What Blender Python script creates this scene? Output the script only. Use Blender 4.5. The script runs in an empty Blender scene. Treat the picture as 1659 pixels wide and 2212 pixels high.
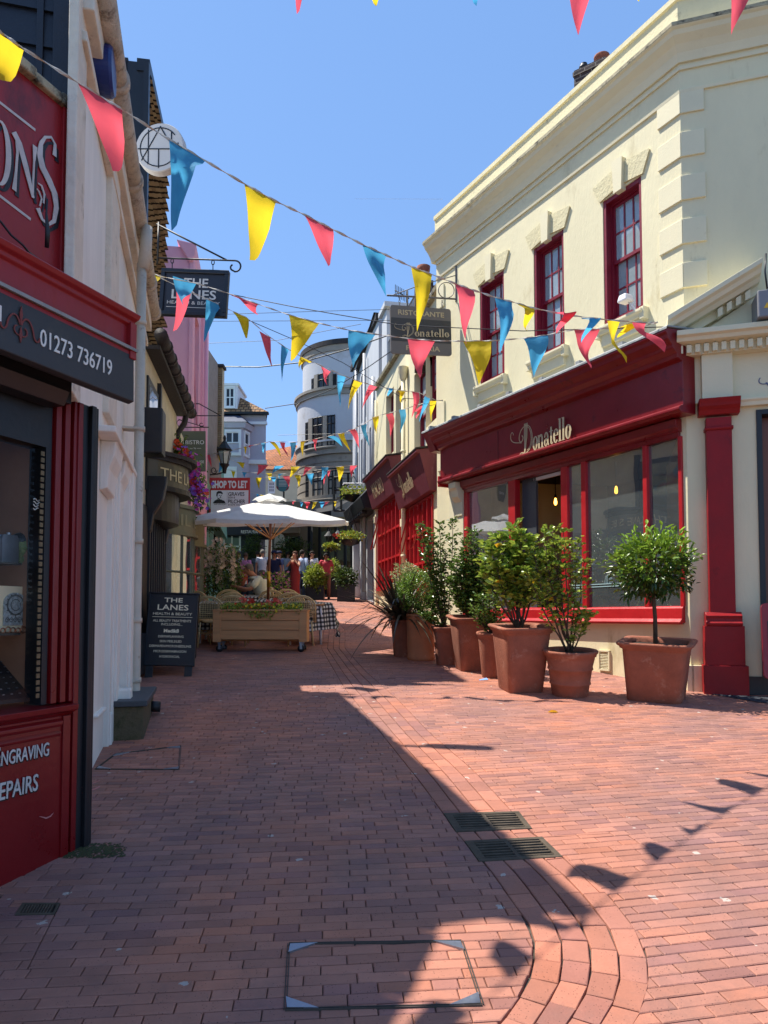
import bpy, math, random
import numpy as np
from mathutils import Vector, Matrix
random.seed(7); R = random.random
C = bpy.context.scene.collection
scene = bpy.context.scene

# ---------------------------------------------------------------- camera
FPX, CU, PV, PITCH = 1550.0, 829.5, 1260.0, math.radians(2.6)
CAMZ = 1.65; SL = 0.087
cam = bpy.data.cameras.new('camera'); camo = bpy.data.objects.new('camera', cam); C.objects.link(camo)
camo.location = (0, 0, CAMZ); camo.rotation_euler = (math.radians(90) + PITCH, 0, 0)
cam.sensor_fit = 'VERTICAL'; cam.sensor_height = 36; cam.lens = 36 * FPX / 2212
cam.shift_y = (PV - 1106) / 2212; cam.clip_start = 0.05; cam.clip_end = 2000
scene.camera = camo

# ---------------------------------------------------------------- sky, sun, exposure
SUN_EL = math.radians(62); SHX, SHY = 0.933, -0.36          # plan direction in which shadows fall
w = bpy.data.worlds.new("World"); scene.world = w; w.use_nodes = True
nt = w.node_tree; nt.nodes.clear()
sky = nt.nodes.new('ShaderNodeTexSky'); sky.sky_type = 'NISHITA'; sky.sun_disc = False
sky.sun_elevation = SUN_EL; sky.sun_rotation = math.atan2(-SHX, -SHY)
sky.air_density = 1.0; sky.dust_density = 0.15; sky.ozone_density = 2.2; sky.altitude = 10
bg = nt.nodes.new('ShaderNodeBackground'); bg.inputs[1].default_value = 0.115
out = nt.nodes.new('ShaderNodeOutputWorld'); tint = nt.nodes.new('ShaderNodeMix'); tint.data_type = 'RGBA'; tint.blend_type = 'MIX'; tint.inputs[0].default_value = .6; tint.inputs[7].default_value = (.95, 1.95, 4.1, 1)
nt.links.new(sky.outputs[0], tint.inputs[6]); nt.links.new(tint.outputs[2], bg.inputs[0]); nt.links.new(bg.outputs[0], out.inputs[0])
sl = bpy.data.lights.new('sun', 'SUN'); sl.energy = 4.1; sl.angle = math.radians(0.55); sl.color = (1.0, 0.945, 0.85)
so = bpy.data.objects.new('sun', sl); C.objects.link(so)
so.rotation_euler = Vector((SHX * math.cos(SUN_EL), SHY * math.cos(SUN_EL), -math.sin(SUN_EL))).to_track_quat('-Z', 'Y').to_euler()
so.location = (-10, 5, 20)
scene.view_settings.view_transform = 'Standard'; scene.view_settings.look = 'None'
scene.view_settings.exposure = 1.0; scene.view_settings.gamma = 1
scene.cycles.max_bounces = 8; scene.cycles.transparent_max_bounces = 12
scene.cycles.use_denoising = True

# ---------------------------------------------------------------- geometry of the place
def gz(y): return SL * min(y, 33.0)
cp, sp_ = math.cos(PITCH), math.sin(PITCH)
def ray(u, v):
    a, b = (u - CU) / FPX, (PV - v) / FPX
    return Vector((a, cp - b * sp_, sp_ + b * cp))
def P(u, v, Y):                       # point of the place seen at photo position (u, v), Y metres ahead
    d = ray(u, v); return Vector((0, 0, CAMZ)) + d * (Y / d.y)
def G(u, v):                          # point of the sloping ground
    d = ray(u, v); t = CAMZ / (SL * d.y - d.z); return Vector((0, 0, CAMZ)) + d * t
class Frame:                          # a vertical plane: s along it (to the viewer's right), n out of it, z up
    def __init__(f, O, D):
        f.O = Vector((O[0], O[1], 0)); f.d = Vector((D[0], D[1], 0)).normalized(); f.n = Vector((f.d.y, -f.d.x, 0))
    def __call__(f, p): s, n, z = p; return f.O + f.d * s + f.n * n + Vector((0, 0, z))
    def px(f, u, v, n=0):
        d = ray(u, v); o = f.O + f.n * n - Vector((0, 0, CAMZ)); t = o.dot(f.n) / d.dot(f.n)
        p = Vector((0, 0, CAMZ)) + d * t; return (p - f.O).dot(f.d), p.z
    def g(f, s, n=0): return gz(f((s, n, 0)).y)
def ident(p): return Vector(p)

# ---------------------------------------------------------------- materials
def lin(c):
    return tuple(((x / 255) / 12.92 if x / 255 <= 0.04045 else ((x / 255 + 0.055) / 1.055) ** 2.4) for x in c) + (1,)
MATS = {}
def N(nt, t, **k):
    n = nt.nodes.new('ShaderNode' + t)
    for a, b in k.items():
        if a.startswith('_'): setattr(n, a[1:], b)
        else: n.inputs[a.replace('_', ' ')].default_value = b
    return n
def L(nt, a, b): nt.links.new(a, b)
def mat(name, c, rough=.6, var=.12, vs=3.0, bump=.15, bs=40, metal=0, spec=.5, c2=None, amt=.5, cs=2.0, stretch=(1, 1, 1), coat=0, attr=False, detail=6):
    if name in MATS: return MATS[name]
    m = bpy.data.materials.new(name); m.use_nodes = True; nt = m.node_tree; b = nt.nodes['Principled BSDF']
    b.inputs['Roughness'].default_value = rough; b.inputs['Metallic'].default_value = metal
    b.inputs['Specular IOR Level'].default_value = spec; b.inputs['Coat Weight'].default_value = coat
    tc = N(nt, 'TexCoord'); mp = N(nt, 'Mapping'); mp.inputs['Scale'].default_value = stretch
    L(nt, tc.outputs['Object'], mp.inputs[0])
    base = lin(c)
    n1 = N(nt, 'TexNoise', Scale=vs, Detail=detail, Roughness=.65); L(nt, mp.outputs[0], n1.inputs['Vector'])
    r1 = N(nt, 'MapRange'); r1.inputs[1].default_value = .3; r1.inputs[2].default_value = .7
    r1.inputs[3].default_value = 1 - var; r1.inputs[4].default_value = 1 + var; L(nt, n1.outputs[0], r1.inputs[0])
    mx = N(nt, 'Mix', _data_type='RGBA', _blend_type='MULTIPLY'); mx.inputs[0].default_value = 1
    mx.inputs[6].default_value = base; L(nt, r1.outputs[0], mx.inputs[7]); col = mx.outputs[2]
    if c2 is not None:
        n2 = N(nt, 'TexNoise', Scale=cs, Detail=8, Roughness=.72); L(nt, mp.outputs[0], n2.inputs['Vector'])
        cr = N(nt, 'ValToRGB'); cr.color_ramp.elements[0].position = 1 - amt - .06 if amt > .5 else .62 - amt * .3
        cr.color_ramp.elements[0].position = .72 - amt * .45; cr.color_ramp.elements[1].position = .84 - amt * .4
        L(nt, n2.outputs[0], cr.inputs[0])
        m2 = N(nt, 'Mix', _data_type='RGBA'); L(nt, cr.outputs[0], m2.inputs[0]); L(nt, col, m2.inputs[6]); m2.inputs[7].default_value = lin(c2); col = m2.outputs[2]
    if attr:
        at = N(nt, 'Attribute', _attribute_name='rnd'); ma = N(nt, 'Mix', _data_type='RGBA', _blend_type='MULTIPLY'); ma.inputs[0].default_value = 1
        L(nt, col, ma.inputs[6]); L(nt, at.outputs['Color'], ma.inputs[7]); col = ma.outputs[2]
    L(nt, col, b.inputs['Base Color'])
    rr = N(nt, 'MapRange'); rr.inputs[3].default_value = max(0, rough - .1); rr.inputs[4].default_value = min(1, rough + .12)
    L(nt, n1.outputs[0], rr.inputs[0]); L(nt, rr.outputs[0], b.inputs['Roughness'])
    if bump:
        n3 = N(nt, 'TexNoise', Scale=bs, Detail=5, Roughness=.6); L(nt, mp.outputs[0], n3.inputs['Vector'])
        bp = N(nt, 'Bump', Strength=bump, Distance=.02); L(nt, n3.outputs[0], bp.inputs['Height']); L(nt, bp.outputs[0], b.inputs['Normal'])
    MATS[name] = m; return m
def brickmat(name, c1, c2, mortar, bw, bh, ms, D=(1, 0), rough=.8, bump=.6, off=.5, horiz=False):
    if name in MATS: return MATS[name]
    m = bpy.data.materials.new(name); m.use_nodes = True; nt = m.node_tree; b = nt.nodes['Principled BSDF']
    b.inputs['Roughness'].default_value = rough; b.inputs['Specular IOR Level'].default_value = .3
    tc = N(nt, 'TexCoord'); sx = N(nt, 'SeparateXYZ'); L(nt, tc.outputs['Object'], sx.inputs[0])
    vm = N(nt, 'VectorMath', _operation='DOT_PRODUCT'); L(nt, tc.outputs['Object'], vm.inputs[0]); vm.inputs[1].default_value = (D[0], D[1], 0)
    cb = N(nt, 'CombineXYZ'); L(nt, vm.outputs['Value'], cb.inputs[0]); L(nt, sx.outputs[2], cb.inputs[1])
    nz = N(nt, 'TexNoise', Scale=9, Detail=2); L(nt, tc.outputs['Object'], nz.inputs['Vector'])
    sc = N(nt, 'VectorMath', _operation='SCALE'); sc.inputs['Scale'].default_value = bh * .35; L(nt, nz.outputs['Color'], sc.inputs[0])
    ad = N(nt, 'VectorMath', _operation='ADD'); L(nt, cb.outputs[0], ad.inputs[0]); L(nt, sc.outputs[0], ad.inputs[1])
    br = N(nt, 'TexBrick'); br.offset = off; br.inputs['Color1'].default_value = lin(c1); br.inputs['Color2'].default_value = lin(c2)
    br.inputs['Mortar'].default_value = lin(mortar); br.inputs['Scale'].default_value = 1; br.inputs['Mortar Size'].default_value = ms
    br.inputs['Mortar Smooth'].default_value = .3; br.inputs['Brick Width'].default_value = bw; br.inputs['Row Height'].default_value = bh
    L(nt, ad.outputs[0], br.inputs['Vector'])
    n1 = N(nt, 'TexNoise', Scale=14, Detail=6); L(nt, tc.outputs['Object'], n1.inputs['Vector'])
    r1 = N(nt, 'MapRange'); r1.inputs[3].default_value = .65; r1.inputs[4].default_value = 1.35; L(nt, n1.outputs[0], r1.inputs[0])
    mx = N(nt, 'Mix', _data_type='RGBA', _blend_type='MULTIPLY'); mx.inputs[0].default_value = 1; L(nt, br.outputs[0], mx.inputs[6]); L(nt, r1.outputs[0], mx.inputs[7])
    L(nt, mx.outputs[2], b.inputs['Base Color'])
    iv = N(nt, 'Math', _operation='SUBTRACT'); iv.inputs[0].default_value = 1; L(nt, br.outputs['Fac'], iv.inputs[1])
    bp = N(nt, 'Bump', Strength=bump, Distance=.02); L(nt, iv.outputs[0], bp.inputs['Height']); L(nt, bp.outputs[0], b.inputs['Normal'])
    MATS[name] = m; return m
def glassmat(name, tint=(.85, .9, .9), refl=1.0, rough=.0, wob=.02, refl_film=.0):
    if name in MATS: return MATS[name]
    m = bpy.data.materials.new(name); m.use_nodes = True; nt = m.node_tree; nt.nodes.clear()
    o = N(nt, 'OutputMaterial'); tr = N(nt, 'BsdfTransparent'); tr.inputs[0].default_value = tint + (1,)
    gl = N(nt, 'BsdfGlossy'); gl.inputs['Roughness'].default_value = rough; gl.inputs[0].default_value = (.95, .97, 1, 1)
    tc = N(nt, 'TexCoord'); nz = N(nt, 'TexNoise', Scale=1.6, Detail=1); L(nt, tc.outputs['Object'], nz.inputs['Vector'])
    bp = N(nt, 'Bump', Strength=wob, Distance=.3); L(nt, nz.outputs[0], bp.inputs['Height']); L(nt, bp.outputs[0], gl.inputs['Normal'])
    lw = N(nt, 'Fresnel'); lw.inputs[0].default_value = 1.65
    ma = N(nt, 'Math', _operation='MULTIPLY'); ma.inputs[1].default_value = 1.5 * refl; L(nt, lw.outputs[0], ma.inputs[0]); ma.use_clamp = True
    mx = N(nt, 'MixShader'); L(nt, ma.outputs[0], mx.inputs[0]); L(nt, tr.outputs[0], mx.inputs[1]); L(nt, gl.outputs[0], mx.inputs[2])
    df = N(nt, 'BsdfDiffuse'); df.inputs[0].default_value = lin((176, 190, 194)); m2 = N(nt, 'MixShader'); n2 = N(nt, 'TexNoise', Scale=1.3, Detail=6, Roughness=.7); L(nt, tc.outputs['Object'], n2.inputs['Vector']); r2 = N(nt, 'MapRange'); r2.inputs[3].default_value = refl_film * .3; r2.inputs[4].default_value = refl_film * 1.7; L(nt, n2.outputs[0], r2.inputs[0]); L(nt, r2.outputs[0], m2.inputs[0]); L(nt, mx.outputs[0], m2.inputs[1]); L(nt, df.outputs[0], m2.inputs[2]); L(nt, m2.outputs[0], o.inputs[0])  # patchy grey-blue diffuse film paints pale sky reflections into the panes
    MATS[name] = m; return m
def emat(name, c, s):
    m = bpy.data.materials.new(name); m.use_nodes = True; b = m.node_tree.nodes['Principled BSDF']
    b.inputs['Emission Color'].default_value = lin(c); b.inputs['Emission Strength'].default_value = s; b.inputs['Base Color'].default_value = lin(c); MATS[name] = m; return m
def leafmat(name, c, c2, gloss=.35, trans=.25):
    if name in MATS: return MATS[name]
    m = bpy.data.materials.new(name); m.use_nodes = True; nt = m.node_tree; b = nt.nodes['Principled BSDF']
    at = N(nt, 'Attribute', _attribute_name='rnd'); mx = N(nt, 'Mix', _data_type='RGBA'); L(nt, at.outputs['Fac'], mx.inputs[0])
    mx.inputs[6].default_value = lin(c); mx.inputs[7].default_value = lin(c2); L(nt, mx.outputs[2], b.inputs['Base Color'])
    b.inputs['Roughness'].default_value = gloss
    tl = N(nt, 'BsdfTranslucent'); L(nt, mx.outputs[2], tl.inputs[0]); ms = N(nt, 'MixShader'); ms.inputs[0].default_value = trans
    o = nt.nodes['Material Output']; L(nt, b.outputs[0], ms.inputs[1]); L(nt, tl.outputs[0], ms.inputs[2]); L(nt, ms.outputs[0], o.inputs[0])
    MATS[name] = m; return m
def clothmat(name, c, trans=.35):
    if name in MATS: return MATS[name]
    m = bpy.data.materials.new(name); m.use_nodes = True; nt = m.node_tree; b = nt.nodes['Principled BSDF']
    b.inputs['Roughness'].default_value = .8; b.inputs['Specular IOR Level'].default_value = .2
    tc = N(nt, 'TexCoord'); nz = N(nt, 'TexNoise', Scale=6, Detail=4); L(nt, tc.outputs['Object'], nz.inputs['Vector'])
    r1 = N(nt, 'MapRange'); r1.inputs[3].default_value = .88; r1.inputs[4].default_value = 1.1; L(nt, nz.outputs[0], r1.inputs[0])
    mx = N(nt, 'Mix', _data_type='RGBA', _blend_type='MULTIPLY'); mx.inputs[0].default_value = 1; mx.inputs[6].default_value = lin(c); L(nt, r1.outputs[0], mx.inputs[7])
    L(nt, mx.outputs[2], b.inputs['Base Color'])
    bp = N(nt, 'Bump', Strength=.5, Distance=.06); L(nt, nz.outputs[0], bp.inputs['Height']); L(nt, bp.outputs[0], b.inputs['Normal'])
    tl = N(nt, 'BsdfTranslucent'); L(nt, mx.outputs[2], tl.inputs[0]); ms = N(nt, 'MixShader'); ms.inputs[0].default_value = trans
    o = nt.nodes['Material Output']; L(nt, b.outputs[0], ms.inputs[1]); L(nt, tl.outputs[0], ms.inputs[2]); L(nt, ms.outputs[0], o.inputs[0])
    MATS[name] = m; return m

# ---------------------------------------------------------------- objects
def tag(o, label=None, cat=None, group=None, kind=None):
    if label: o['label'] = label
    if cat: o['category'] = cat
    if group: o['group'] = group
    if kind: o['kind'] = kind
    return o
def thing(name, label, cat, loc=(0, 0, 0), group=None):
    o = bpy.data.objects.new(name, None); C.objects.link(o); o.location = loc; o.empty_display_size = .2
    return tag(o, label, cat, group)
def link(name, me, m, parent=None):
    o = bpy.data.objects.new(name, me); C.objects.link(o)
    if m is not None:
        for x in (m if isinstance(m, (list, tuple)) else [m]): me.materials.append(x)
    if parent is not None:
        o.parent = parent
        if parent.type == 'EMPTY': o.matrix_parent_inverse = Matrix.Translation(-Vector(parent.location))
    return o
def dup(o, parent=None):
    c = o.copy(); C.objects.link(c)
    if parent is not None: c.parent = parent
    for ch in o.children: dup(ch, c)
    return c
def place(o, loc, rz=0, label=None, group=None, sc=None):
    o.location = loc; o.rotation_euler = (0, 0, rz)
    if sc: o.scale = (sc, sc, sc)
    if label: o['label'] = label
    if group: o['group'] = group
    return o

class MB:
    def __init__(b, T=ident): b.v = []; b.f = []; b.sm = []; b.mi = []; b.T = T; b.m = 0
    def add(b, vs, fs, sm=False):
        k = len(b.v); b.v += [b.T(p) for p in vs]
        for f in fs: b.f.append([k + i for i in f]); b.sm.append(sm); b.mi.append(b.m)
        return b
    def quad(b, *p): return b.add(p, [range(len(p))])
    def box(b, x0, x1, y0, y1, z0, z1, tap=0):
        v = [(x0, y0, z0), (x1, y0, z0), (x1, y1, z0), (x0, y1, z0), (x0 + tap, y0 + tap, z1), (x1 - tap, y0 + tap, z1), (x1 - tap, y1 - tap, z1), (x0 + tap, y1 - tap, z1)]
        return b.add(v, [(3, 2, 1, 0), (4, 5, 6, 7), (0, 1, 5, 4), (1, 2, 6, 5), (2, 3, 7, 6), (3, 0, 4, 7)])
    def extr(b, prof, s0, s1, m0=0, m1=0):      # profile of (n, z), run along s; m0/m1 = mitre slopes per n
        k = len(prof); v = [(s0 + m0 * n, n, z) for n, z in prof] + [(s1 + m1 * n, n, z) for n, z in prof]
        return b.add(v, [list(range(k))[::-1], list(range(k, 2 * k))] + [(i, (i + 1) % k, k + (i + 1) % k, k + i) for i in range(k)])
    def prism(b, poly, n0, n1):                 # polygon of (s, z), thick along n
        k = len(poly); v = [(s, n0, z) for s, z in poly] + [(s, n1, z) for s, z in poly]
        return b.add(v, [list(range(k)), list(range(k, 2 * k))[::-1]] + [(i, (i + 1) % k, k + (i + 1) % k, k + i) for i in range(k)])
    def tube(b, path, r, n=8, closed=False, cap=True, flat=None):
        path = [Vector(p) for p in path]; k = len(path); rs = r if isinstance(r, (list, tuple)) else [r] * k; vs = []; up0 = None
        for i, p in enumerate(path):
            if closed: t = path[(i + 1) % k] - path[i - 1]
            else: t = path[min(i + 1, k - 1)] - path[max(i - 1, 0)]
            t.normalize()
            if up0 is None: up0 = Vector((0, 0, 1)) if abs(t.z) < .9 else Vector((1, 0, 0))
            a = (up0 - t * up0.dot(t)).normalized(); c = t.cross(a); up0 = a
            for j in range(n):
                q = 2 * math.pi * j / n; vs.append(p + (a * math.cos(q) * (flat or 1) + c * math.sin(q)) * rs[i])
        fs = []
        for i in range(k if closed else k - 1):
            for j in range(n):
                i2 = (i + 1) % k; fs.append((i * n + j, i * n + (j + 1) % n, i2 * n + (j + 1) % n, i2 * n + j))
        if cap and not closed: fs += [list(range(n))[::-1], list(range((k - 1) * n, k * n))]
        return b.add(vs, fs, n > 4)
    def lathe(b, c, prof, n=24, sx=1, sy=1, rot=0, cap=True, sm=True):
        vs = []; fs = []; k = len(prof)
        for r, z in prof:
            for j in range(n):
                q = 2 * math.pi * (j + .5) / n + rot; vs.append((c[0] + r * sx * math.cos(q), c[1] + r * sy * math.sin(q), c[2] + z))
        for i in range(k - 1):
            for j in range(n): fs.append((i * n + j, i * n + (j + 1) % n, (i + 1) * n + (j + 1) % n, (i + 1) * n + j))
        b.add(vs, fs, sm)
        if cap: b.add(vs[:n], [list(range(n))[::-1]]); b.add(vs[-n:], [list(range(n))])
        return b
    def ball(b, c, r, n=12, sz=1.0):
        pr = [(max(1e-3, r * math.sin(math.pi * i / n)), -r * sz * math.cos(math.pi * i / n)) for i in range(n + 1)]
        return b.lathe(c, pr, n + 4)
    def build(b, name, m, parent=None, bevel=0, seg=2, sub=0):
        me = bpy.data.meshes.new(name); me.from_pydata([tuple(p) for p in b.v], [], b.f)
        me.polygons.foreach_set('use_smooth', b.sm); me.update()
        o = link(name, me, m, parent)
        if isinstance(m, (list, tuple)): me.polygons.foreach_set('material_index', b.mi)
        if bevel:
            md = o.modifiers.new('b', 'BEVEL'); md.width = bevel; md.segments = seg; md.limit_method = 'ANGLE'; md.angle_limit = .6; md.harden_normals = False
        if sub: md = o.modifiers.new('s', 'SUBSURF'); md.levels = md.render_levels = sub
        return o
    def wall(b, s0, s1, z0, z1, holes=(), depth=.18, n=0):   # wall face with openings and reveals; z0/z1 numbers
        S = sorted({s0, s1, *[h[0] for h in holes], *[h[1] for h in holes]}); Z = sorted({z0, z1, *[h[2] for h in holes], *[h[3] for h in holes]})
        S = [x for x in S if s0 <= x <= s1]; Z = [x for x in Z if z0 <= x <= z1]
        for i in range(len(S) - 1):
            for j in range(len(Z) - 1):
                a, c = (S[i] + S[i + 1]) / 2, (Z[j] + Z[j + 1]) / 2
                if any(h[0] < a < h[1] and h[2] < c < h[3] for h in holes): continue
                b.quad((S[i], n, Z[j]), (S[i + 1], n, Z[j]), (S[i + 1], n, Z[j + 1]), (S[i], n, Z[j + 1]))
        for h in holes:
            a, c, e, g = h[:4]; d = n - depth
            b.quad((a, n, e), (a, d, e), (a, d, g), (a, n, g)); b.quad((c, n, e), (c, n, g), (c, d, g), (c, d, e))
            b.quad((a, n, g), (a, d, g), (c, d, g), (c, n, g)); b.quad((a, n, e), (c, n, e), (c, d, e), (a, d, e))
        return b
    def shell(b, s0, s1, z0, z1, deep, n=0, front=False):    # back, sides and roof behind a wall face
        d = n - deep
        b.quad((s0, d, z0), (s0, d, z1), (s1, d, z1), (s1, d, z0)); b.quad((s0, n, z0), (s0, n, z1), (s0, d, z1), (s0, d, z0))
        b.quad((s1, n, z0), (s1, d, z0), (s1, d, z1), (s1, n, z1)); b.quad((s0, n, z1), (s1, n, z1), (s1, d, z1), (s0, d, z1))
        if front: b.quad((s0, n, z0), (s1, n, z0), (s1, n, z1), (s0, n, z1))
        return b

def text(s, F, x, z, n, h, m, parent, w=None, bold=0, shear=0, name='lettering', depth=.004, align='L', rot=0, thin=0):
    cu = bpy.data.curves.new('t', 'FONT'); cu.body = s; cu.size = 1; cu.extrude = .02; cu.offset = bold; cu.shear = shear; cu.resolution_u = 3
    o = bpy.data.objects.new('t', cu); C.objects.link(o); dg = bpy.context.evaluated_depsgraph_get()
    me = bpy.data.meshes.new_from_object(o.evaluated_get(dg)); bpy.data.objects.remove(o); bpy.data.curves.remove(cu)
    co = np.empty(len(me.vertices) * 3); me.vertices.foreach_get('co', co); co = co.reshape(-1, 3)
    x0, x1 = co[:, 0].min(), co[:, 0].max(); cap = .7
    k = h / cap; kx = (w / (x1 - x0)) if w else k
    X = (co[:, 0] - x0) * kx; Zc = co[:, 1] * k; W = (x1 - x0) * kx
    if align == 'C': X -= W / 2
    if align == 'R': X -= W
    if rot: X, Zc = X * math.cos(rot) - Zc * math.sin(rot), X * math.sin(rot) + Zc * math.cos(rot)
    D = np.where(co[:, 2] > 0, depth, 0)
    pts = [F((x + a, n + d, z + c)) for a, c, d in zip(X, Zc, D)]
    me.vertices.foreach_set('co', np.array([tuple(p) for p in pts]).ravel()); me.materials.clear(); me.update(); me.name = name
    return link(name, me, m, parent)

def leaves(name, ctr, dirs, Ln, Wd, m, parent=None, droop=.15, rnd=None, fold=.25):
    """many small leaf faces: ctr (k,3) stalk points, dirs (k,3) leaf directions"""
    ctr = np.asarray(ctr, float); d = np.asarray(dirs, float); d /= np.linalg.norm(d, axis=1)[:, None] + 1e-9; k = len(ctr)
    rs = np.random.RandomState(k % 997 + 3)
    Lk = Ln * rs.uniform(.65, 1.2, k)[:, None]; Wk = Wd * rs.uniform(.7, 1.2, k)[:, None]
    up = rs.normal(size=(k, 3)) * .5 + np.array([0, 0, 1.0]); sd = np.cross(d, up); sd /= np.linalg.norm(sd, axis=1)[:, None] + 1e-9
    nn = np.cross(sd, d); dn = np.array([0, 0, -1.0]) * droop
    b0 = ctr; t = ctr + d * Lk + dn * Lk; m1 = ctr + d * Lk * .35 + dn * Lk * .08; m2 = ctr + d * Lk * .72 + dn * Lk * .4
    l1 = m1 - sd * Wk * .5 + nn * Wk * fold; r1 = m1 + sd * Wk * .5 + nn * Wk * fold; l2 = m2 - sd * Wk * .38 + nn * Wk * fold * .6; r2 = m2 + sd * Wk * .38 + nn * Wk * fold * .6
    V = np.stack([b0, l1, l2, t, r2, r1], 1).reshape(-1, 3)
    base = (np.arange(k) * 6)[:, None]; F = np.concatenate([base + np.array([0, 3, 2, 1]), base + np.array([0, 5, 4, 3])], 1).reshape(-1)
    me = bpy.data.meshes.new(name); me.vertices.add(len(V)); me.vertices.foreach_set('co', V.ravel())
    me.loops.add(len(F)); me.loops.foreach_set('vertex_index', F.astype(np.int32)); me.polygons.add(2 * k)
    me.polygons.foreach_set('loop_start', np.arange(2 * k, dtype=np.int32) * 4); me.update(calc_edges=True); me.validate()
    at = me.attributes.new('rnd', 'FLOAT', 'FACE'); q = rs.uniform(0, 1, k) if rnd is None else np.asarray(rnd); at.data.foreach_set('value', np.repeat(q, 2).astype(np.float32))
    return link(name, me, m, parent)
def ellips(k, c, r, shell=.5, seed=1, lump=.18):
    rs = np.random.RandomState(seed); d = rs.normal(size=(k, 3)); d /= np.linalg.norm(d, axis=1)[:, None]
    lp = 1 + lump * (np.sin(d[:, 0] * 5 + seed) * np.cos(d[:, 1] * 6 + seed * 2) + .6 * np.sin(d[:, 2] * 8 + d[:, 0] * 7))
    q = (shell + (1 - shell) * rs.uniform(0, 1, k) ** .6) * lp
    p = np.array(c) + d * np.array(r) * q[:, None]; dd = d + rs.normal(size=(k, 3)) * .55; dd[:, 2] += .25
    return p, dd
# ---------------------------------------------------------------- palette
M_cream = mat('cream_stucco', (222, 212, 174), .75, .06, 1.3, .25, 28, c2=(192, 178, 136), amt=.3, cs=1.6, stretch=(1, 1, .35))
M_cream2 = mat('cream_trim', (224, 214, 178), .7, .04, 2, .12, 40, c2=(188, 172, 130), amt=.2, cs=3)
M_parapet = mat('stained_parapet', (220, 209, 168), .8, .08, 2.2, .3, 30, c2=(120, 110, 86), amt=.28, cs=2.6)
M_grime = mat('grimy_edge', (170, 160, 130), .85, .2, 5, .4, 30, c2=(70, 64, 52), amt=.5, cs=6)
M_maroon = mat('maroon_gloss_paint', (122, 24, 30), .3, .14, 3, .16, 9, c2=(78, 24, 32), amt=.3, cs=3)
M_red = mat('red_gloss_paint', (176, 24, 30), .4, .14, 3, .14, 14, c2=(136, 20, 26), amt=.25, cs=4)
M_winred = mat('dark_red_sash_paint', (124, 18, 40), .45, .1, 4, .15, 30)
M_shopred = mat('faded_red_shop_paint', (150, 30, 34), .42, .12, 2.4, .2, 14, c2=(92, 18, 22), amt=.32, cs=2.0, stretch=(1, 1, .5))
M_shopred2 = mat('deep_red_paint', (122, 14, 20), .3, .12, 2, .1, 18, c2=(84, 12, 16), amt=.35, cs=1.2)
M_black = mat('black_paint', (26, 27, 31), .42, .2, 4, .1, 30)
M_blackw = mat('black_weatherboard', (26, 29, 40), .5, .2, 3, .25, 30, c2=(12, 13, 16), amt=.4, cs=3)
M_fascia = mat('charcoal_fascia', (52, 52, 54), .5, .15, 3, .08, 40, c2=(70, 64, 58), amt=.3, cs=4)
M_white = mat('weathered_white_paint', (234, 228, 216), .7, .1, 3, .35, 22, c2=(140, 126, 110), amt=.22, cs=3.2, stretch=(1, 1, .22))
M_whitec = mat('clean_white_paint', (225, 225, 228), .5, .04, 3, .05, 40)
M_signw = mat('sign_white', (226, 224, 214), .5, .03, 8, 0)
M_silver = mat('silver_lettering', (196, 194, 188), .45, .18, 9, .1, 40)
M_gold = mat('cream_gold_lettering', (205, 188, 140), .5, .05, 8, 0)
M_stonepipe = mat('crusty_cast_gutter', (196, 184, 166), .9, .22, 7, .9, 45, c2=(128, 114, 100), amt=.42, cs=9)
M_pipe = mat('cream_painted_pipe', (196, 186, 168), .6, .12, 4, .2, 30, c2=(120, 90, 66), amt=.25, cs=7)
M_lead = mat('lead_flashing', (150, 152, 150), .6, .25, 6, .5, 20)
M_terra = mat('terracotta', (146, 88, 66), .9, .2, 5, .35, 45, c2=(176, 134, 112), amt=.32, cs=4.2)
M_terra2 = mat('pale_terracotta', (184, 116, 78), .85, .12, 5, .25, 45, c2=(196, 150, 116), amt=.25, cs=3)
M_soil = mat('potting_soil', (48, 34, 24), .95, .4, 30, .8, 60)
M_bark = mat('bark', (84, 66, 50), .9, .25, 20, .5, 60)
M_wood = mat('planter_timber', (204, 146, 96), .7, .16, 3, .2, 30, c2=(120, 76, 46), amt=.25, cs=3, stretch=(.35, 3, 6))
M_pole = mat('varnished_pole', (112, 58, 30), .35, .15, 6, .1, 30, stretch=(1, 1, .2))
M_brass = mat('brass', (190, 150, 60), .3, .1, 5, 0, metal=1)
M_steel = mat('galvanised_steel', (150, 155, 165), .38, .15, 8, .1, 40, metal=.9)
M_iron = mat('black_iron', (20, 20, 22), .5, .2, 8, .1, 40)
M_castiron = mat('worn_cast_iron', (84, 74, 62), .8, .3, 14, .3, 80, spec=.2)
M_rattan = mat('rattan_cane', (212, 182, 130), .5, .18, 14, .2, 90)
M_rattand = mat('dark_rattan', (70, 50, 32), .5, .2, 14, .2, 90)
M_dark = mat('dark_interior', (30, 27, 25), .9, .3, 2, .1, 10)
M_roomw = mat('room_wall', (70, 62, 54), .9, .3, 1.4, .1, 6)
M_slate = mat('slate', (66, 70, 74), .6, .25, 6, .3, 25)
M_pink = mat('pink_render', (228, 168, 184), .75, .05, 2, .12, 20)
M_pinkp = mat('pink_recess', (206, 140, 166), .75, .05, 2, .12, 20)
M_teal = mat('teal_render', (132, 182, 160), .75, .07, 2, .12, 20)
M_lilac = mat('lilac_grey_render', (178, 174, 188), .8, .05, 2, .12, 16)
M_tower = mat('tower_render', (186, 188, 192), .8, .06, 1.2, .15, 12, c2=(164, 162, 160), amt=.3, cs=1)
M_towerb = mat('tower_stone_band', (146, 138, 126), .85, .1, 3, .2, 18, c2=(112, 104, 96), amt=.3, cs=2)
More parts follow.
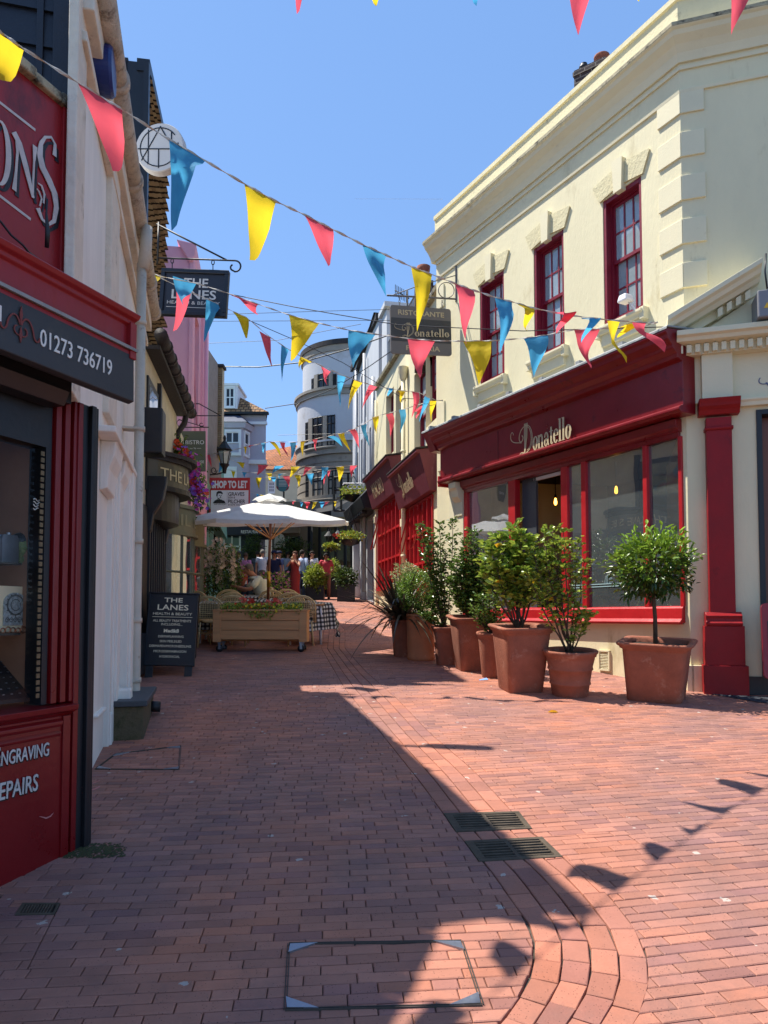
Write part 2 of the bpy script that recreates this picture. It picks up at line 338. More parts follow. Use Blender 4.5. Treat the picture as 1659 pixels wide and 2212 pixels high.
M_greyw = mat('grey_white_render', (186, 188, 192), .75, .08, 2, .15, 16, c2=(120, 118, 116), amt=.25, cs=2.4, stretch=(1, 1, .3))
M_olive = mat('olive_bistro_paint', (120, 116, 86), .5, .08, 3, .1, 20)
M_olives = mat('olive_sign', (94, 98, 78), .55, .03, 3, 0)
M_creamr = mat('cream_rough_render', (200, 190, 160), .85, .12, 4, .5, 24)
M_gtan = mat('gutter_rust_black', (44, 38, 36), .7, .3, 9, .4, 40, c2=(104, 76, 56), amt=.25, cs=6)
G_shop = glassmat('shop_glass', (.42, .46, .47), 2.8, refl_film=.13)
G_win = glassmat('sash_glass', (.86, .92, .92), 2.2, wob=.06, refl_film=.6)
G_dark = glassmat('dark_glass', (.35, .37, .4), 1.2)
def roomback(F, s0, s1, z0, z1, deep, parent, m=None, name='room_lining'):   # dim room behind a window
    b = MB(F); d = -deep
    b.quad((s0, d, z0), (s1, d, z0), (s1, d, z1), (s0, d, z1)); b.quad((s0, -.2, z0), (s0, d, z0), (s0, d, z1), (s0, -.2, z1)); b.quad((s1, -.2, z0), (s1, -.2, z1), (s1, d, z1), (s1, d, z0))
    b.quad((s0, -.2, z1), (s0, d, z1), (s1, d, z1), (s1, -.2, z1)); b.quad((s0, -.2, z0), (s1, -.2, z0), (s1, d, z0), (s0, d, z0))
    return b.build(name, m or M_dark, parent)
def sash(F, s0, s1, z0, z1, n, parent, fm, gm=None, cols=3, rows=2, fw=.05, bar=.022, lower=0.0, curtain=None, name='window', split=True):
    """sash window: mesh frame with pane (and blind) below it"""
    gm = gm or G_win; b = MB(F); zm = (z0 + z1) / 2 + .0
    for a, c in ((s0, s0 + fw), (s1 - fw, s1)): b.box(a, c, n - .1, n, z0, z1)
    b.box(s0 + fw, s1 - fw, n - .1, n, z1 - fw * 1.2, z1); b.box(s0 + fw, s1 - fw, n - .1, n + .005, z0, z0 + fw * 1.4)
    halves = ((zm - .02, z1 - fw * 1.2, n - .03, 0), (z0 + fw * 1.4, zm + .02 + lower * 0, n - .065, 1)) if split else ((z0 + fw * 1.4, z1 - fw * 1.2, n - .03, 0),)
    for a, c, nn, lo in halves:
        q0, q1 = s0 + fw, s1 - fw
        b.box(q0, q0 + .035, nn - .03, nn, a, c); b.box(q1 - .035, q1, nn - .03, nn, a, c)
        b.box(q0 + .035, q1 - .035, nn - .03, nn, c - .035, c); b.box(q0 + .035, q1 - .035, nn - .03, nn, a, a + .045)
        for i in range(1, cols): x = q0 + .035 + (q1 - q0 - .07) * i / cols; b.box(x - bar / 2, x + bar / 2, nn - .025, nn - .004, a + .045, c - .035)
        for i in range(1, rows): z = a + .045 + (c - a - .08) * i / rows; b.box(q0 + .035, q1 - .035, nn - .024, nn - .005, z - bar / 2, z + bar / 2)
    w = b.build(name, fm, parent)
    g = MB(F)
    for a, c, nn, lo in halves: g.quad((s0 + fw + .035, nn - .015, a + .045), (s1 - fw - .035, nn - .015, a + .045), (s1 - fw - .035, nn - .015, c - .035), (s0 + fw + .035, nn - .015, c - .035))
    g.build('pane', gm, w)
    if curtain:
        k = MB(F); st = 24; prev = None
        for i in range(st + 1):
            x = s0 + fw + (s1 - s0 - 2 * fw) * i / st; q = n - .16 + .02 * math.sin(i * 1.7)
            if prev: k.quad((prev[0], prev[1], z0 + fw), (x, q, z0 + fw), (x, q, z1 - fw), (prev[0], prev[1], z1 - fw))
            prev = (x, q)
        k.build('curtain', curtain, w)
    return w
# ---------------------------------------------------------------- ground: sloping sheet + individually laid bricks
def ground_sheet():
    b = MB(); ys = [-60, -20, -4] + [i * 3 for i in range(0, 12)] + [36, 60, 120, 400]
    for y0, y1 in zip(ys, ys[1:]):
        b.quad((-200, y0, gz(y0) - .014), (200, y0, gz(y0) - .014), (200, y1, gz(y1) - .014), (-200, y1, gz(y1) - .014))
    m = mat('sand_joint', (86, 76, 66), .95, .3, 30, .6, 120, c2=(58, 58, 44), amt=.4, cs=5)
    tag(b.build('ground', m), kind='structure')
ground_sheet()
LB = [(748, 1395), (700, 1425), (742, 1483), (826, 1587), (907, 1688), (958, 1758), (1002, 1819), (1052, 1868), (1112, 1955), (1147, 2001), (1158, 2047), (1143, 2123), (1082, 2212), (1000, 2300)]
RB = [(770, 1395), (748, 1422), (790, 1450), (860, 1511), (930, 1584), (1025, 1665), (1109, 1755), (1150, 1800), (1215, 1849), (1295, 1910), (1340, 1963), (1386, 2024), (1405, 2092), (1401, 2153), (1371, 2212), (1310, 2300)]
LB = [(700, 1360), (694, 1400)] + LB[2:]; RB = [(745, 1360), (745, 1400)] + RB[2:]
def curve(pts):
    g = sorted([(G(*p).y, G(*p).x) for p in pts]); y = [a for a, _ in g]; x = [c for _, c in g]
    ext = [(60, x[-1] + (60 - y[-1]) * -.16)]; y += [e[0] for e in ext]; x += [e[1] for e in ext]
    return np.array(y), np.array(x)
LY, LX = curve(LB); RY, RX = curve(RB)
xl = lambda y: float(np.interp(y, LY, LX)); xr = lambda y: float(np.interp(y, RY, RX))
def clip(poly, p, q, keep):           # keep the side of line p->q whose cross sign is keep
    o = []; dx, dy = q[0] - p[0], q[1] - p[1]; f = lambda a: (dx * (a[1] - p[1]) - dy * (a[0] - p[0])) * keep
    for i in range(len(poly)):
        a, c = poly[i], poly[(i + 1) % len(poly)]; fa, fc = f(a), f(c)
        if fa >= 0: o.append(a)
        if (fa < 0) != (fc < 0): t = fa / (fa - fc); o.append((a[0] + (c[0] - a[0]) * t, a[1] + (c[1] - a[1]) * t))
    return o
class Bricks:
    def __init__(b): b.v = []; b.f = []; b.c = []
    def add(b, poly, col, gap=.0045):
        k = len(poly)
        if k < 3: return
        cx = sum(p[0] for p in poly) / k; cy = sum(p[1] for p in poly) / k
        area = .5 * abs(sum(poly[i][0] * poly[(i + 1) % k][1] - poly[(i + 1) % k][0] * poly[i][1] for i in range(k)))
        if area < 3e-4: return
        mr = min(math.hypot(p[0] - cx, p[1] - cy) for p in poly); g = min(.3, gap / max(mr, .01)); g2 = min(.4, (gap + .004) / max(mr, .01))
        tx, ty, dz = (R() - .5) * .014, (R() - .5) * .03, (R() - .5) * .0025; n0 = len(b.v)
        zz = lambda x, y: gz(y) + dz + tx * (x - cx) + ty * (y - cy)
        hw = .0032
        def ins(p, d):
            vx, vy = cx - p[0], cy - p[1]; l = max(1e-6, max(abs(vx), abs(vy)))
            return p[0] + (d if vx > 0 else -d) * min(1, abs(vx) / .02), p[1] + (d if vy > 0 else -d) * min(1, abs(vy) / .01)
        for p in poly: x, y = ins(p, hw - .002); b.v.append((x, y, zz(x, y) - .016))
        for p in poly: x, y = ins(p, hw - .001); b.v.append((x, y, zz(x, y) - .003))
        for p in poly: x, y = ins(p, hw + .003); b.v.append((x, y, zz(x, y)))
        for r in range(2):
            for i in range(k): j = (i + 1) % k; b.f.append((n0 + r * k + i, n0 + r * k + j, n0 + r * k + k + j, n0 + r * k + k + i)); b.c.append(col)
        b.f.append([n0 + 2 * k + i for i in range(k)]); b.c.append(col)
    def build(b, name, m):
        me = bpy.data.meshes.new(name); me.from_pydata(b.v, [], b.f); me.update()
        at = me.attributes.new('rnd', 'FLOAT_COLOR', 'FACE'); at.data.foreach_set('color', np.array(b.c, dtype=np.float32).ravel())
        o = link(name, me, m); return tag(o, kind='structure')
def bcol(pale=0):
    t = R(); v = .86 + .26 * R()
    if t < .12: c = (.80, .78, .86)
    elif t < .3: c = (.9, .88, .9)
    elif t < .42: c = (1.1, .98, .88)
    else: c = (1.0, .96, .93)
    return (c[0] * v, c[1] * v, c[2] * v, 1)
HOLES = []   # convex quads in plan where no brick is laid
def quadG(pts): return [(G(*p).x, G(*p).y) for p in pts]
GR1 = quadG([(958, 1757), (1121, 1753), (1150, 1790), (985, 1797)]); GR2 = quadG([(1003, 1817), (1171, 1808), (1216, 1851), (1035, 1861)])
VENT = quadG([(48, 1951), (130, 1951), (118, 1975), (32, 1977)])
HOLES = [GR1, GR2, VENT]
def inside(poly, x, y, m=0):
    s = 0; k = len(poly)
    for i in range(k):
        a, c = poly[i], poly[(i + 1) % k]; cr = (c[0] - a[0]) * (y - a[1]) - (c[1] - a[1]) * (x - a[0])
        l = math.hypot(c[0] - a[0], c[1] - a[1])
        if cr / l > m: s += 1
        elif cr / l < -m: s -= 1
    return abs(s) == k
def inhole(x, y): return any(inside(h, x, y) for h in HOLES)
def lay(B, poly, col, hs=None):
    if len(poly) < 3: return
    hs = HOLES if hs is None else hs
    if not hs: return B.add(poly, col)
    h, rest = hs[0], hs[1:]
    x = sum(p[0] for p in poly) / len(poly); y = sum(p[1] for p in poly) / len(poly); hx = sum(p[0] for p in h) / 4; hy = sum(p[1] for p in h) / 4
    if abs(hx - x) > .6 or abs(hy - y) > .45: return lay(B, poly, col, rest)
    sg = 1 if sum(h[i][0] * h[(i + 1) % 4][1] - h[(i + 1) % 4][0] * h[i][1] for i in range(4)) > 0 else -1; rem = poly
    for i in range(4):
        lay(B, clip(rem, h[i], h[(i + 1) % 4], -sg), col, rest); rem = clip(rem, h[i], h[(i + 1) % 4], sg)
        if len(rem) < 3: break
def field(B, ang, Lb, Wb, y0, y1, side, ox=0):
    ca, sa = math.cos(ang), math.sin(ang); H = Wb
    for j in range(int((y0 - 9) / H), int((y1 + 9) / H)):
        off = (j % 2) * Lb / 2 + (R() - .5) * .075
        for i in range(-85, 85):
            a = i * Lb + off; c = j * H; cx, cy = (a + Lb / 2) * ca - (c + H / 2) * sa, (a + Lb / 2) * sa + (c + H / 2) * ca
            if not (y0 < cy < y1) or abs(cx) > .56 * cy + 1.6: continue
            L0, R0 = xl(cy), xr(cy)
            if side < 0 and cx > L0 + .15: continue
            if side > 0 and cx < R0 - .15: continue
            if side < 0 and (cx < -1.9 - .255 * (cy - 4.35) - .25): continue
            if side > 0 and cy > 8.4 and cx > max(3.8 - .535 * (cy - 8.67) + .3, 2.1 - .21 * (cy - 13.4)): continue
            parts = [(a, a + Lb)] if R() > .06 else [(a, a + Lb * .5), (a + Lb * .5, a + Lb)]
            for q0, q1 in parts:
                poly = [(q0 * ca - c * sa, q0 * sa + c * ca), (q1 * ca - c * sa, q1 * sa + c * ca), (q1 * ca - (c + H) * sa, q1 * sa + (c + H) * ca), (q0 * ca - (c + H) * sa, q0 * sa + (c + H) * ca)]
                if side < 0: poly = clip(poly, (xl(cy - .12), cy - .12), (xl(cy + .12), cy + .12), 1)
                else: poly = clip(poly, (xr(cy - .12), cy - .12), (xr(cy + .12), cy + .12), -1)
                lay(B, poly, bcol())
def pave_mat():
    m = bpy.data.materials.new('brick_pavers'); m.use_nodes = True; nt = m.node_tree; b = nt.nodes['Principled BSDF']
    at = N(nt, 'Attribute', _attribute_name='rnd'); tc = N(nt, 'TexCoord')
    n1 = N(nt, 'TexNoise', Scale=2.2, Detail=6, Roughness=.7); n2 = N(nt, 'TexNoise', Scale=70, Detail=4, Roughness=.7); n3 = N(nt, 'TexNoise', Scale=.7, Detail=4)
    for n in (n1, n2, n3): L(nt, tc.outputs['Object'], n.inputs['Vector'])
    base = N(nt, 'Mix', _data_type='RGBA'); base.inputs[6].default_value = lin((174, 116, 94)); base.inputs[7].default_value = lin((150, 110, 100))
    r = N(nt, 'MapRange'); r.inputs[1].default_value = .35; r.inputs[2].default_value = .65; L(nt, n3.outputs[0], r.inputs[0]); L(nt, r.outputs[0], base.inputs[0])
    m1 = N(nt, 'Mix', _data_type='RGBA', _blend_type='MULTIPLY'); m1.inputs[0].default_value = 1; L(nt, base.outputs[2], m1.inputs[6]); L(nt, at.outputs['Color'], m1.inputs[7])
    r1 = N(nt, 'MapRange'); r1.inputs[1].default_value = .25; r1.inputs[2].default_value = .75; r1.inputs[3].default_value = .8; r1.inputs[4].default_value = 1.2; L(nt, n1.outputs[0], r1.inputs[0])
    m2 = N(nt, 'Mix', _data_type='RGBA', _blend_type='MULTIPLY'); m2.inputs[0].default_value = 1; L(nt, m1.outputs[2], m2.inputs[6]); L(nt, r1.outputs[0], m2.inputs[7])
    # dark pits in the clay
    vo = N(nt, 'TexVoronoi', Scale=75); L(nt, tc.outputs['Object'], vo.inputs['Vector'])
    pt = N(nt, 'MapRange'); pt.inputs[1].default_value = .12; pt.inputs[2].default_value = .2; L(nt, vo.outputs['Distance'], pt.inputs[0])
    n4 = N(nt, 'TexNoise', Scale=12, Detail=3); L(nt, tc.outputs['Object'], n4.inputs['Vector'])
    gt = N(nt, 'Math', _operation='LESS_THAN'); gt.inputs[1].default_value = .49; L(nt, n4.outputs[0], gt.inputs[0])
    mxp = N(nt, 'Math', _operation='MAXIMUM'); L(nt, pt.outputs[0], mxp.inputs[0]); L(nt, gt.outputs[0], mxp.inputs[1])
    rp = N(nt, 'MapRange'); rp.inputs[3].default_value = .35; rp.inputs[4].default_value = 1; L(nt, mxp.outputs[0], rp.inputs[0])
    m3 = N(nt, 'Mix', _data_type='RGBA', _blend_type='MULTIPLY'); m3.inputs[0].default_value = 1; L(nt, m2.outputs[2], m3.inputs[6]); L(nt, rp.outputs[0], m3.inputs[7])
    # stains
    n5 = N(nt, 'TexNoise', Scale=1.3, Detail=9, Roughness=.78); L(nt, tc.outputs['Object'], n5.inputs['Vector'])
    cr = N(nt, 'MapRange'); cr.inputs[1].default_value = .52; cr.inputs[2].default_value = .7; cr.inputs[4].default_value = .55; L(nt, n5.outputs[0], cr.inputs[0])
    m4 = N(nt, 'Mix', _data_type='RGBA'); L(nt, cr.outputs[0], m4.inputs[0]); L(nt, m3.outputs[2], m4.inputs[6]); m4.inputs[7].default_value = lin((118, 92, 84))
    # pale bird droppings / gum
    v2 = N(nt, 'TexVoronoi', Scale=4.2); v2.inputs['Randomness'].default_value = 1
    nw = N(nt, 'TexNoise', Scale=30, Detail=2); L(nt, tc.outputs['Object'], nw.inputs['Vector'])
    sc = N(nt, 'VectorMath', _operation='SCALE'); sc.inputs['Scale'].default_value = .06; L(nt, nw.outputs['Color'], sc.inputs[0])
    ad = N(nt, 'VectorMath', _operation='ADD'); L(nt, tc.outputs['Object'], ad.inputs[0]); L(nt, sc.outputs[0], ad.inputs[1]); L(nt, ad.outputs[0], v2.inputs['Vector'])
    lt = N(nt, 'Math', _operation='LESS_THAN'); lt.inputs[1].default_value = .075; L(nt, v2.outputs['Distance'], lt.inputs[0])
    m5 = N(nt, 'Mix', _data_type='RGBA'); L(nt, lt.outputs[0], m5.inputs[0]); L(nt, m4.outputs[2], m5.inputs[6]); m5.inputs[7].default_value = lin((180, 164, 152))
    L(nt, m5.outputs[2], b.inputs['Base Color']); b.inputs['Roughness'].default_value = .72; b.inputs['Specular IOR Level'].default_value = .35
    ad2 = N(nt, 'Math', _operation='MULTIPLY'); L(nt, n2.outputs[0], ad2.inputs[0]); L(nt, mxp.outputs[0], ad2.inputs[1])
    bp = N(nt, 'Bump', Strength=.45, Distance=.006); L(nt, ad2.outputs[0], bp.inputs['Height']); L(nt, bp.outputs[0], b.inputs['Normal'])
    return m
M_pave = pave_mat()
BK = Bricks()
field(BK, math.radians(4.5), .208, .0655, 1.2, 27, -1)
field(BK, math.radians(10.5), .208, .0655, 1.2, 9.5, 1)
field(BK, math.radians(4), .208, .0655, 9.5, 27, 1)
# four soldier rows following the curved band
yy = 1.7
rowy = [1.7 + .04 * i for i in range(4)]
for r_ in range(4):
    y = 1.6 + R() * .1
    while y < 24:
        st = .14 if y < 3.4 else .19
        f0, f1 = (r_ + .015) / 4, (r_ + .985) / 4
        def pt(f, yv):
            # rows run along the band; the cross joints are square to it
            return (xl(yv) + (xr(yv) - xl(yv)) * f, yv)
        sl_ = (xl(y + .1) - xl(y - .1)) / .2; y2 = y + st / math.sqrt(1 + sl_ * sl_)
        def tl(v): s_ = (xl(v + .1) - xl(v - .1)) / .2; return -s_ * (xr(v) - xl(v)) / (1 + s_ * s_) * .9
        t1, t2 = tl(y), tl(y2); poly = [pt(f0, y + t1 * f0), pt(f1, y + t1 * f1), pt(f1, y2 + t2 * f1), pt(f0, y2 + t2 * f0)]
        cx, cy = sum(p[0] for p in poly) / 4, sum(p[1] for p in poly) / 4
        lay(BK, poly, (lambda c: (c[0] * 1.03, c[1] * .97, c[2] * .93, 1))(bcol()))
        y = y2
BK.build('brick_paving', M_pave)
def grate(pts, label, bars=9, ang=1):
    q = quadG(pts); c = (sum(p[0] for p in q) / 4, sum(p[1] for p in q) / 4)
    t = thing('drain_grate', label, 'drain grate', (c[0], c[1], gz(c[1])), 'drain grates in the brick paving')
    at = lambda a, d, h=0: (lambda x, y: (x, y, gz(y) + h))(*[(1 - a) * (1 - d) * q[3][i] + a * (1 - d) * q[2][i] + a * d * q[1][i] + (1 - a) * d * q[0][i] for i in (0, 1)])
    b = MB()
    def slab(a0, a1, d0, d1, h0=-.01, h1=.004, sk=0):
        v = [at(a0 + sk * d0, d0, h0), at(a1 + sk * d0, d0, h0), at(a1 + sk * d1, d1, h0), at(a0 + sk * d1, d1, h0), at(a0 + sk * d0, d0, h1), at(a1 + sk * d0, d0, h1), at(a1 + sk * d1, d1, h1), at(a0 + sk * d1, d1, h1)]
        b.add(v, [(3, 2, 1, 0), (4, 5, 6, 7), (0, 1, 5, 4), (1, 2, 6, 5), (2, 3, 7, 6), (3, 0, 4, 7)])
    slab(0, 1, 0, .11); slab(0, 1, .89, 1); slab(0, .1, .11, .89); slab(.93, 1, .11, .89)
    b.build('frame', M_castiron, t, bevel=.003)
    b = MB()
    if ang:
        for i in range(6): d = .11 + .78 * i / 6; slab(.1, .93, d + .05, d + .1, -.012, .001)
        slab(.48, .53, .11, .89, -.012, .0005)
    else:
        for i in range(bars): x = .1 + .76 * i / bars; slab(x + .02, x + .076, .11, .89, -.012, .001)
    b.build('bars', M_castiron, t, bevel=.003)
    b = MB(); b.quad(at(0, 0, -.012), at(1, 0, -.012), at(1, 1, -.012), at(0, 1, -.012)); b.build('gully', mat('gully_dirt', (34, 32, 28), .95, .4, 30, .6, 60), t)
grate([(958, 1757), (1121, 1753), (1150, 1790), (985, 1797)], 'rusty slotted drain grate set across the brick band, farther of the two', 8)
grate([(1003, 1817), (1171, 1808), (1216, 1851), (1035, 1861)], 'rusty slotted drain grate nearer the camera, grass in its corner', 8)
grate([(48, 1951), (130, 1951), (118, 1975), (32, 1977)], 'small black vent grate in cement beside the red shopfront', 10, 0)
def manhole(pts, label):
    q = quadG(pts); c = (sum(p[0] for p in q) / 4, sum(p[1] for p in q) / 4); t = thing('manhole_cover', label, 'manhole cover', (c[0], c[1], gz(c[1])), 'recessed brick manhole covers')
    b = MB()
    for i in range(4):
        a, d = Vector(q[i]), Vector(q[(i + 1) % 4]); e = (d - a).normalized(); n = Vector((-e.y, e.x)) * .003
        for k in (-1.5, 1.5):
            p = [a + n * (k - .55), d + n * (k - .55), d + n * (k + .55), a + n * (k + .55)]
            v = [(x.x, x.y, gz(x.y) - .005) for x in p] + [(x.x, x.y, gz(x.y) + .006) for x in p]
            b.add(v, [(4, 5, 6, 7), (0, 1, 5, 4), (1, 2, 6, 5), (2, 3, 7, 6), (3, 0, 4, 7)])
    b.build('frame', mat('dull_steel', (70, 62, 54), .7, .25, 20, .2, 60), t)
    for i in range(4):
        a, d, e = Vector(q[i]), Vector(q[(i + 1) % 4]), Vector(q[i - 1]); u1 = (d - a).normalized(); u2 = (e - a).normalized(); l1, l2 = (.12, .07)
        if abs(u1.x) < .5: l1, l2 = l2, l1
        p = [a + (u1 + u2) * .006, a + u1 * l1, a + u2 * l2]; v = [(x.x, x.y, gz(x.y) + .0075) for x in p] + [(x.x, x.y, gz(x.y) - .004) for x in p]
        b = MB(); b.add(v, [(0, 1, 2), (5, 4, 3), (0, 3, 4, 1), (1, 4, 5, 2), (2, 5, 3, 0)]); b.build('corner_plate', M_steel, t)
manhole([(624, 2040), (997, 2034), (1042, 2172), (616, 2182)], 'brick-filled manhole cover with steel corners, half in sunlight in the foreground')
manhole([(250, 1629), (390, 1612), (386, 1663), (206, 1662)], 'brick-filled manhole cover in shade beside the white wall')
# moss, litter
b = MB(); rs = random.Random(3)
for i in range(1100):
    p = G(100 + rs.random() * 170, 1822 + rs.random() * 32 + 0); e = rs.random() * 6.28; r = .004 + rs.random() * .007
    if ((p.x - G(185, 1838).x) / .25) ** 2 + ((p.y - G(185, 1838).y) / .11) ** 2 > rs.random() ** 1.5 * 1.6: continue
    b.quad((p.x - r, p.y - r, gz(p.y) + .001), (p.x + r, p.y - r, gz(p.y) + .002), (p.x + r * .6, p.y + r, gz(p.y) + .004), (p.x - r * .6, p.y + r, gz(p.y) + .004))
tag(b.build('moss', mat('moss', (64, 66, 34), .95, .4, 50, .5, 90)), 'green moss growing over bricks at the foot of the red shop', 'moss', kind='stuff')
# ================================================================ LEFT SIDE
# ---- red corner shop (nearest, left)
C1 = (-1.69, 4.12); D1 = (.371, .928); L1 = 3.6
FL1 = Frame((C1[0] - D1[0] * L1, C1[1] - D1[1] * L1), D1)         # s = L1 at the corner nearest the lane
sh = thing('red_shop', 'red painted corner shop with charcoal fascia and glazed display window', 'shop', (C1[0] - 1, C1[1] - 1, .2))
S = lambda u, v, n=0: FL1.px(u, v, n)[0]
Z = lambda u, v, n=0: FL1.px(u, v, n)[1]
e = L1
g0 = .1
zs = Z(150, 1520); zg = Z(150, 1812) - .25
# stall riser
sB = S(170, 1250)
b = MB(FL1); b.box(0, sB - .035, -.25, 0, g0 - .4, zs - .06)
b.build('stall_riser', M_shopred2, sh, bevel=.004)
b = MB(FL1)
b.extr([(-.2, zs - .06), (.0, zs - .06), (.015, zs - .045), (.05, zs - .03), (.055, zs), (-.2, zs + .012)], 0, sB - .034)
b.extr([(-.02, zs - .115), (.012, zs - .115), (.02, zs - .1), (.02, zs - .085), (0, zs - .07)], 0, sB - .11)
b.extr([(-.02, zs - .165), (.008, zs - .165), (.012, zs - .15), (0, zs - .135)], 0, sB - .11)
b.box(sB - .1, sB - .05, -.02, .012, g0 - .4, zs - .06)
b.build('window_sill', M_shopred2, sh, bevel=.003)
# pilaster beside the window (ribbed)
zt = Z(200, 880)
b = MB(FL1)
sA, sB = S(112, 1250), S(170, 1250)
b.box(sA, sB, -.12, -.03, zs + .012, zt)
for k in range(3):
    a = sA + (sB - sA) * (.06 + .33 * k); b.box(a, a + (sB - sA) * .2, -.03, .0, zs + .012, zt)
b.box(sB - .03, sB + .005, -.12, .01, g0 - .4, zt)
b.build('pilaster', M_shopred2, sh, bevel=.004)
b = MB(FL1)   # shutter guides
sC, sD = S(170, 1250), S(204, 1250)
b.box(sC, sC + .05, -.12, .005, g0 - .4, zt); b.box(sC + .05, sC + .085, -.12, .03, g0 - .4, zt); b.box(sC + .085, sD, -.12, .012, g0 - .4, zt)
b.build('shutter_guide', M_black, sh, bevel=.004)
# glazing and the display behind it
sG = S(100, 1250)
b = MB(FL1)
b.box(sG, sA, -.14, -.02, zs + .012, zt); b.box(0, sG, -.14, -.02, zt - .30, zt)
b.build('window_frame', M_black, sh)
b = MB(FL1)
for k in range(46):
    z = zs + .05 + k * .035
    if z < zt - .34: b.box(sG - .028, sG - .006, -.03, -.024, z, z + .024)
b.build('lattice_trim', mat('tarnished_brass_trim', (120, 104, 78), .5, .3, 30, .1, 60, metal=.5), sh)
b = MB(FL1); b.quad((0, -.06, zs), (sG, -.06, zs), (sG, -.06, zt), (0, -.06, zt)); b.build('shop_window', glassmat('display_glass', (.95, .95, .93), .12), sh)
b = MB(FL1); b.quad((0, -.75, zs - .1), (e - .3, -.75, zs - .1), (e - .3, -.75, zt), (0, -.75, zt)); b.quad((e - .3, -.75, zs - .1), (e - .3, -.13, zs - .1), (e - .3, -.13, zt), (e - .3, -.75, zt))
b.quad((0, -.75, zs - .02), (0, -.07, zs - .02), (e - .3, -.07, zs - .02), (e - .3, -.75, zs - .02)); b.quad((0, -.75, zt), (e - .3, -.75, zt), (e - .3, -.07, zt), (0, -.07, zt))
b.build('display_back', mat('display_backing', (150, 104, 78), .8, .25, 1.5, .1, 10, c2=(216, 200, 160), amt=.4, cs=1.2), sh)
b = MB(FL1); zh = Z(60, 2070 - 990 + 0) if 0 else Z(60, 1368)
b.box(0, sG - .05, -.5, -.12, zh - .012, zh); b.box(0, sG - .05, -.45, -.12, Z(60, 1213) - .01, Z(60, 1213))
b.build('glass_shelf', mat('shelf_edge', (46, 42, 40), .3, .1, 5, 0), sh)
# things on the shelves
def item(nm, lab, cat, s, n, z): return thing(nm, lab, cat, FL1((s, n, z)))
zsh1 = Z(60, 1213); s_ = S(18, 1190, -.2)
t = item('hip_flask', 'steel hip flask on the upper shelf of the red shop window', 'hip flask', s_, -.2, zsh1)
b = MB(FL1); b.prism([(s_ - .045, zsh1), (s_ + .045, zsh1), (s_ + .045, zsh1 + .13), (s_ + .038, zsh1 + .145), (s_ - .038, zsh1 + .145), (s_ - .045, zsh1 + .13)], -.215, -.185); b.build('flask_body', M_steel, t, bevel=.008)
b = MB(FL1); b.lathe((s_, -.2, zsh1 + .145), [(.012, 0), (.012, .02)], 12); b.build('cap', M_steel, t)
s_ = S(46, 1190, -.22)
t = item('skull_ornament', 'green skull ornament wearing a cap with round lens in the shop window', 'ornament', s_, -.22, zsh1)
b = MB(FL1)
b.lathe((s_, -.22, zsh1), [(.001, .0), (.03, .0), (.035, .02), (.034, .045), (.05, .065), (.056, .1), (.05, .135), (.03, .158), (.001, .165)], 16, sx=1, sy=1.15)
for k in (-1, 1): b.lathe((s_ + .02 * k, -.165, zsh1 + .085), [(.001, -.012), (.013, -.005), (.013, .005), (.001, .012)], 10)
for k in range(6): b.box(s_ - .022 + k * .008, s_ - .016 + k * .008, -.19, -.178, zsh1 + .015, zsh1 + .04)
b.build('skull', mat('green_bronze', (110, 124, 70), .5, .3, 20, .4, 60, c2=(40, 44, 26), amt=.4, cs=14), t)
b = MB(FL1); b.lathe((s_, -.22, zsh1 + .12), [(.058, 0), (.058, .015), (.045, .04), (.02, .055), (.001, .057)], 16); b.build('cap', M_black, t)
b = MB(FL1); b.lathe((s_ + .012, -.16, zsh1 + .09), [(.001, -.015), (.014, -.01), (.018, 0), (.014, .01), (.001, .015)], 12); b.build('lens', M_steel, t)
a0, z0 = S(2, 1360, -.15), Z(2, 1366, -.15); a1, z1 = S(80, 1270, -.15), Z(80, 1268, -.15)
t = item('clock_dial_picture', 'cream mounted picture of an engraved silver clock dial in the shop window', 'picture', (a0 + a1) / 2, -.2, z0)
b = MB(FL1); b.box(a0, a1, -.2, -.185, z0, z1); b.build('mount', mat('card_mount', (236, 216, 176), .8, .05, 5, 0), t)
cs_, cz_ = (a0 + a1) / 2 + .0, (z0 + z1) / 2; hw, hh = (a1 - a0) * .33, (z1 - z0) * .36
b = MB(FL1); pl = [(cs_ - hw, cz_ - hh), (cs_ + hw, cz_ - hh), (cs_ + hw, cz_ + hh * .35)] + [(cs_ + hw * math.cos(q), cz_ + hh * .35 + hh * .65 * math.sin(q)) for q in [math.pi * i / 10 for i in range(1, 10)]] + [(cs_ - hw, cz_ + hh * .35)]
b.prism(pl, -.184, -.179); b.build('dial_plate', mat('engraved_silver', (190, 198, 196), .4, .4, 60, .8, 90, metal=.6), t)
b = MB(FL1)
for rr in (.055, .05, .03):
    b.tube([(cs_ + rr * math.cos(q), -.177, cz_ + hh * .25 + rr * math.sin(q)) for q in [2 * math.pi * i / 28 for i in range(28)]], .0016, 4, closed=True)
for k in range(12):
    q = k * math.pi / 6; b.tube([(cs_ + .056 * math.cos(q), -.177, cz_ + hh * .25 + .056 * math.sin(q)), (cs_ + .064 * math.cos(q), -.177, cz_ + hh * .25 + .064 * math.sin(q))], .002, 4)
for k in range(5):
    x = cs_ - hw * .7 + hw * 1.4 * k / 4; b.tube([(x + .014 * math.cos(q) * (1 - i / 16), -.177, cz_ - hh * .68 + .016 * math.sin(q) * (1 - i / 16)) for i, q in enumerate([i * .7 for i in range(14)])], .0015, 4)
b.build('dial_engraving', mat('dark_engraving', (50, 52, 50), .5, .2, 20, 0), t)
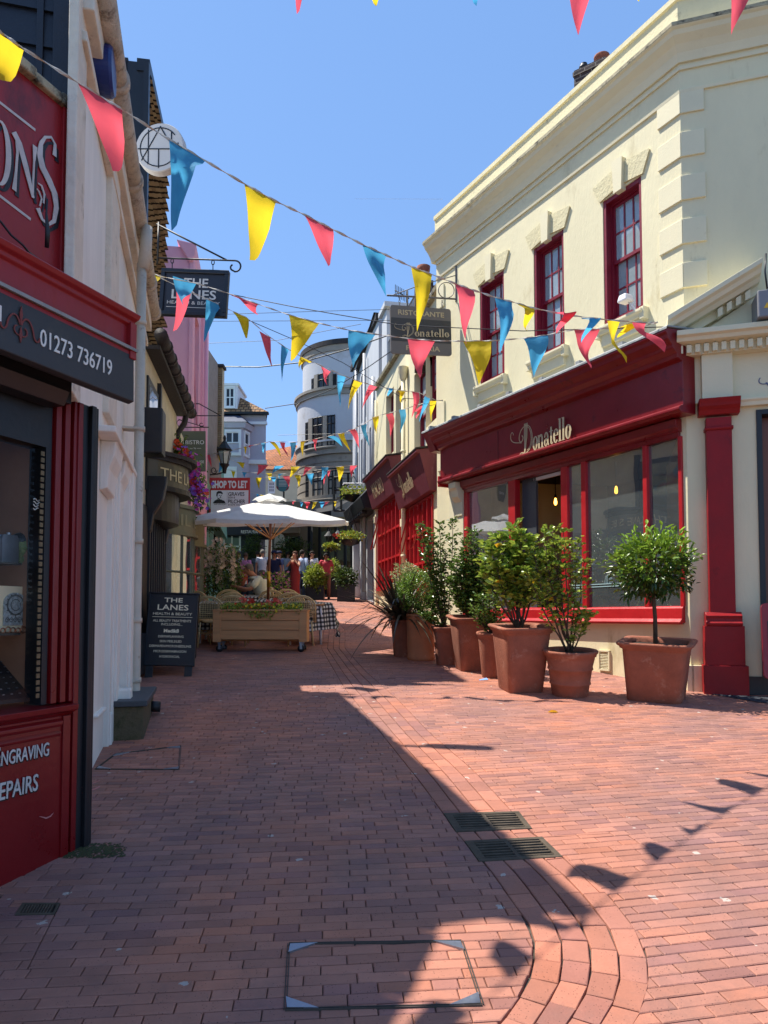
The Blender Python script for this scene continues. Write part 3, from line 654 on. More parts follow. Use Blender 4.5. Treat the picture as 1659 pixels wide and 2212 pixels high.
# bracelets on the lower shelf, tray of rings below
for k in range(9):
    s1 = S(6 + k * 11, 1358, -.16); rr = .012 + .004 * R()
    b = MB(FL1); b.tube([(s1 + rr * math.cos(q), -.16 + .4 * rr * math.sin(q) * .3, zh + rr + rr * math.sin(q)) for q in [2 * math.pi * i / 14 for i in range(14)]], .0035, 6, closed=True)
    o = b.build('bracelet', mat('copper', (196, 128, 96), .3, .1, 9, 0, metal=1) if k < 7 else M_steel)
    tag(o, 'copper bracelet in the row on the lower shelf of the shop window' if k < 7 else 'silver bracelet at the right end of the shelf row in the shop window', 'bracelet', 'copper bracelets along the display shelf' if k < 7 else 'silver bracelets at the shelf end')
a0, z0 = S(-40, 1500, -.12), Z(60, 1505, -.12); tp = lambda a, z, n: (a, n, z)
t = item('ring_tray', 'black jewellery tray of silver rings tilted at the bottom of the shop window', 'tray', S(20, 1490, -.2), -.2, z0)
b = MB(FL1)
c4 = [FL1.px(-50, 1425, -.35), FL1.px(22, 1422, -.35), FL1.px(78, 1509, -.1), FL1.px(-20, 1520, -.1)]
pp = [(c4[0][0], -.35, c4[0][1]), (c4[1][0], -.35, c4[1][1]), (c4[2][0], -.1, c4[2][1] + .01), (c4[3][0], -.1, c4[3][1] + .01)]
b.add(pp + [(p[0], p[1], p[2] - .02) for p in pp], [(3, 2, 1, 0), (4, 5, 6, 7), (0, 1, 5, 4), (1, 2, 6, 5), (2, 3, 7, 6), (3, 0, 4, 7)]); b.build('tray', M_black, t)
b = MB(FL1)
for i in range(5):
    for j in range(7):
        f, h = (i + .6) / 5.3, (j + .7) / 7.5; q = [(1 - f) * (1 - h) * pp[0][k] + f * (1 - h) * pp[1][k] + f * h * pp[2][k] + (1 - f) * h * pp[3][k] for k in range(3)]
        b = MB(FL1); b.box(q[0] - .005, q[0] + .005, q[1] - .004, q[1] + .004, q[2] + .001, q[2] + .006); b.build('ring', M_steel, t)

t_w = S(75, 1092, -.2)
b = MB(FL1); b.prism([(S(72, 1085, -.055), Z(72, 1110, -.055)), (S(86, 1085, -.055), Z(86, 1108, -.055)), (S(86, 1085, -.055), Z(86, 1076, -.055)), (S(72, 1085, -.055), Z(72, 1078, -.055))][:4], -.058, -.0575)
b.v = []; b.f = []; b.sm = []; b.mi = []
for k in range(4):
    x0, x1, zz = S(73, 1085, -.055), S(86, 1085, -.055), Z(80, 1080, -.055) - k * .016
    b.tube([(x0 + (x1 - x0) * i / 6, -.057, zz + .006 * math.sin(i * 1.1 + k)) for i in range(7 - k // 2)], .0035, 4)
b.build('window_decal', M_signw, sh)
# shutter box / charcoal fascia
nF = .30; e2 = S(289, 812, nF)
zf0, zf1 = Z(289, 869, nF), Z(289, 757, nF)
b = MB(FL1); b.extr([(-.05, zf0 + .17), (-.05, zf1), (nF - .03, zf1), (nF, zf1 - .03), (nF + .005, zf0), (nF - .03, zf0 - .01), (.12, zf0 + .05)], 0, e2)
b.build('fascia', M_fascia, sh, bevel=.005)
b = MB(FL1); b.box(0, e2 - .25, -.1, .1, zf0 - .06, zf0 + .09); b.extr([(.0, zf0 - .085), (.1, zf0 - .085), (.14, zf0 - .01), (.0, zf0 - .01)], 0, e2 - .3)
b.build('shutter_box', M_black, sh, bevel=.004)
b = MB(FL1); b.extr([(nF - .05, zf1), (nF + .02, zf1 - .012), (nF + .022, zf1 + .004), (nF - .05, zf1 + .03)], 0, e2 + .01); b.build('lead_flashing', M_lead, sh)
# red moulded cornice
e3 = S(298, 720, nF + .02); zc0, zc1 = Z(298, 771, nF), Z(298, 686, nF)
b = MB(FL1)
q = nF + .03
b.extr([(-.1, zc0), (q - .05, zc0), (q - .05, zc1 - .07), (q - .03, zc1 - .06), (q - .028, zc1 - .04), (q, zc1 - .03), (q + .012, zc1 - .008), (q, zc1), (-.1, zc1 + .05)], 0, e3)
b.box(e3 - .045, e3 + .004, -.1, q - .02, zc0 - .03, zc1 - .05)
b.extr([(q - .06, zc0 - .02), (q - .03, zc0 - .02), (q - .03, zc0 + .015), (q - .06, zc0 + .015)], 0, e3)
b.build('cornice', M_shopred, sh, bevel=.004)
# upper board
zb1 = Z(150, 235); zb0 = zc1
nb = -.32; eb = S(157, 420, nb)
zb1 = Z(150, 235, nb) - .03
b = MB(FL1); b.box(0, eb - .1, -.8, nb, zb0 - .3, zb1)
b.build('sign_board', M_shopred, sh)
b = MB(FL1); b.box(eb - .1, eb - .066, -.8, nb + .02, zb0, zb1); b.box(eb - .066, eb - .04, -.8, nb + .005, zb0 - .3, zb1); b.box(eb - .04, eb, -.8, nb + .03, zb0 - .3, zb1)
b.build('board_frame', M_shopred, sh, bevel=.004)
b = MB(FL1); rs = random.Random(5); x = 0
while x < eb - .08:
    l = .12 + rs.random() * .2; b.box(x, min(x + l, eb - .06), -.8, nb + .035 + rs.random() * .02, zb1, zb1 + .055 + rs.random() * .03); x += l + .004
b.build('stone_coping', M_grime, sh, bevel=.012)
b = MB(FL1)
for i in range(60):
    x = .3 + i * (eb - .9) / 60 * 1.0 + .0; k = rs.random() - .5
    b.tube([(x, nb - .08, zb1 + .08), (x + k * .05, nb - .08 + (rs.random() - .5) * .12, zb1 + .22)], .0016, 4)
b.build('bird_spikes', M_steel, sh)
# white ruled lines + painted letters of the board
def poly3(F, parts, mt, name, parent, n, th=.003):
    b = MB(F)
    for i, p in enumerate(parts): b.prism(p[::-1] if sum(p[j][0] * p[(j + 1) % len(p)][1] - p[(j + 1) % len(p)][0] * p[j][1] for j in range(len(p))) < 0 else p, n + i * .0004, n + th + i * .0004)
    return b.build(name, mt, parent)
def strokes(F, paths, mt, name, parent, n, th=.003):
    """paths: list of ([(s,z)..], [width..]) ribbons lying on a sign"""
    b = MB(F)
    for i, (pts, ws) in enumerate(paths):
        k = len(pts); Ls, Rs = [], []
        for j in range(k):
            a = pts[max(j - 1, 0)]; c = pts[min(j + 1, k - 1)]; dx, dz = c[0] - a[0], c[1] - a[1]; l = math.hypot(dx, dz) or 1; wd = (ws[j] if isinstance(ws, (list, tuple)) else ws) / 2
            Ls.append((pts[j][0] - dz / l * wd, pts[j][1] + dx / l * wd)); Rs.append((pts[j][0] + dz / l * wd, pts[j][1] - dx / l * wd))
        nn = n + th + i * .0004
        for j in range(k - 1):
            b.quad((Rs[j][0], nn, Rs[j][1]), (Rs[j + 1][0], nn, Rs[j + 1][1]), (Ls[j + 1][0], nn, Ls[j + 1][1]), (Ls[j][0], nn, Ls[j][1]))
            b.quad((Ls[j][0], nn, Ls[j][1]), (Ls[j + 1][0], nn, Ls[j + 1][1]), (Ls[j + 1][0], n, Ls[j + 1][1]), (Ls[j][0], n, Ls[j][1]))
            b.quad((Rs[j][0], n, Rs[j][1]), (Rs[j + 1][0], n, Rs[j + 1][1]), (Rs[j + 1][0], nn, Rs[j + 1][1]), (Rs[j][0], nn, Rs[j][1]))
    return b.build(name, mt, parent)
def bez(p0, p1, p2, p3, n=10):
    return [tuple((1 - t) ** 3 * p0[i] + 3 * (1 - t) ** 2 * t * p1[i] + 3 * (1 - t) * t * t * p2[i] + t ** 3 * p3[i] for i in (0, 1)) for t in [j / n for j in range(n + 1)]]
PX = lambda u, v: FL1.px(u, v, -.318)
def pline(pts): return [PX(*p) for p in pts]
def lw(px_): return px_ / 1550 * 3.9 / .8
def board_letters(off, mt, nm, n):
    o = lambda p: (p[0] + off[0], p[1] + off[1])
    ss = []
    # O (cut by the frame edge), N, S as flared strokes; photo positions of the letter skeletons
    Oc = [(-2 + 19 * math.cos(q), 330 + 68 * math.sin(q) + 3 * math.cos(q) * 2) for q in [2 * math.pi * i / 28 for i in range(29)]]
    ss.append(([o(PX(*p)) for p in Oc], [lw(4 + 7 * abs(math.cos(2 * math.pi * i / 28))) for i in range(29)]))
    ss.append(([o(PX(*p)) for p in ((34, 292), (36, 330), (33, 372), (29, 412))], [lw(7), lw(5), lw(5), lw(9)]))
    ss.append(([o(PX(*p)) for p in ((28, 286), (40, 310), (54, 360), (70, 428))], [lw(12), lw(12), lw(12), lw(6)]))
    ss.append(([o(PX(*p)) for p in ((74, 316), (72, 350), (70, 390), (69, 428))], [lw(10), lw(4), lw(4), lw(4)]))
    s1 = [(116, 338), (117, 312), (109, 297), (96, 297), (87, 310), (84, 335), (90, 362), (104, 390), (116, 418), (120, 448), (115, 478), (102, 486), (89, 474), (80, 450)]
    ss.append(([o(PX(*p)) for p in s1], [lw(x) for x in (9, 6, 5, 5, 8, 13, 15, 15, 14, 11, 8, 5, 6, 10)]))
    s2 = [(92, 440), (94, 420), (88, 402), (80, 396)]; ss.append(([o(PX(*p)) for p in s2], [lw(3), lw(4), lw(4), lw(2)]))
    s3 = [(84, 446), (88, 430), (82, 414), (77, 408)]; ss.append(([o(PX(*p)) for p in s3], [lw(2.5), lw(3), lw(3), lw(2)]))
    return strokes(FL1, ss, mt, nm, sh, n)
board_letters((.022, -.022), M_black, 'letter_shadow', -.319); board_letters((0, 0), M_silver, 'lettering', -.314)
for l_ in ([(-60, 175), (76, 281)], [(-60, 378), (66, 474)]): strokes(FL1, [(pline(l_), lw(5))], M_silver, 'ruled_line', sh, -.319)
# cable dangling over the board
b = MB(); b.tube([P(-20, 455, 3.45), P(4, 482, 3.5), P(24, 508, 3.55), P(50, 530, 3.6), P(62, 545, 3.65), P(84, 560, 3.75)], .006, 6)
b.tube([P(101, 535, 3.72), P(103, 500, 3.7), P(100, 460, 3.7), P(103, 430, 3.7)], [.012, .014, .006, .003], 6)
tag(b.build('cable', M_black), 'thin black cable looping across the red sign board', 'cable')
b = MB(FL1); b.shell(-.3, e - .02, 2.3, zb1 - .3, 2.5, -.52, True); b.build('wall', M_blackw, sh)
# fascia lettering
def ln(F, n): return lambda u, v: F.px(u, v, n)
fx = ln(FL1, nF + .005)
s0, z0 = fx(86, 742); s1, z1 = fx(241, 806)
za, zb = fx(88, 741)[1], fx(88, 703)[1]
text('01273 736719', FL1, s0, (z0 + z1) / 2 - .012, nF + .004, abs(zb - za) * .98, M_signw, sh, w=s1 - s0, name='phone_number', bold=.004)
sL, zL = fx(-10, 700); text('l', FL1, fx(-3, 690)[0], fx(0, 695)[1], nF + .004, abs(zb - za) * .9, M_signw, sh, w=.012, name='phone_number')
rc = mat('faded_red_scroll', (120, 50, 44), .6, .1, 9, 0); cxs, czs = fx(44, 702)
sc = []
for sg in (-1, 1):
    sc.append(([(cxs + sg * a, czs + c) for a, c in bez((.002, .0), (.03, .08), (.07, .02), (.075, -.03), 8) + bez((.075, -.03), (.085, -.06), (.11, -.05), (.108, -.025), 6)[1:]], .008))
    sc.append(([(cxs + sg * a, czs + c) for a, c in bez((.0, -.05), (.04, -.06), (.045, -.01), (.02, -.01), 8)], .006))
sc.append(([(cxs, czs + .09), (cxs, czs + .05), (cxs, czs)], [.001, .018, .003])); sc.append(([(cxs, czs - .01), (cxs, czs - .05), (cxs, czs - .085)], [.003, .018, .001]))
strokes(FL1, sc, rc, 'scroll_ornament', sh, nF + .006)
# stall riser lettering
fr = ln(FL1, .002)
for wd, uR, vB, vT, uL in (('ENGRAVING', 104, 1631, 1603, -22), ('REPAIRS', 80, 1706, 1671, -26)):
    s1, zb_ = fr(uR, vB); zt_ = fr(uR, vT)[1]; s0 = fr(uL, vB)[0]
    for dx, mt, nn in ((.008, M_black, .001), (0, M_silver, .005)):
        text(wd[0], FL1, s0 + dx, zb_ - dx, nn, (zt_ - zb_) * 1.35, mt, sh, w=.055, bold=.01)
        text(wd[1:], FL1, s0 + .06 + dx, zb_ - dx, nn, (zt_ - zb_), mt, sh, w=s1 - s0 - .06, bold=.01, shear=.06)
strokes(FL1, [(pline([(-12, 1750), (4, 1754), (14, 1750), (20, 1743)]), [.002, .008, .006, .001]), (pline([(84, 1691), (95, 1687)]), .003), (pline([(108, 1682), (124, 1676)]), .003), (pline([(84, 1702), (100, 1697), (112, 1694), (124, 1689)]), .006)], mat('pinkish_script', (190, 120, 116), .6, .1, 9, 0), 'painted_flourish', sh, .002)
b = MB(); p0 = G(133, 1806); b.add([(p0.x + a, p0.y + c, gz(p0.y) + h) for a, c, h in ((-.025, .0, 0), (.005, -.02, .002), (.028, .005, .05), (-.005, .025, .052), (-.02, .02, .03))], [(0, 1, 2, 3), (0, 3, 4)])
tag(b.build('paper_scrap', M_signw), 'white scrap of paper leaning at the foot of the red pilaster', 'litter')

# ---- white painted building
FL2 = Frame((-1.93, 4.35), (-.2533, 1)); E2 = 5.3
F2 = lambda u, v, n=0: FL2.px(u, v, n)
wb = thing('white_building', 'cracked white painted building with tall ribbed pilasters and a stone gutter', 'building', (-2.9, 7, .5))
zt2 = 5.62
b = MB(FL2); b.wall(.17, E2, 0, zt2 + .3, (), 0); b.shell(.17, E2, 0, zt2 + .3, 5); b.build('wall', M_white, wb)
b = MB(FL2)   # ribbed mouldings: pixel columns at eye height
def vrib(u0, u1, v, z0, z1, n0, n1):
    a, c = F2(u0, v, n1)[0], F2(u1, v, n1)[0]; b.box(a, c, n0, n1, z0, z1)
gz2 = lambda s: FL2.g(s)
zi = F2(240, 880)[1] + .0
for (u0, u1, n1, ztop) in ((236, 240, .02, 2.9), (241, 247, .045, 2.9), (249, 254, .06, 2.9), (256, 262, .08, 2.95), (264, 268, .06, 3.0), (271, 276, .09, 3.0), (278, 283, .12, 3.05), (285, 292, .14, 3.1)):
    a = F2(u0, 1250, n1)[0]; c = F2(u1, 1250, n1)[0]; b.box(a, c, -.05, n1, gz2(a) + .0, ztop)
b.build('pilaster', M_white, wb, bevel=.008)
b = MB(FL2)
a = F2(262, 1430, .1)[0]; c = F2(292, 1430, .2)[0]
b.box(a, c, -.05, .2, gz2(a), gz2(a) + .42, .02)
a = F2(212, 1500, .03)[0]; b.box(a, a + .5, -.04, .035, F2(215, 1540)[1] - .0, F2(215, 1540)[1] + .03)
sx_ = F2(240, 1600, .05)[0]; b.box(sx_ - .06, sx_ + .02, 0, .06, gz2(sx_) - .05, gz2(sx_) + .27)
b.build('plinth', M_white, wb, bevel=.015)
b = MB(FL2)
for (u0, u1) in ((246, 262), (268, 286)):     # console brackets heading the pilasters
    a = F2(u0, 900, .1)[0]; c = F2(u1, 900, .1)[0]; zt_ = 3.05
    b.extr([(0, zt_ - .4), (.06, zt_ - .38), (.07, zt_ - .22), (.11, zt_ - .12), (.12, zt_ - .02), (.13, zt_), (0, zt_)], a, c)
b.box(F2(236, 880, .1)[0], F2(296, 880, .1)[0], 0, .15, 3.05, 3.1)
b.build('bracket', M_white, wb, bevel=.01)
# oversailing flat pilaster and band on upper wall
b = MB(FL2)
for (u0, u1, v, n1) in ((166, 185, 300, .03), (245, 262, 330, .05)):
    a = F2(u0, v, n1)[0]; c = F2(u1, v, n1)[0]; b.box(a, c, -.03, n1, 3.0 if u0 < 200 else 3.3, zt2)
b.box(0, E2, 0, .06, zt2 - .35, zt2 - .28); b.box(0, E2, 0, .1, zt2 - .14, zt2 + .02)
b.build('moulding', mat('peeling_paint', (222, 211, 192), .85, .12, 5, .5, 20, c2=(166, 150, 130), amt=.35, cs=4), wb, bevel=.01)
b = MB(FL2); x = 0; rs = random.Random(8)
while x < E2 - .05:
    l = min(.9 + rs.random() * .4, E2 - x); b.tube([(x, .12, zt2 + .1), (x + l - .06, .12, zt2 + .1)], .09, 14)
    b.tube([(x + l - .1, .12, zt2 + .1), (x + l - .03, .12, zt2 + .1)], .106, 14); x += l
b.build('gutter', M_stonepipe, wb)
# near end wall clad in dark weatherboard, its corner board against the white front
FE2 = Frame((-1.93 - 2.907 + .006 - .0417, 4.35 - .7365 - .024 + .165), (.969, .2455)); b = MB(FE2); z = 3.6
while z < zt2 + .3: b.extr([(-.05, z), (.022, z), (.002, z + .24), (-.05, z + .24)], 0, 2.9); z += .24
b.build('weatherboard', M_blackw, wb)
b = MB(FE2); b.box(2.84, 2.97, -.03, .05, 3.6, zt2 + .3); b.box(2.74, 2.78, -.03, .035, 3.6, zt2 + .3); b.build('corner_board', M_blackw, wb, bevel=.004)
# downpipe at the far end
sd = F2(307, 1100, .2)[0]
b = MB(FL2); n_ = .16
b.tube([(sd, .2, zt2 + .05), (sd, .2, zt2 - .15), (sd + .0, .17, zt2 - .4)], .06, 10)
gd = FL2.g(sd, n_)
b.tube([(sd, n_, zt2 - .35), (sd, n_, gd + .16), (sd, n_ + .03, gd + .08), (sd + .0, n_ + .1, gd + .06)], .048, 12)
for z in (gd + .35, gd + .95, gd + 1.75, gd + 2.9, gd + 4.0): b.tube([(sd, n_, z), (sd, n_, z + .05)], .058, 12); b.box(sd - .07, sd + .07, 0, n_, z + .01, z + .03)
b.build('downpipe', M_pipe, wb)
b = MB(FL2); sd2 = sd - .0; b.tube([(sd + .09, n_ + .12, gd + .1), (sd + .09, n_ + .24, gd + .09)], .055, 12); b.build('drain_spout', M_iron, wb)
# blue plaque seen edge on
sc_, zc_ = F2(207, 150, .03)
t = thing('blue_plaque', 'round blue plaque seen edge-on high on the white wall', 'plaque', FL2((sc_, 0, zc_)))
hz = (F2(207, 97, .03)[1] - F2(207, 203, .03)[1]) / 2
b = MB(lambda p: FL2((sc_ + p[0], .002 + p[2], zc_ + p[1]))); b.lathe((0, 0, 0), [(hz, 0), (hz, .13), (hz * .9, .15)], 36, sm=False)
b.build('disc', mat('plaque_blue', (22, 44, 110), .35, .1, 6, .05, 20), t)
# wires hooked to the wall
b = MB()
hk = P(278, 566, 9.0)
b.tube([P(276, 676, 8.9), P(276, 620, 8.9), hk, P(282, 564, 9.1), P(300, 577, 9.35), P(322, 588, 9.5)], .008, 5)
rs = random.Random(2)
for i in range(9):
    p = P(300 + rs.random() * 30, 578 + rs.random() * 26, 9.5); q = p + Vector(((rs.random() - .5) * .25, (rs.random() - .5) * .1, (rs.random() - .5) * .2)); r_ = p + Vector(((rs.random() - .5) * .3, 0, (rs.random() - .5) * .2))
    b.tube([p, (p + q) / 2 + Vector((0, 0, .04)), q, r_], .007, 4)
tag(b.build('hook_wire', M_iron), 'tangle of black wire hooked on the white wall, holding the bunting', 'wire')
# projecting round sign
t = thing('round_sign', 'round white projecting sign with black angular letters in a ring', 'sign', P(348, 324, 7.3))
cS = P(348, 324, 7.3); FS = Frame((cS.x, cS.y), (.995, -.1)); rS = .262
b = MB(lambda p: FS((p[0], p[2], cS.z + p[1]))); b.lathe((0, 0, -.055), [(rS * .97, 0), (rS, .012), (rS, .09), (rS * .97, .102)], 40, sm=False); b.build('disc', mat('sign_grey_white', (196, 194, 190), .5, .03, 6, 0), t)
b = MB(FS); b.box(-.62, -rS + .02, -.025, .025, cS.z - .03, cS.z + .06); b.build('arm', mat('sign_grey_white', (196, 194, 190), .5, .03, 6, 0), t, bevel=.004)
K = lambda u, v: ((u - 348) / 1550 * 7.3, cS.z - (v - 324) / 1550 * 7.3)
kr = .205
cir = [(kr * math.cos(q), cS.z + kr * math.sin(q)) for q in [math.radians(35) + 2 * math.pi * i / 40 * .93 for i in range(41)]]
lws = .011
strokes(FS, [(cir, lws), ([K(323, 283), K(323, 362)], lws), ([K(299, 325), K(372, 330)], lws), ([K(308, 352), K(351, 277), K(370, 312)], lws), ([K(350, 278), K(366, 306)], lws), ([K(347, 330), K(347, 372)], lws), ([K(376, 290), K(376, 312)], lws)], M_black, 'lettering', t, .048)
# stone doorstep
p = [G(241, 1597), G(310, 1597), G(328, 1536), G(268, 1520)]
t = thing('stone_step', 'mossy stone doorstep with a slate top against the white wall', 'step', p[0])
zt_ = P(310, 1513, p[1].y).z
b = MB(FL2); sa = FL2.px(312, 1590, 0)[0]
oa = (Vector((p[1].x, p[1].y, 0)) - FL2.O); sA_, nA_ = oa.dot(FL2.d), oa.dot(FL2.n); ob = (Vector((p[2].x, p[2].y, 0)) - FL2.O); sB_ = ob.dot(FL2.d)
b.box(sA_, sB_ + .12, -.02, nA_, gz(p[0].y) - .05, zt_ - .05); b.build('block', mat('mossy_stone', (92, 82, 60), .9, .3, 5, .6, 20, c2=(52, 56, 26), amt=.5, cs=5), t, bevel=.015)
b = MB(FL2); b.box(sA_ - .03, sB_ + .14, -.02, nA_ + .03, zt_ - .05, zt_); b.build('slab', M_slate, t, bevel=.008)

# ---- black shop + bistro (low eaves), with the tile-hung storey above
FL3 = Frame((-3.40, 10.12), (-.16, 1)); F3 = lambda u, v, n=0: FL3.px(u, v, n)
bs = thing('black_shopfront', 'black painted shopfront with curved gilt-lettered fascia over the window', 'shop', FL3((1, 0, gz(11))))
sE = F3(343, 1250, 0)[0]
zE = 5.45
b = MB(FL3); b.wall(-1.2, 3.4, .3, zE, ((.15, .9, 3.5, 5.0),), .1); b.shell(-1.2, 3.4, .3, zE, 4); b.build('wall', M_creamr, bs)
b = MB(FL3)
for i in range(9): x = .1 + i * .2; b.box(x, x + .05, 0, .07, FL3.g(x), 3.2)
b.box(-1.2, 1.9, -.02, .04, .3, 3.2); b.box(-1.2, 1.9, 0, .12, FL3.g(0), FL3.g(1) + .45); b.build('shopfront', M_black, bs, bevel=.005)
b = MB(FL3); b.box(.02, 1.0, -.15, .03, 3.45, 5.1); b.box(1.0, 1.12, -.02, .06, 3.2, 5.3); b.build('window_frame', M_black, bs, bevel=.004)
b = MB(FL3); b.box(.1, .92, .03, .035, 3.6, 5.0); b.build('window_pane', G_dark, bs)
def bow(F, s0, s1, z0, z1, bulge, n0=0.0, N_=14, th=None):
    b = MB(F); pts = [(s0 + (s1 - s0) * i / N_, n0 + bulge * math.sin(math.pi * i / N_) ** .8) for i in range(N_ + 1)]
    for (a, c), (d, e_) in zip(pts, pts[1:]): b.add([(a, c, z0), (d, e_, z0), (d, e_, z1), (a, c, z1)], [(0, 1, 2, 3)], True)
    if th is None:
        b.add([(a, c, z1) for a, c in pts] + [(s1, 0, z1), (s0, 0, z1)], [list(range(N_ + 3))]); b.add([(a, c, z0) for a, c in pts] + [(s1, 0, z0), (s0, 0, z0)], [list(range(N_ + 3))[::-1]])
    return b
q0, q1 = .05, 1.75
zb0_ = F3(335, 985, .4)[1]; zb1_ = zb0_ + .36
bow(FL3, q0, q1, zb0_, zb1_, .5).build('bow_fascia', mat('aged_gilt_board', (84, 80, 62), .4, .15, 4, .05, 30), bs)
bow(FL3, q0 - .02, q1 + .02, zb1_, zb1_ + .07, .55).build('bow_cornice', M_gtan, bs); bow(FL3, q0 - .04, q1 + .04, zb1_ + .07, zb1_ + .13, .63).build('bow_cornice', M_gtan, bs); bow(FL3, q0 + .03, q1 - .03, zb0_ - .07, zb0_, .54).build('bow_moulding', M_black, bs); bow(FL3, q0 + .12, q1 - .12, zb0_ - .5, zb0_ - .07, .36).build('bow_soffit', M_black, bs)
def bowtext(s, F, s0, s1, z, h, bulge, m, parent, q0, q1):
    o = text(s, ident_frame, 0, 0, 0, h, m, parent, w=s1 - s0, name='lettering'); me = o.data
    for v in me.vertices:
        s_ = s0 + v.co.x; t_ = min(max((s_ - q0) / (q1 - q0), 0), 1); v.co = F((s_, bulge * math.sin(math.pi * t_) ** .8 + .006 + v.co.y, z + v.co.z))
    return o
ident_frame = lambda p: Vector((p[0], p[1], p[2]))
bowtext('THE LANES BE', FL3, q0 + .15, q1 - .22, zb0_ + .09, .17, .5, M_gold, bs, q0, q1)
for a in (q0 + .02, q1 - .1):
    b = MB(FL3); b.extr([(0, zb0_ - .75), (.08, zb0_ - .7), (.12, zb0_ - .45), (.24, zb0_ - .25), (.28, zb0_ - .05), (.3, zb0_ + .1), (0, zb0_ + .1)], a, a + .14); b.build('console_bracket', M_black, bs, bevel=.02)
# wall lamp boxes on the cream wall
p0 = P(335, 935, 11)
b = MB(FL3); s_, z_ = F3(334, 935, .2); b.box(s_ - .12, s_ + .2, 0, .32, z_ - .3, z_ + .32); tag(b.build('speaker_box', M_black, bevel=.02), 'black box mounted under the eaves above the curved fascia', 'speaker')
# eave gutter, and tile hung upper storey
b = MB(FL3); x = -.2; rs = random.Random(11)
while x < 3.4: b.tube([(x, .22, 5.62), (x + .5, .22, 5.62)], .095, 12); b.tube([(x + .44, .22, 5.62), (x + .5, .22, 5.62)], .112, 12); x += .5
b.tube([(3.38, .2, 5.6), (3.38, .14, 5.3), (3.38, .02, 5.1), (3.38, .02, 3.3)], .055, 10)
b.box(-.1, 3.4, 0, .2, 5.44, 5.5)
b.build('gutter', M_gtan, bs)
th_ = thing('tile_hung_house', 'tall dark house with tile-hung storey rising behind the low gutter', 'building', FL3((3, -1, gz(13))))
b = MB(FL3)
sT = 1.1
b.box(sT, 3.3, -3.5, -.34, 5.3, 10.55); b.box(sT + .0, 3.35, -.34, -.28, 5.6, 10.4); b.build('wall', M_black, th_)
def tiles(F, s0, s1, z0, z1, n, nm, parent, mt, step=.1, dep=.035, seed=1):
    b = MB(F); z = z0; rs = random.Random(seed)
    while z < z1 - .01:
        x = s0 - (0 if int(z / step) % 2 else .08)
        while x < s1:
            a, c = max(x, s0), min(x + .165, s1); j = rs.random() * .012
            if c - a > .02: b.add([(a, n, z + step), (a, n + dep + j, z + j), (c, n + dep + j, z), (c, n, z + step), (a, n, z + j), (c, n, z)], [(1, 2, 3, 0), (4, 5, 2, 1), (4, 1, 0), (5, 3, 2)])
            x += .17
        z += step
    return b.build(nm, mt, parent)
M_tile = mat('buff_hung_tile', (166, 150, 120), .85, .22, 4, .3, 30, c2=(110, 96, 74), amt=.3, cs=5)
M_tiled = mat('brown_roof_tile', (150, 112, 78), .85, .25, 5, .3, 30, c2=(82, 62, 46), amt=.4, cs=5)
# tile edges seen end-on: a tile-hung face turned towards the camera
FT = Frame(tuple(FL3((sT, -.9, 0)))[:2], (FL3.n.x, FL3.n.y)); FT.n = -FL3.d
sg = thing('x', 'x', 'x') if 0 else None
tiles(FL3, sT + .05, 3.3, 5.6, 10.4, -.285, 'hung_tiles', th_, brickmat('striped_hung_tiles', (176, 158, 128), (140, 122, 96), (24, 20, 18), .17, .25, .035, (FL3.d.x, FL3.d.y)), .25, .1, 3)
b = MB(FL3); b.box(sT - .02, 3.35, -.4, -.2, 10.4, 10.6); b.box(sT - .1, sT + .04, -.28, -.2, 5.6, 10.5); b.box(sT + .0, sT + .1, -.62, -.54, 5.6, 10.6); b.build('barge_board', M_black, th_)

# ---- olive bistro with two bow windows
bi = thing('olive_bistro', 'olive green bistro front with curved bow windows beside the black shop', 'restaurant', FL3((3, 0, gz(13))))
sB0, sB1 = 1.85, 5.4
b = MB(FL3); b.wall(3.4, sB1, .3, 5.3); b.shell(3.4, sB1, .3, 5.3, 4); b.build('wall', M_creamr, bi)
for k, (a, c) in enumerate(((1.9, 3.5), (3.75, 5.3))):
    zg_ = FL3.g(a) ; zw0, zw1 = zg_ + .62, F3(355, 1100, .35)[1]
    bow(FL3, a, c, zg_ - .1, zw0, .42).build('stall_riser', M_olive, bi)
    bow(FL3, a, c, zw1, zw1 + .42, .44).build('fascia', M_olive, bi); bow(FL3, a - .02, c + .02, zw1 + .42, zw1 + .48, .5).build('cornice', M_olive, bi); bow(FL3, a - .02, c + .02, zw1 - .05, zw1, .49).build('cornice', M_olive, bi)
    b = MB(FL3); N_ = 5; zmid = zw0 + (zw1 - zw0) * .52
    for i in range(N_ + 1):
        x = a + (c - a) * i / N_; y = .42 * math.sin(math.pi * i / N_) ** .8; b.box(x - .02, x + .02, y - .03, y + .012, zw0, zw1)
    pts = [(a + (c - a) * i / 14, .42 * math.sin(math.pi * i / 14) ** .8) for i in range(15)]
    for zz in (zw0 + .02, zmid, zw1 - .02): b.tube([(x, y, zz) for x, y in pts], .02, 4)
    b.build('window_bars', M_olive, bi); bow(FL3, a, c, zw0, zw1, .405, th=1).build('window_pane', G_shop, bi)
    b = MB(FL3); b.box(a, c, -.9, -.85, zw0, zw1 + .3); b.build('room_lining', mat('warm_room', (150, 126, 80), .9, .3, 1.5, .05, 5), bi)
    if k == 0: bowtext('IL BIS', FL3, a + .25, a + 1.1, zw1 + .12, .2, .44, mat('raised_olive', (150, 144, 108), .5, .05, 9, 0), bi, a, c)
t = thing('menu_board', 'small red-framed chalk menu board leaning by the olive bistro window', 'menu board', G(392, 1300))
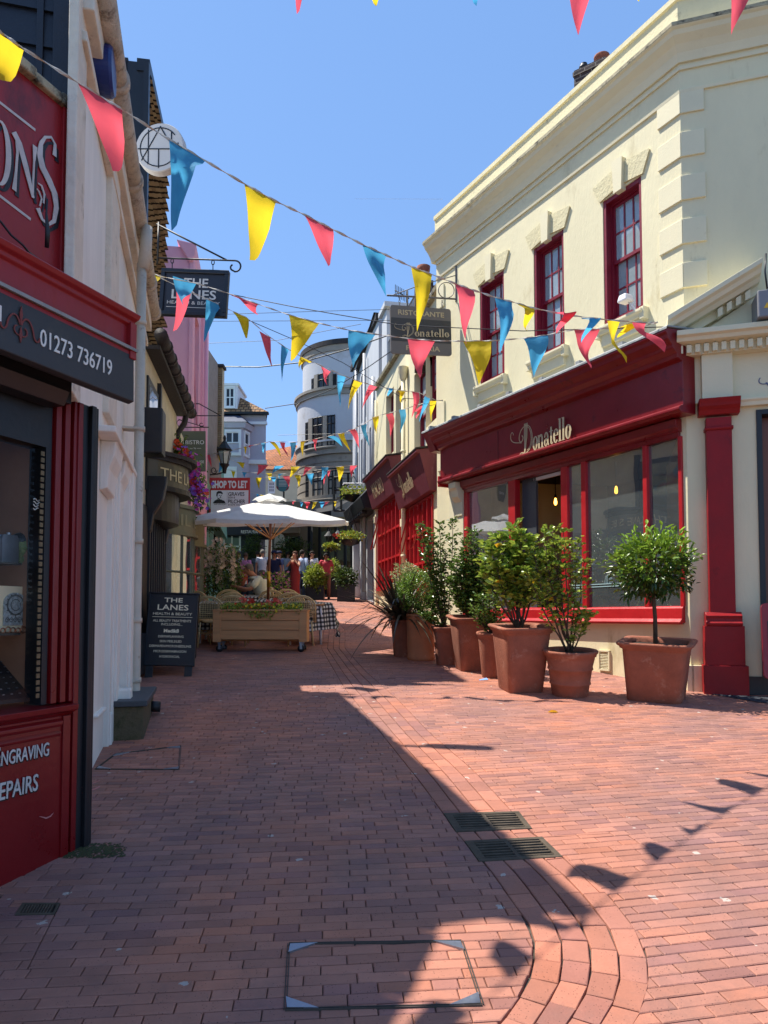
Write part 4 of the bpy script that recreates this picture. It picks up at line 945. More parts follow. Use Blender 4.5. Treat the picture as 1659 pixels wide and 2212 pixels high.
b = MB(); p = P(388, 1255, 14.3); b.add([P(383, 1228, 14.4), P(393, 1300, 14.1), P(399, 1295, 14.3), P(389, 1222, 14.6)], [(0, 1, 2, 3)]); b.build('board', mat('red_menu', (160, 50, 50), .5, .1, 5, 0), t)
# ================================================================ RIGHT SIDE
A = (3.694, 8.67); dB = (-.472, .8817); LR = 5.67
B_ = (A[0] + dB[0] * LR, A[1] + dB[1] * LR)
FR = Frame(B_, (-dB[0], -dB[1]))            # s = 0 far end, s = LR corner A
R1 = lambda u, v, n=0: FR.px(u, v, n)
FC = Frame(A, (.956, -.294)); R2 = lambda u, v, n=0: FC.px(u, v, n)
rb = thing('restaurant_building', 'cream stuccoed corner building with dark red sash windows and moulded parapet', 'building', (A[0], A[1], gz(A[1])))
zTop = R1(1450, 0)[1]; zCor = R1(1300, 160, .0)[1]
zTop = R1(947, 468)[1]
nC = .25
zc = R1(921, 527, nC)[1]            # cornice lip
zF = R1(950, 570, 0)[1]; zF2 = R1(950, 600)[1]
WIN = [((1302, 1389), (1345, 402), (1352, 686)), ((1153, 1219), (1186, 514), (1190, 754)), ((1038, 1088), (1062, 604), (1064, 824))]
holes = []
for (ua, ub), (um, vt), (um2, vb) in WIN:
    s0, s1 = R1(ua, (vt + vb) / 2)[0], R1(ub, (vt + vb) / 2)[0]; holes.append((s0, s1, R1(um2, vb)[1], R1(um, vt)[1]))
zwb = sum(h[2] for h in holes) / 3; zwt = sum(h[3] for h in holes) / 3; wwid = sum(h[1] - h[0] for h in holes) / 3
holes = [((h[0] + h[1]) / 2 - wwid / 2, (h[0] + h[1]) / 2 + wwid / 2, zwb, zwt) for h in holes]
# shopfront opening
sO0, sO1 = R1(1006, 1200)[0], R1(1475, 1200)[0]
zS0 = R1(1470, 1349, .06)[1]; zS1 = R1(1475, 1310, .06)[1]
zG1 = R1(1464, 935)[1]              # top of the glazing
zFb = R1(1475, 880, .12)[1]; zFt = R1(1475, 777, .12)[1]
b = MB(FR)
b.wall(0, LR, 0, zTop, holes + [(sO0, sO1, zS0, zG1 + .1)], .2)
b.shell(0, LR, 0, zTop, 3.6)
b.v = b.v; b.build('wall', M_cream, rb)
# chamfer front
b = MB(FC); LC = 3.4
b.wall(0, LC, 0, zTop, ((R2(1640, 1200)[0], R2(1640, 1200)[0] + 1.0, -.2, R2(1645, 885)[1]),), .3); b.shell(0, LC, 0, zTop, 3.0)
b.build('wall', M_cream, rb)
b = MB(); b.add([(A[0], A[1], zTop - .01), tuple(FC((LC, 0, zTop - .01))), tuple(FC((LC, -4, zTop - .01))), tuple(FR((0, -4, zTop - .01))), tuple(FR((0, 0, zTop - .01)))], [(0, 1, 2, 3, 4)]); b.build('roof', M_slate, rb)
# parapet and cornice; mitre at corner
cosm = math.tan(math.radians(45.5 / 2))
zl = zc + .10
prof = [(-.25, zl + .02), (nC - .04, zl - .0), (nC, zl - .01), (nC, zl - .06), (nC - .03, zl - .08), (nC - .05, zl - .13), (nC - .1, zl - .18), (nC - .12, zl - .2), (.11, zl - .23), (.08, zl - .28), (.06, zl - .34), (.05, zl - .38), (-.05, zl - .38)]
b = MB(FR); b.extr(prof, -.1, LR, 0, cosm); b.build('cornice', M_cream2, rb)
b = MB(FC); b.extr(prof, 0, LC, -cosm, 0); b.build('cornice', M_cream2, rb)
lip = [(nC - .02, zl - .002), (nC + .006, zl - .004), (nC + .006, zl - .05), (nC - .02, zl - .05)]
b = MB(FR); b.extr(lip, -.1, LR, 0, cosm); b.build('cornice_lead', M_grime, rb); b = MB(FC); b.extr(lip, 0, LC, -cosm, 0); b.build('cornice_lead', M_grime, rb)
par = [(-.22, zl), (.03, zl), (.03, zTop - .06), (.06, zTop - .05), (.06, zTop + .02), (-.22, zTop + .06)]
b = MB(FR); b.extr(par, 0, LR, 0, cosm); b.build('parapet', M_parapet, rb); b = MB(FC); b.extr(par, 0, LC, -cosm, 0); b.build('parapet', M_parapet, rb)
# string courses under the frieze
zs1 = R1(1200, 372)[1]
b1, b2 = MB(FR), MB(FC)
zsa = zl - .38
for za in (R1(1457, 156)[1] - .04, R1(1432, 225)[1] - .04):
    pr = [(-.02, za), (.025, za), (.03, za + .035), (-.02, za + .05)]
    b1.extr(pr, .02, LR, 0, cosm); b2.extr(pr, 0, LC, -cosm, 0)
fr_ = [(-.01, R1(1457, 156)[1]), (.018, R1(1457, 156)[1]), (.018, zsa), (-.01, zsa)]
b1.extr(fr_, 0, LR, 0, cosm); b2.extr(fr_, 0, LC, -cosm, 0)
b1.build('string_course', M_cream2, rb); b2.build('string_course', M_cream2, rb)
# quoins at the near corner and the far corner
rows = [(184, 239), (281, 333), (373, 428), (468, 522), (565, 618)]
b1, b2 = MB(FR), MB(FC)
zq = [(R2(1490, v1, .04)[1], R2(1490, v0, .04)[1]) for v0, v1 in rows]
st = (zq[0][0] - zq[4][0]) / 4; hq = sum(a[1] - a[0] for a in zq) / 5; wq2 = R2(1525, 400, .04)[0]
for k in range(7):
    z0 = zq[0][0] - st * k
    if z0 < R2(1490, 700)[1]: break
    b2 = MB(FC); b2.box(-.0, wq2, -.02, .024, z0, z0 + hq); b2.build('quoin', M_cream2, rb, bevel=.006); b1 = MB(FR); b1.box(LR - .34, LR + .012, -.02, .024, z0, z0 + hq); b1.build('quoin', M_cream2, rb, bevel=.006)
for (vt, vb) in ((612, 660), (690, 735), (865, 920), (955, 1015)):
    z0, z1 = R1(958, vb, .03)[1], R1(958, vt, .03)[1]; b = MB(FR); b.box(.06, .3, -.02, .03, z0, z1); b.build('quoin', M_cream2, rb, bevel=.006)
# upper windows: sash, sill, keystone lintel
M_net = mat('grey_curtain', (226, 232, 228), .8, .2, 4, .1, 8)
for i, h in enumerate(holes):
    s0, s1, z0, z1 = h
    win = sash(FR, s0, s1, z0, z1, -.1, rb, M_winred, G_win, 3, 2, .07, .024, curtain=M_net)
    b = MB(FR); b.box(s0, s0 + .05, -.12, -.01, z0, z1); b.box(s1 - .05, s1, -.12, -.01, z0, z1); b.box(s0 + .05, s1 - .05, -.12, -.015, z1 - .06, z1); b.box(s0 + .05, s1 - .05, -.12, -.03, z0, z0 + .05); b.build('surround', M_winred, win, bevel=.005)
    b = MB(FR); a, c = s0 - .07, s1 + .07
    b.extr([(-.02, z0 - .03), (.13, z0 - .045), (.13, z0 - .08), (.10, z0 - .1), (.085, z0 - .14), (-.02, z0 - .14)], a, c)
    b.box(a + .05, c - .05, -.02, .045, z0 - .3, z0 - .14)
    b.box(a - .02, a + .05, -.02, .1, z0 - .18, z0 - .02); b.box(c - .05, c + .02, -.02, .1, z0 - .18, z0 - .02)
    b.build('sill', M_cream2, win, bevel=.005)
    mid = (s0 + s1) / 2
    b = MB(FR); b.prism([(s0 - .04, z1 + .0), (mid - .06, z1 + .05), (mid - .06, z1 + .33), (s0 - .16, z1 + .26)], -.01, .028); b.prism([(mid + .06, z1 + .05), (s1 + .04, z1), (s1 + .16, z1 + .26), (mid + .06, z1 + .33)], -.01, .028)
    b.build('lintel', mat('vermiculated_cream', (212, 201, 160), .85, .08, 6, .6, 22), win, bevel=.006)
    b = MB(FR); b.prism([(mid - .065, z1 - .05), (mid + .065, z1 - .05), (mid + .085, z1 + .39), (mid - .085, z1 + .39)], -.02, .08); b.build('keystone', M_cream2, win, bevel=.006)
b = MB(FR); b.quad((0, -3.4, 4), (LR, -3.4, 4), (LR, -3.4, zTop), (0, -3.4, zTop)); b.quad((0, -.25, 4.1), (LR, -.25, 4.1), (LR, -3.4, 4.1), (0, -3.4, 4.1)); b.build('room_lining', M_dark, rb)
# security light on the near window sill
p = R1(1340, 645, .25); t = thing('security_light', 'small white security light on the nearest upper window sill', 'lamp', FR((p[0], .1, p[1])))
b = MB(FR); b.box(p[0] - .1, p[0] + .06, .05, .22, p[1] - .02, p[1] + .08, .02); b.build('lamp_head', M_whitec, t, bevel=.02); b = MB(FR); b.tube([(p[0], .1, p[1]), (p[0] + .04, .0, p[1] - .15), (p[0] + .04, -.03, p[1] - .3)], .02, 8); b.build('arm', M_whitec, t)
# ---- shopfront
nB = .20
def cornice_prof(zb, zt, n):   # fascia board plus crown moulding
    return [(-.02, zt + .03), (n + .26, zt - .02), (n + .27, zt - .06), (n + .24, zt - .09), (n + .23, zt - .14), (n + .16, zt - .2), (n + .15, zt - .24), (n + .08, zt - .29), (n + .07, zt - .34), (n, zt - .37), (n, zb), (-.02, zb)]
zCt = R1(1413, 716, nB + .26)[1]; zfb = R1(1475, 881, nB + .06)[1]
zFL = R1(1475, 779, nB)[1]
e0 = R1(951, 1000, nB)[0]; e1 = R1(1475, 830, nB)[0] + .0
h_ = zCt - zFL
b = MB(FR)
f = h_ / .37
prof = [(-.02, zCt + .03), (nB + .27, zCt - .02), (nB + .28, zCt - .06 * f), (nB + .25, zCt - .09 * f), (nB + .24, zCt - .14 * f), (nB + .17, zCt - .2 * f), (nB + .16, zCt - .24 * f), (nB + .09, zCt - .29 * f), (nB + .08, zCt - .34 * f), (nB, zFL), (nB, zfb + .06), (nB + .03, zfb + .055), (nB + .07, zfb + .03), (nB + .07, zfb), (nB + .04, zfb - .03), (-.02, zfb - .03)]
b.extr(prof, e0, e1); b.extr([(-.02, zCt + .02), (nB + .26, zCt - .03), (nB + .1, zFL), (-.02, zFL)], e0 - .2, e0); 
fa = b.build('shop_fascia', M_maroon, rb, bevel=.006)
b = MB(FR); b.extr([(-.02, zCt + .035), (nB + .28, zCt - .014), (nB + .285, zCt - .04), (nB + .285, zCt - .012), (nB + .27, zCt + .004), (-.02, zCt + .06)], e0 - .2, e1 + .02)
for k in range(7): x = e0 + (e1 - e0) * k / 7; b.box(x, x + .08, .0, nB + .26, zCt + .0, zCt + .055)
b.build('lead_flashing', M_lead, rb, bevel=.01)
b = MB(FR); b.box(e0 - .02, e0 + .03, -.02, nB + .05, zfb - .08, zfb + .12); b.build('fascia_end', M_red, rb, bevel=.01)
# lower lintel between fascia and glazing, frame
nW = .02
b = MB(FR)
b.extr([(-.1, zG1 - .0), (.05, zG1), (.06, zG1 + .03), (.10, zG1 + .05), (.11, zfb - .05), (-.1, zfb - .03)], sO0 - .02, sO1 + .02)
b.extr([(-.1, zG1 - .06), (.03, zG1 - .06), (.04, zG1), (-.1, zG1)], sO0, sO1)
b.build('window_head', M_maroon, rb, bevel=.005)
cols = {}
us = lambda u: R1(u, 1150, .02)[0]
b = MB(FR)
for ua, ub, zt_ in ((1003, 1011, 0), (1099, 1114, 0), (1213, 1227, 0), (1257, 1267, 0), (1391, 1400, 0), (1468, 1476, 0)):
    b = MB(FR); b.box(us(ua), us(ub), -.08, .03, zS1, zG1 - .055); b.build('window_post', M_red, rb, bevel=.006)
b = MB(FR); b.extr([(-.1, zS0 + .02), (.05, zS0 + .02), (.05, zS0), (.09, zS0), (.1, zS0 + .03), (.06, zS0 + .07), (.05, zS1 - .02), (.03, zS1), (-.1, zS1 + .02)], sO0 - .03, sO1 + .02)
b.build('window_sill', M_red, rb, bevel=.005)
# panes (one bay, between the second and third posts, is slid open)
pans = [(1011, 1099), (1227, 1257), (1267, 1391), (1400, 1468)]
for ua, ub in pans:
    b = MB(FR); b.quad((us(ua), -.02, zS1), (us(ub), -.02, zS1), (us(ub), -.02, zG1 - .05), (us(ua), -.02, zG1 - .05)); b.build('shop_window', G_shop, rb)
b = MB(FR); b.box(us(1215), us(1222), -.1, -.085, zS1, zG1 - .06); b.box(us(1116), us(1146), -.14, -.1, zS1, zG1 - .06); b.build('sliding_sash', mat('grey_metal_sash', (70, 74, 78), .4, .1, 5, 0), rb)
b = MB(FR); b.box(us(1140), us(1210), -.14, -.1, zG1 - .12, zG1 - .07); b.build('blind_roll', M_whitec, rb)
# frosted lines and whisk mark on the glass
b = MB(FR)
zl1 = R1(1300, 1268)[1]; b.box(us(1268), us(1345), -.018, -.014, zl1, zl1 + .012); b.box(us(1268), us(1345), -.018, -.014, zl1 + .035, zl1 + .047)
b.box(us(1228), us(1256), -.018, -.014, zl1, zl1 + .012); b.box(us(1228), us(1256), -.018, -.014, zl1 + .035, zl1 + .047)
b.build('frosted_lines', mat('frosted_vinyl', (160, 190, 190), .6, .05, 9, 0), rb)
cw, cz = us(1309), zl1 + .04
strokes(FR, [([(cw + r * math.cos(q), cz + .13 * math.sin(q)) for q in [math.pi * i / 12 for i in range(13)]], .005) for r in (.02, .045, .07)], MATS['frosted_vinyl'], 'whisk_mark', rb, -.018)
# interior
M_rubble = mat('rubble_wall', (52, 50, 50), .95, .5, 3.4, 1.6, 7, c2=(30, 28, 27), amt=.4, cs=6)
b = MB(FR); fl = FR.g(3) + .25
b.quad((sO0, -2.6, fl), (LR - .1, -2.6, fl), (LR - .1, -2.6, zfb + .3), (sO0, -2.6, zfb + .3)); b.build('rubble_wall', M_rubble, rb)
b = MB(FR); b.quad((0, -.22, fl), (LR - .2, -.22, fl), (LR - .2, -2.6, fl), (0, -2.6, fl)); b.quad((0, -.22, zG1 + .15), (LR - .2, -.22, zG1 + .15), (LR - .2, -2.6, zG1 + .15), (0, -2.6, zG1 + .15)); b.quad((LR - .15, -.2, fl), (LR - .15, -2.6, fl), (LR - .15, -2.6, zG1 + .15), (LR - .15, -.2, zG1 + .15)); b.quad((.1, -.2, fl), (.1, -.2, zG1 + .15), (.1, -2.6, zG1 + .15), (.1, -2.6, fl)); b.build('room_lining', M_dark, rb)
M_bulb = emat('glowing_filament', (255, 170, 60), 7)
for u, v, lab in ((1200, 1085, 'glowing filament bulb hanging in the open window bay'), (1331, 1060, 'glowing filament bulb seen through the large pane')):
    s_, z_ = R1(u, v, -1.0)
    t = thing('pendant_lamp', lab, 'lamp', FR((s_, -1, z_)), 'pendant bulbs inside the restaurant')
    b = MB(FR); b.tube([(s_, -1, z_ + .1), (s_, -1, zG1 + .12)], .008, 6); b.lathe((s_, -1, z_ + .07), [(.015, 0), (.022, .01), (.02, .06), (.01, .07)], 12); b.build('cord', M_black, t)
    b = MB(FR); b.lathe((s_, -1, z_ - .05), [(.002, 0), (.02, .01), (.026, .05), (.018, .1), (.014, .12)], 14); b.build('bulb', M_bulb, t)
# table and chair shapes inside
for k, s_ in enumerate((1.6, 3.5, 4.7)):
    t = thing('dining_table', ('dark dining table inside the restaurant window, at its far end', 'dark dining table inside behind the large pane', 'dark dining table inside, nearest the corner')[k], 'table', FR((s_, -1.2, fl)))
    b = MB(FR); b.box(s_ - .35, s_ + .35, -1.5, -.9, fl + .72, fl + .75); b.build('tabletop', M_pole, t, bevel=.005); b = MB(FR); b.tube([(s_, -1.2, fl), (s_, -1.2, fl + .72)], .03, 10); b.box(s_ - .2, s_ + .2, -1.35, -1.05, fl, fl + .02); b.build('pedestal', M_iron, t)
# corbel bracket at the far end of the shopfront, alarm-like vent
b = MB(FR)
a = R1(985, 1080, .1)[0]; zt_ = zfb - .06
b.extr([(0, zt_ - .62), (.05, zt_ - .6), (.06, zt_ - .35), (.14, zt_ - .26), (.16, zt_ - .14), (.2, zt_ - .1), (.2, zt_), (0, zt_)], a - .1, a + .12)
b.box(e0 + .02, sO0 - .03, -.02, .03, .9, zfb - .02); b.build('corbel', M_cream2, rb, bevel=.01)
# vent grille
a, c = R1(1293, 1425, .02)[0], R1(1317, 1425, .02)[0]; z0, z1 = R1(1305, 1447, .02)[1], R1(1305, 1406, .02)[1]
t = thing('air_vent', 'louvred cream air vent low on the stucco wall behind the pots', 'vent', FR((a, 0, z0)))
b = MB(FR); b.box(a, a + .02, 0, .03, z0, z1); b.box(c - .02, c, 0, .03, z0, z1); b.box(a, c, 0, .03, z0 - .01, z0 + .01); b.box(a, c, 0, .03, z1 - .01, z1 + .01); b.build('frame', M_cream2, t)
b = MB(FR)
for k in range(11): z = z0 + .015 + (z1 - z0 - .03) * k / 11; b.quad((a + .02, .004, z + .012), (c - .02, .004, z + .012), (c - .02, .022, z), (a + .02, .022, z))
b.build('louvres', M_cream2, t)
# ---- painted name: fat-face letters
def fat(ch):
    """glyph parts in an em box: x-height .62, ascender 1.0; list of polygons"""
    el = lambda cx, cy, rx, ry, a0=0, a1=360, n=20: [(cx + rx * math.cos(math.radians(a0 + (a1 - a0) * i / n)), cy + ry * math.sin(math.radians(a0 + (a1 - a0) * i / n))) for i in range(n + 1)]
    def ring(cx, cy, rx, ry, ix, iy, a0, a1, n=16):
        return [[el(cx, cy, rx, ry, a0 + (a1 - a0) * i / n, a0 + (a1 - a0) * (i + 1) / n, 1)[0], el(cx, cy, rx, ry, a0 + (a1 - a0) * i / n, a0 + (a1 - a0) * (i + 1) / n, 1)[1], el(cx, cy, ix, iy, a0 + (a1 - a0) * i / n, a0 + (a1 - a0) * (i + 1) / n, 1)[1], el(cx, cy, ix, iy, a0 + (a1 - a0) * i / n, a0 + (a1 - a0) * (i + 1) / n, 1)[0]] for i in range(n)]
    R_ = lambda x0, x1, y0, y1: [(x0, y0), (x1, y0), (x1, y1), (x0, y1)]
    if ch == 'o': return .56, ring(.28, .3, .27, .32, .085, .28, 0, 360, 24)
    if ch == 'n': return .64, [R_(.04, .2, 0, .6), R_(.0, .26, 0, .03), R_(-.0, .1, .57, .6), R_(.36, .52, 0, .46), R_(.31, .58, 0, .03)] + ring(.34, .42, .18, .2, .02, .15, 0, 150, 8)
    if ch == 'a': return .56, [R_(.29, .44, .06, .48)] + ring(.2, .17, .18, .19, .06, .14, 20, 340, 14) + ring(.26, .45, .18, .17, .04, .13, 0, 170, 10) + [el(.13, .44, .065, .065, 0, 360, 10)[:-1], R_(.4, .53, .0, .09)]
    if ch == 't': return .4, [R_(.1, .25, .06, .78), R_(.0, .36, .56, .6)] + ring(.25, .12, .15, .13, .06, .09, 180, 340, 8)
    if ch == 'e': return .52, ring(.26, .3, .25, .32, .08, .28, 20, 320, 22) + [R_(.14, .5, .3, .335)] + ring(.26, .3, .25, .32, .14, .28, 0, 24, 3)
    if ch == 'l': return .32, [R_(.06, .22, 0, 1.0), R_(0, .28, 0, .03), R_(0, .12, .97, 1.0)]
    return .4, []
def fatword(w_, F, x0, z0, x1, h, m, parent, n):
    tot = sum(fat(c)[0] for c in w_); k = (x1 - x0) / tot; parts = []; x = x0
    for c in w_:
        adv, ps = fat(c)
        for p in ps: parts.append([(x + a * k, z0 + d * h) for a, d in p])
        x += adv * k
    return poly3(F, parts, m, 'lettering', parent, n)
def fancyD(F, xl_, xr_, z, h, m, parent, n):
    kx = (xr_ - xl_) / 1.3; x = xl_ + .45 * kx; T = lambda pts: [(x + a * kx, z + c * h) for a, c in pts]; W = h * .03; ps = []
    ps.append((T(bez((.42, 1.0), (.85, 1.05), (1.0, .1), (.42, .02), 16)), W)); ps.append((T(bez((.46, .95), (.76, .95), (.88, .2), (.5, .1), 14)), W * .8))
    ps.append((T(bez((.56, 1.0), (.1, 1.05), (-.05, .6), (.1, .48), 14)), W)); ps.append((T(bez((.1, .48), (.26, .4), (.34, .66), (.2, .68), 10)), W))
    ps.append((T(bez((.2, .42), (-.1, .5), (-.55, .5), (-.45, .86), 12)), W * .8)); ps.append((T(bez((-.45, .86), (-.4, .98), (-.28, .9), (-.3, .8), 6)), W * .7))
    for k in range(4): ps.append((T([(.36 + k * .055, 1.08), (.35 + k * .05, .55), (.37 + k * .03, .4)]), W * .8))
    ps.append((T([(.42, .42), (.4, .2), (.34, -.12)]), [W * 3.4, W * 3, W * 1.6]))
    ps.append((T(bez((.02, -.08), (.2, .25), (.4, -.1), (.56, .02), 10)), W)); ps.append((T(bez((.08, -.14), (.2, .1), (.3, .02), (.48, -.04), 8)), W * .8))
    return strokes(F, ps, m, 'initial', parent, n)
M_name = mat('pale_gilt_letter', (196, 178, 140), .45, .06, 12, 0)
nL = nB + .002
xa, za = R1(1151, 972, nL); xb, zb = R1(1240, 950, nL); zt_ = R1(1230, 903, nL)[1]
zbase = (za + zb) / 2 + .01; hh = zt_ - R1(1230, 953, nL)[1]
fatword('onatello', FR, xa, zbase, xb, hh * 1.0, M_name, rb, nL)
fancyD(FR, R1(1104, 960, nL)[0], R1(1152, 960, nL)[0], zbase - .01, hh * 1.3, M_name, rb, nL)
strokes(FR, [([(R1(1076, 1000, nL)[0], zfb + .08), (R1(1076, 1000, nL)[0], zFL - .02)], .006)], M_black, 'board_joint', rb, nL)
# ---- chamfer: pilaster, entablature, pediment
sP0, sP1 = R2(1529, 1100, .12)[0], R2(1585, 1100, .12)[0]
def zc_(v): return R2(1560, v, .12)[1]
b = MB(FC)
b.box(sP0, sP1, -.02, .12, zc_(1340), zc_(900), 0)
b.box(sP0 - .09, sP1 + .11, -.02, .20, -.1, zc_(1437)); b.box(sP0 - .07, sP1 + .08, -.02, .18, zc_(1437), zc_(1352))
b.extr([(-.02, zc_(1352)), (.19, zc_(1352)), (.2, zc_(1346)), (.17, zc_(1341)), (.17, zc_(1336)), (.18, zc_(1330)), (.14, zc_(1326)), (.12, zc_(1322)), (-.02, zc_(1322))], sP0 - .05, sP1 + .06)
b.extr([(-.02, zc_(928)), (.135, zc_(928)), (.145, zc_(924)), (.135, zc_(920)), (-.02, zc_(920))], sP0 - .015, sP1 + .015)
b.extr([(-.02, zc_(894)), (.12, zc_(894)), (.15, zc_(885)), (.19, zc_(878)), (.2, zc_(872)), (.22, zc_(864)), (.22, zc_(862)), (-.02, zc_(862))], sP0 - .08, sP1 + .09)
b.build('pilaster', mat('brick_red_gloss', (142, 18, 24), .5, .14, 3, .14, 16, spec=.3, c2=(112, 16, 22), amt=.28, cs=3.4), rb, bevel=.006)
b = MB(FC)
sE0, sE1 = R2(1516, 810, .14)[0], R2(1583, 810, .14)[0]
b.box(sE0, sE1, -.02, .14, zc_(862) + .002, zc_(764)); b.box(0, sE0, -.02, .05, zc_(864), zc_(758)); b.box(sE1, LC, -.02, .04, zc_(864), zc_(762))
b.extr([(-.02, zc_(878)), (.07, zc_(878)), (.08, zc_(870)), (.1, zc_(866)), (.1, zc_(862)), (-.02, zc_(862))], sP1 + .1, LC)
b.box(-.05, .03, -.1, .05, R2(1500, 1437)[1] - .8, R2(1500, 1437)[1]); b.box(0, sP0 - .09, -.02, .05, -.1, R2(1500, 1437)[1])
# dentil cornice
zd0, zd1 = zc_(764), zc_(744)
b.extr([(-.02, zd0), (.18, zd0), (.18, zd1), (.3, zd1 + .02), (.32, zd1 + .06), (.36, zd1 + .08), (.36, zd1 + .14), (-.02, zd1 + .16)], -.12, LC)
x = -.1
while x < LC - .1: b.box(x, x + .055, .17, .24, zd0 + .01, zd1 - .005); x += .095
# raking pediment
ped0 = R2(1413, 706, .36); pa = R2(1641, 566, .36); ztop_ = zd1 + .16
sl_ = (pa[1] - ped0[1]) / (pa[0] - ped0[0]); s0 = -.22; cx = pa[0] + .03; zz = ztop_ - .02
prk = [(-.02, 0), (.1, 0), (.1, .1), (.2, .1), (.24, .15), (.3, .17), (.32, .22), (.37, .25), (.37, .31), (-.02, .33)]
def rake(b, pr, a, c, z):
    k = len(pr); v = [(a, n, z + q) for n, q in pr] + [(c, n, z + (c - a) * sl_ + q) for n, q in pr]
    b.add(v, [list(range(k))[::-1], list(range(k, 2 * k))] + [(i, (i + 1) % k, k + (i + 1) % k, k + i) for i in range(k)])
rake(b, prk, s0, cx, zz - .12)
b2_ = MB(FC); b2_.prism([(0.1, zz), (cx, zz), (cx, zz + (cx) * sl_)], -.02, .06); b2_.build('tympanum', M_cream2, rb)
k = 0
while .35 + k * .1 < cx - .1:
    x = .35 + k * .1; z = zz - .12 + (x - s0) * sl_; b.add([(x, .1, z - .05 + .03), (x + .055, .1, z + .03 - .05 + .055 * sl_), (x + .055, .1, z + .08 + .055 * sl_), (x, .1, z + .08), (x, .19, z - .02), (x + .055, .19, z - .02 + .055 * sl_), (x + .055, .19, z + .08 + .055 * sl_), (x, .19, z + .08)], [(4, 5, 6, 7), (0, 1, 5, 4), (1, 2, 6, 5), (3, 0, 4, 7)]); k += 1
b.build('pediment', M_cream2, rb, bevel=.004)
b = MB(FC); sdr = R2(1640, 1200)[0]; zdt = R2(1645, 885)[1]
b.box(sdr, sdr + .06, -.3, .02, FC.g(sdr) - .1, zdt); b.box(sdr + .06, sdr + .94, -.3, .02, zdt - .06, zdt); b.box(sdr + .94, sdr + 1.0, -.3, .02, FC.g(sdr) - .1, zdt); b.build('door_frame', M_black, rb, bevel=.004)
b = MB(FC); b.box(sdr + .06, sdr + .94, -.2, -.15, FC.g(sdr) - .1, zdt - .06); b.build('door', M_pole, rb, bevel=.004)
b = MB(FC); b.box(sP1 + .12, sdr - .0, -.02, .03, FC.g(1) - .2, R2(1620, 1461)[1]); b.build('tiled_plinth', M_black, rb)
xg, zg_ = R2(1643, 832, .05); strokes(FC, [([(xg + a * .1, zg_ + c * .1) for a, c in bez((0, .9), (-.6, .2), (.6, -.4), (1.6, .8), 12)], .012), ([(xg + a * .1, zg_ + c * .1) for a, c in bez((.6, .3), (1, -.8), (2, .3), (2.4, 1.0), 12)], .012)], mat('scroll_blue', (90, 96, 120), .5, .05, 9, 0), 'scroll_ornament', rb, .042)
# alarm box on the pediment
xg, zg_ = R2(1637, 687, .4); zt2_ = R2(1637, 628, .4)[1]
t = thing('junction_box', 'grey electrical box with a warning triangle on the pediment', 'electrical box', FC((xg, .4, zg_)))
b = MB(FC); b.box(xg, xg + .26, -.02, .42, zg_, zt2_); b.build('box', mat('grey_plastic', (128, 128, 130), .5, .05, 9, 0), t, bevel=.015)
poly3(FC, [[(xg + .06, zg_ + .1), (xg + .13, zg_ + .1), (xg + .095, zg_ + .165)]], mat('warning_yellow', (230, 180, 40), .5, 0, 9, 0), 'warning_label', t, .421)
b = MB(FC); b.tube([(xg + .1, .42, zt2_), (xg + .08, .43, zt2_ + .2), (xg + .1, .4, zt2_ + .42)], .01, 6); b.build('cable', M_black, t)
# dark stone threshold tiles before the door
b = MB(); q = [G(1524, 1500), G(1700, 1499), G(1900, 1540), G(1580, 1511)]; q = [FC((sP1 - .3, .2, 0)), FC((LC, .2, 0)), FC((LC, .95, 0)), FC((sP1 + .15, .55, 0))]
b.add([(p.x, p.y, gz(p.y) + .008) for p in q], [(3, 2, 1, 0)]); tag(b.build('threshold', brickmat('slate_tiles', (58, 62, 70), (70, 72, 78), (30, 30, 30), .3, .3, .01)), kind='structure')
# chimney on the roof
c0 = P(1242, 205, 13.5)
t = thing('chimney', 'dark brick chimney stack with two pots above the cream parapet', 'chimney', c0)
FH = Frame((P(1240, 170, 13.5).x, 13.5), (.8, -.6)); bm = brickmat('chimney_brick', (52, 44, 44), (74, 62, 60), (120, 112, 104), .22, .075, .012, (FH.d.x + FH.n.x * .9, FH.d.y + FH.n.y * .9))
zt_ = P(1240, 136, 13.3).z
b = MB(FH); b.box(-.0, .62, -.45, .0, zt_ - 1.9, zt_); b.box(-.02, .64, -.47, .02, zt_ - .12, zt_ - .04); b.build('stack', bm, t)
b = MB(FH); b.lathe((.12, -.2, zt_), [(.07, 0), (.075, .1), (.09, .12), (.09, .15), (.07, .16), (.07, .2)], 18); b.build('cowl', M_iron, t)
b = MB(FH); b.lathe((.48, -.2, zt_), [(.12, 0), (.11, .1), (.15, .14), (.15, .18), (.11, .2)], 18); b.build('chimney_pot', M_terra, t)
# ================================================================ FAR PART OF THE LANE
# ---- second cream building beyond the restaurant
FE = Frame((-.247, 23.2), (.205, -.979)); FX = lambda u, v, n=0: FE.px(u, v, n)
cb = thing('cream_building', 'farther cream building with two small maroon shopfronts and tall narrow windows', 'building', FE((4, 0, gz(19))))
LE = 10.6; zE_ = FX(860, 765)[1]
zE_ = FX(822, 828)[1]
wins = []
for (ua, ub, vt, vb) in ((834, 845, 850, 998), (855, 868, 838, 1028), (895, 912, 800, 1000), (920, 934, 760, 930)):
    s0, s1 = FX(ua, 930)[0], FX(ub, 930)[0]; wins.append((s0, s1 + .35, FX((ua + ub) / 2, vb - 12)[1], min(FX((ua + ub) / 2, vt)[1], zE_ - .3)))
shops = []
for (ua, ub) in ((819, 866), (880, 936)):
    s0, s1 = FX(ua, 1180)[0], FX(ub, 1150)[0]; shops.append((s0, s1, FE.g(s0) + .55, FX(ub, 1060)[1] - .1))
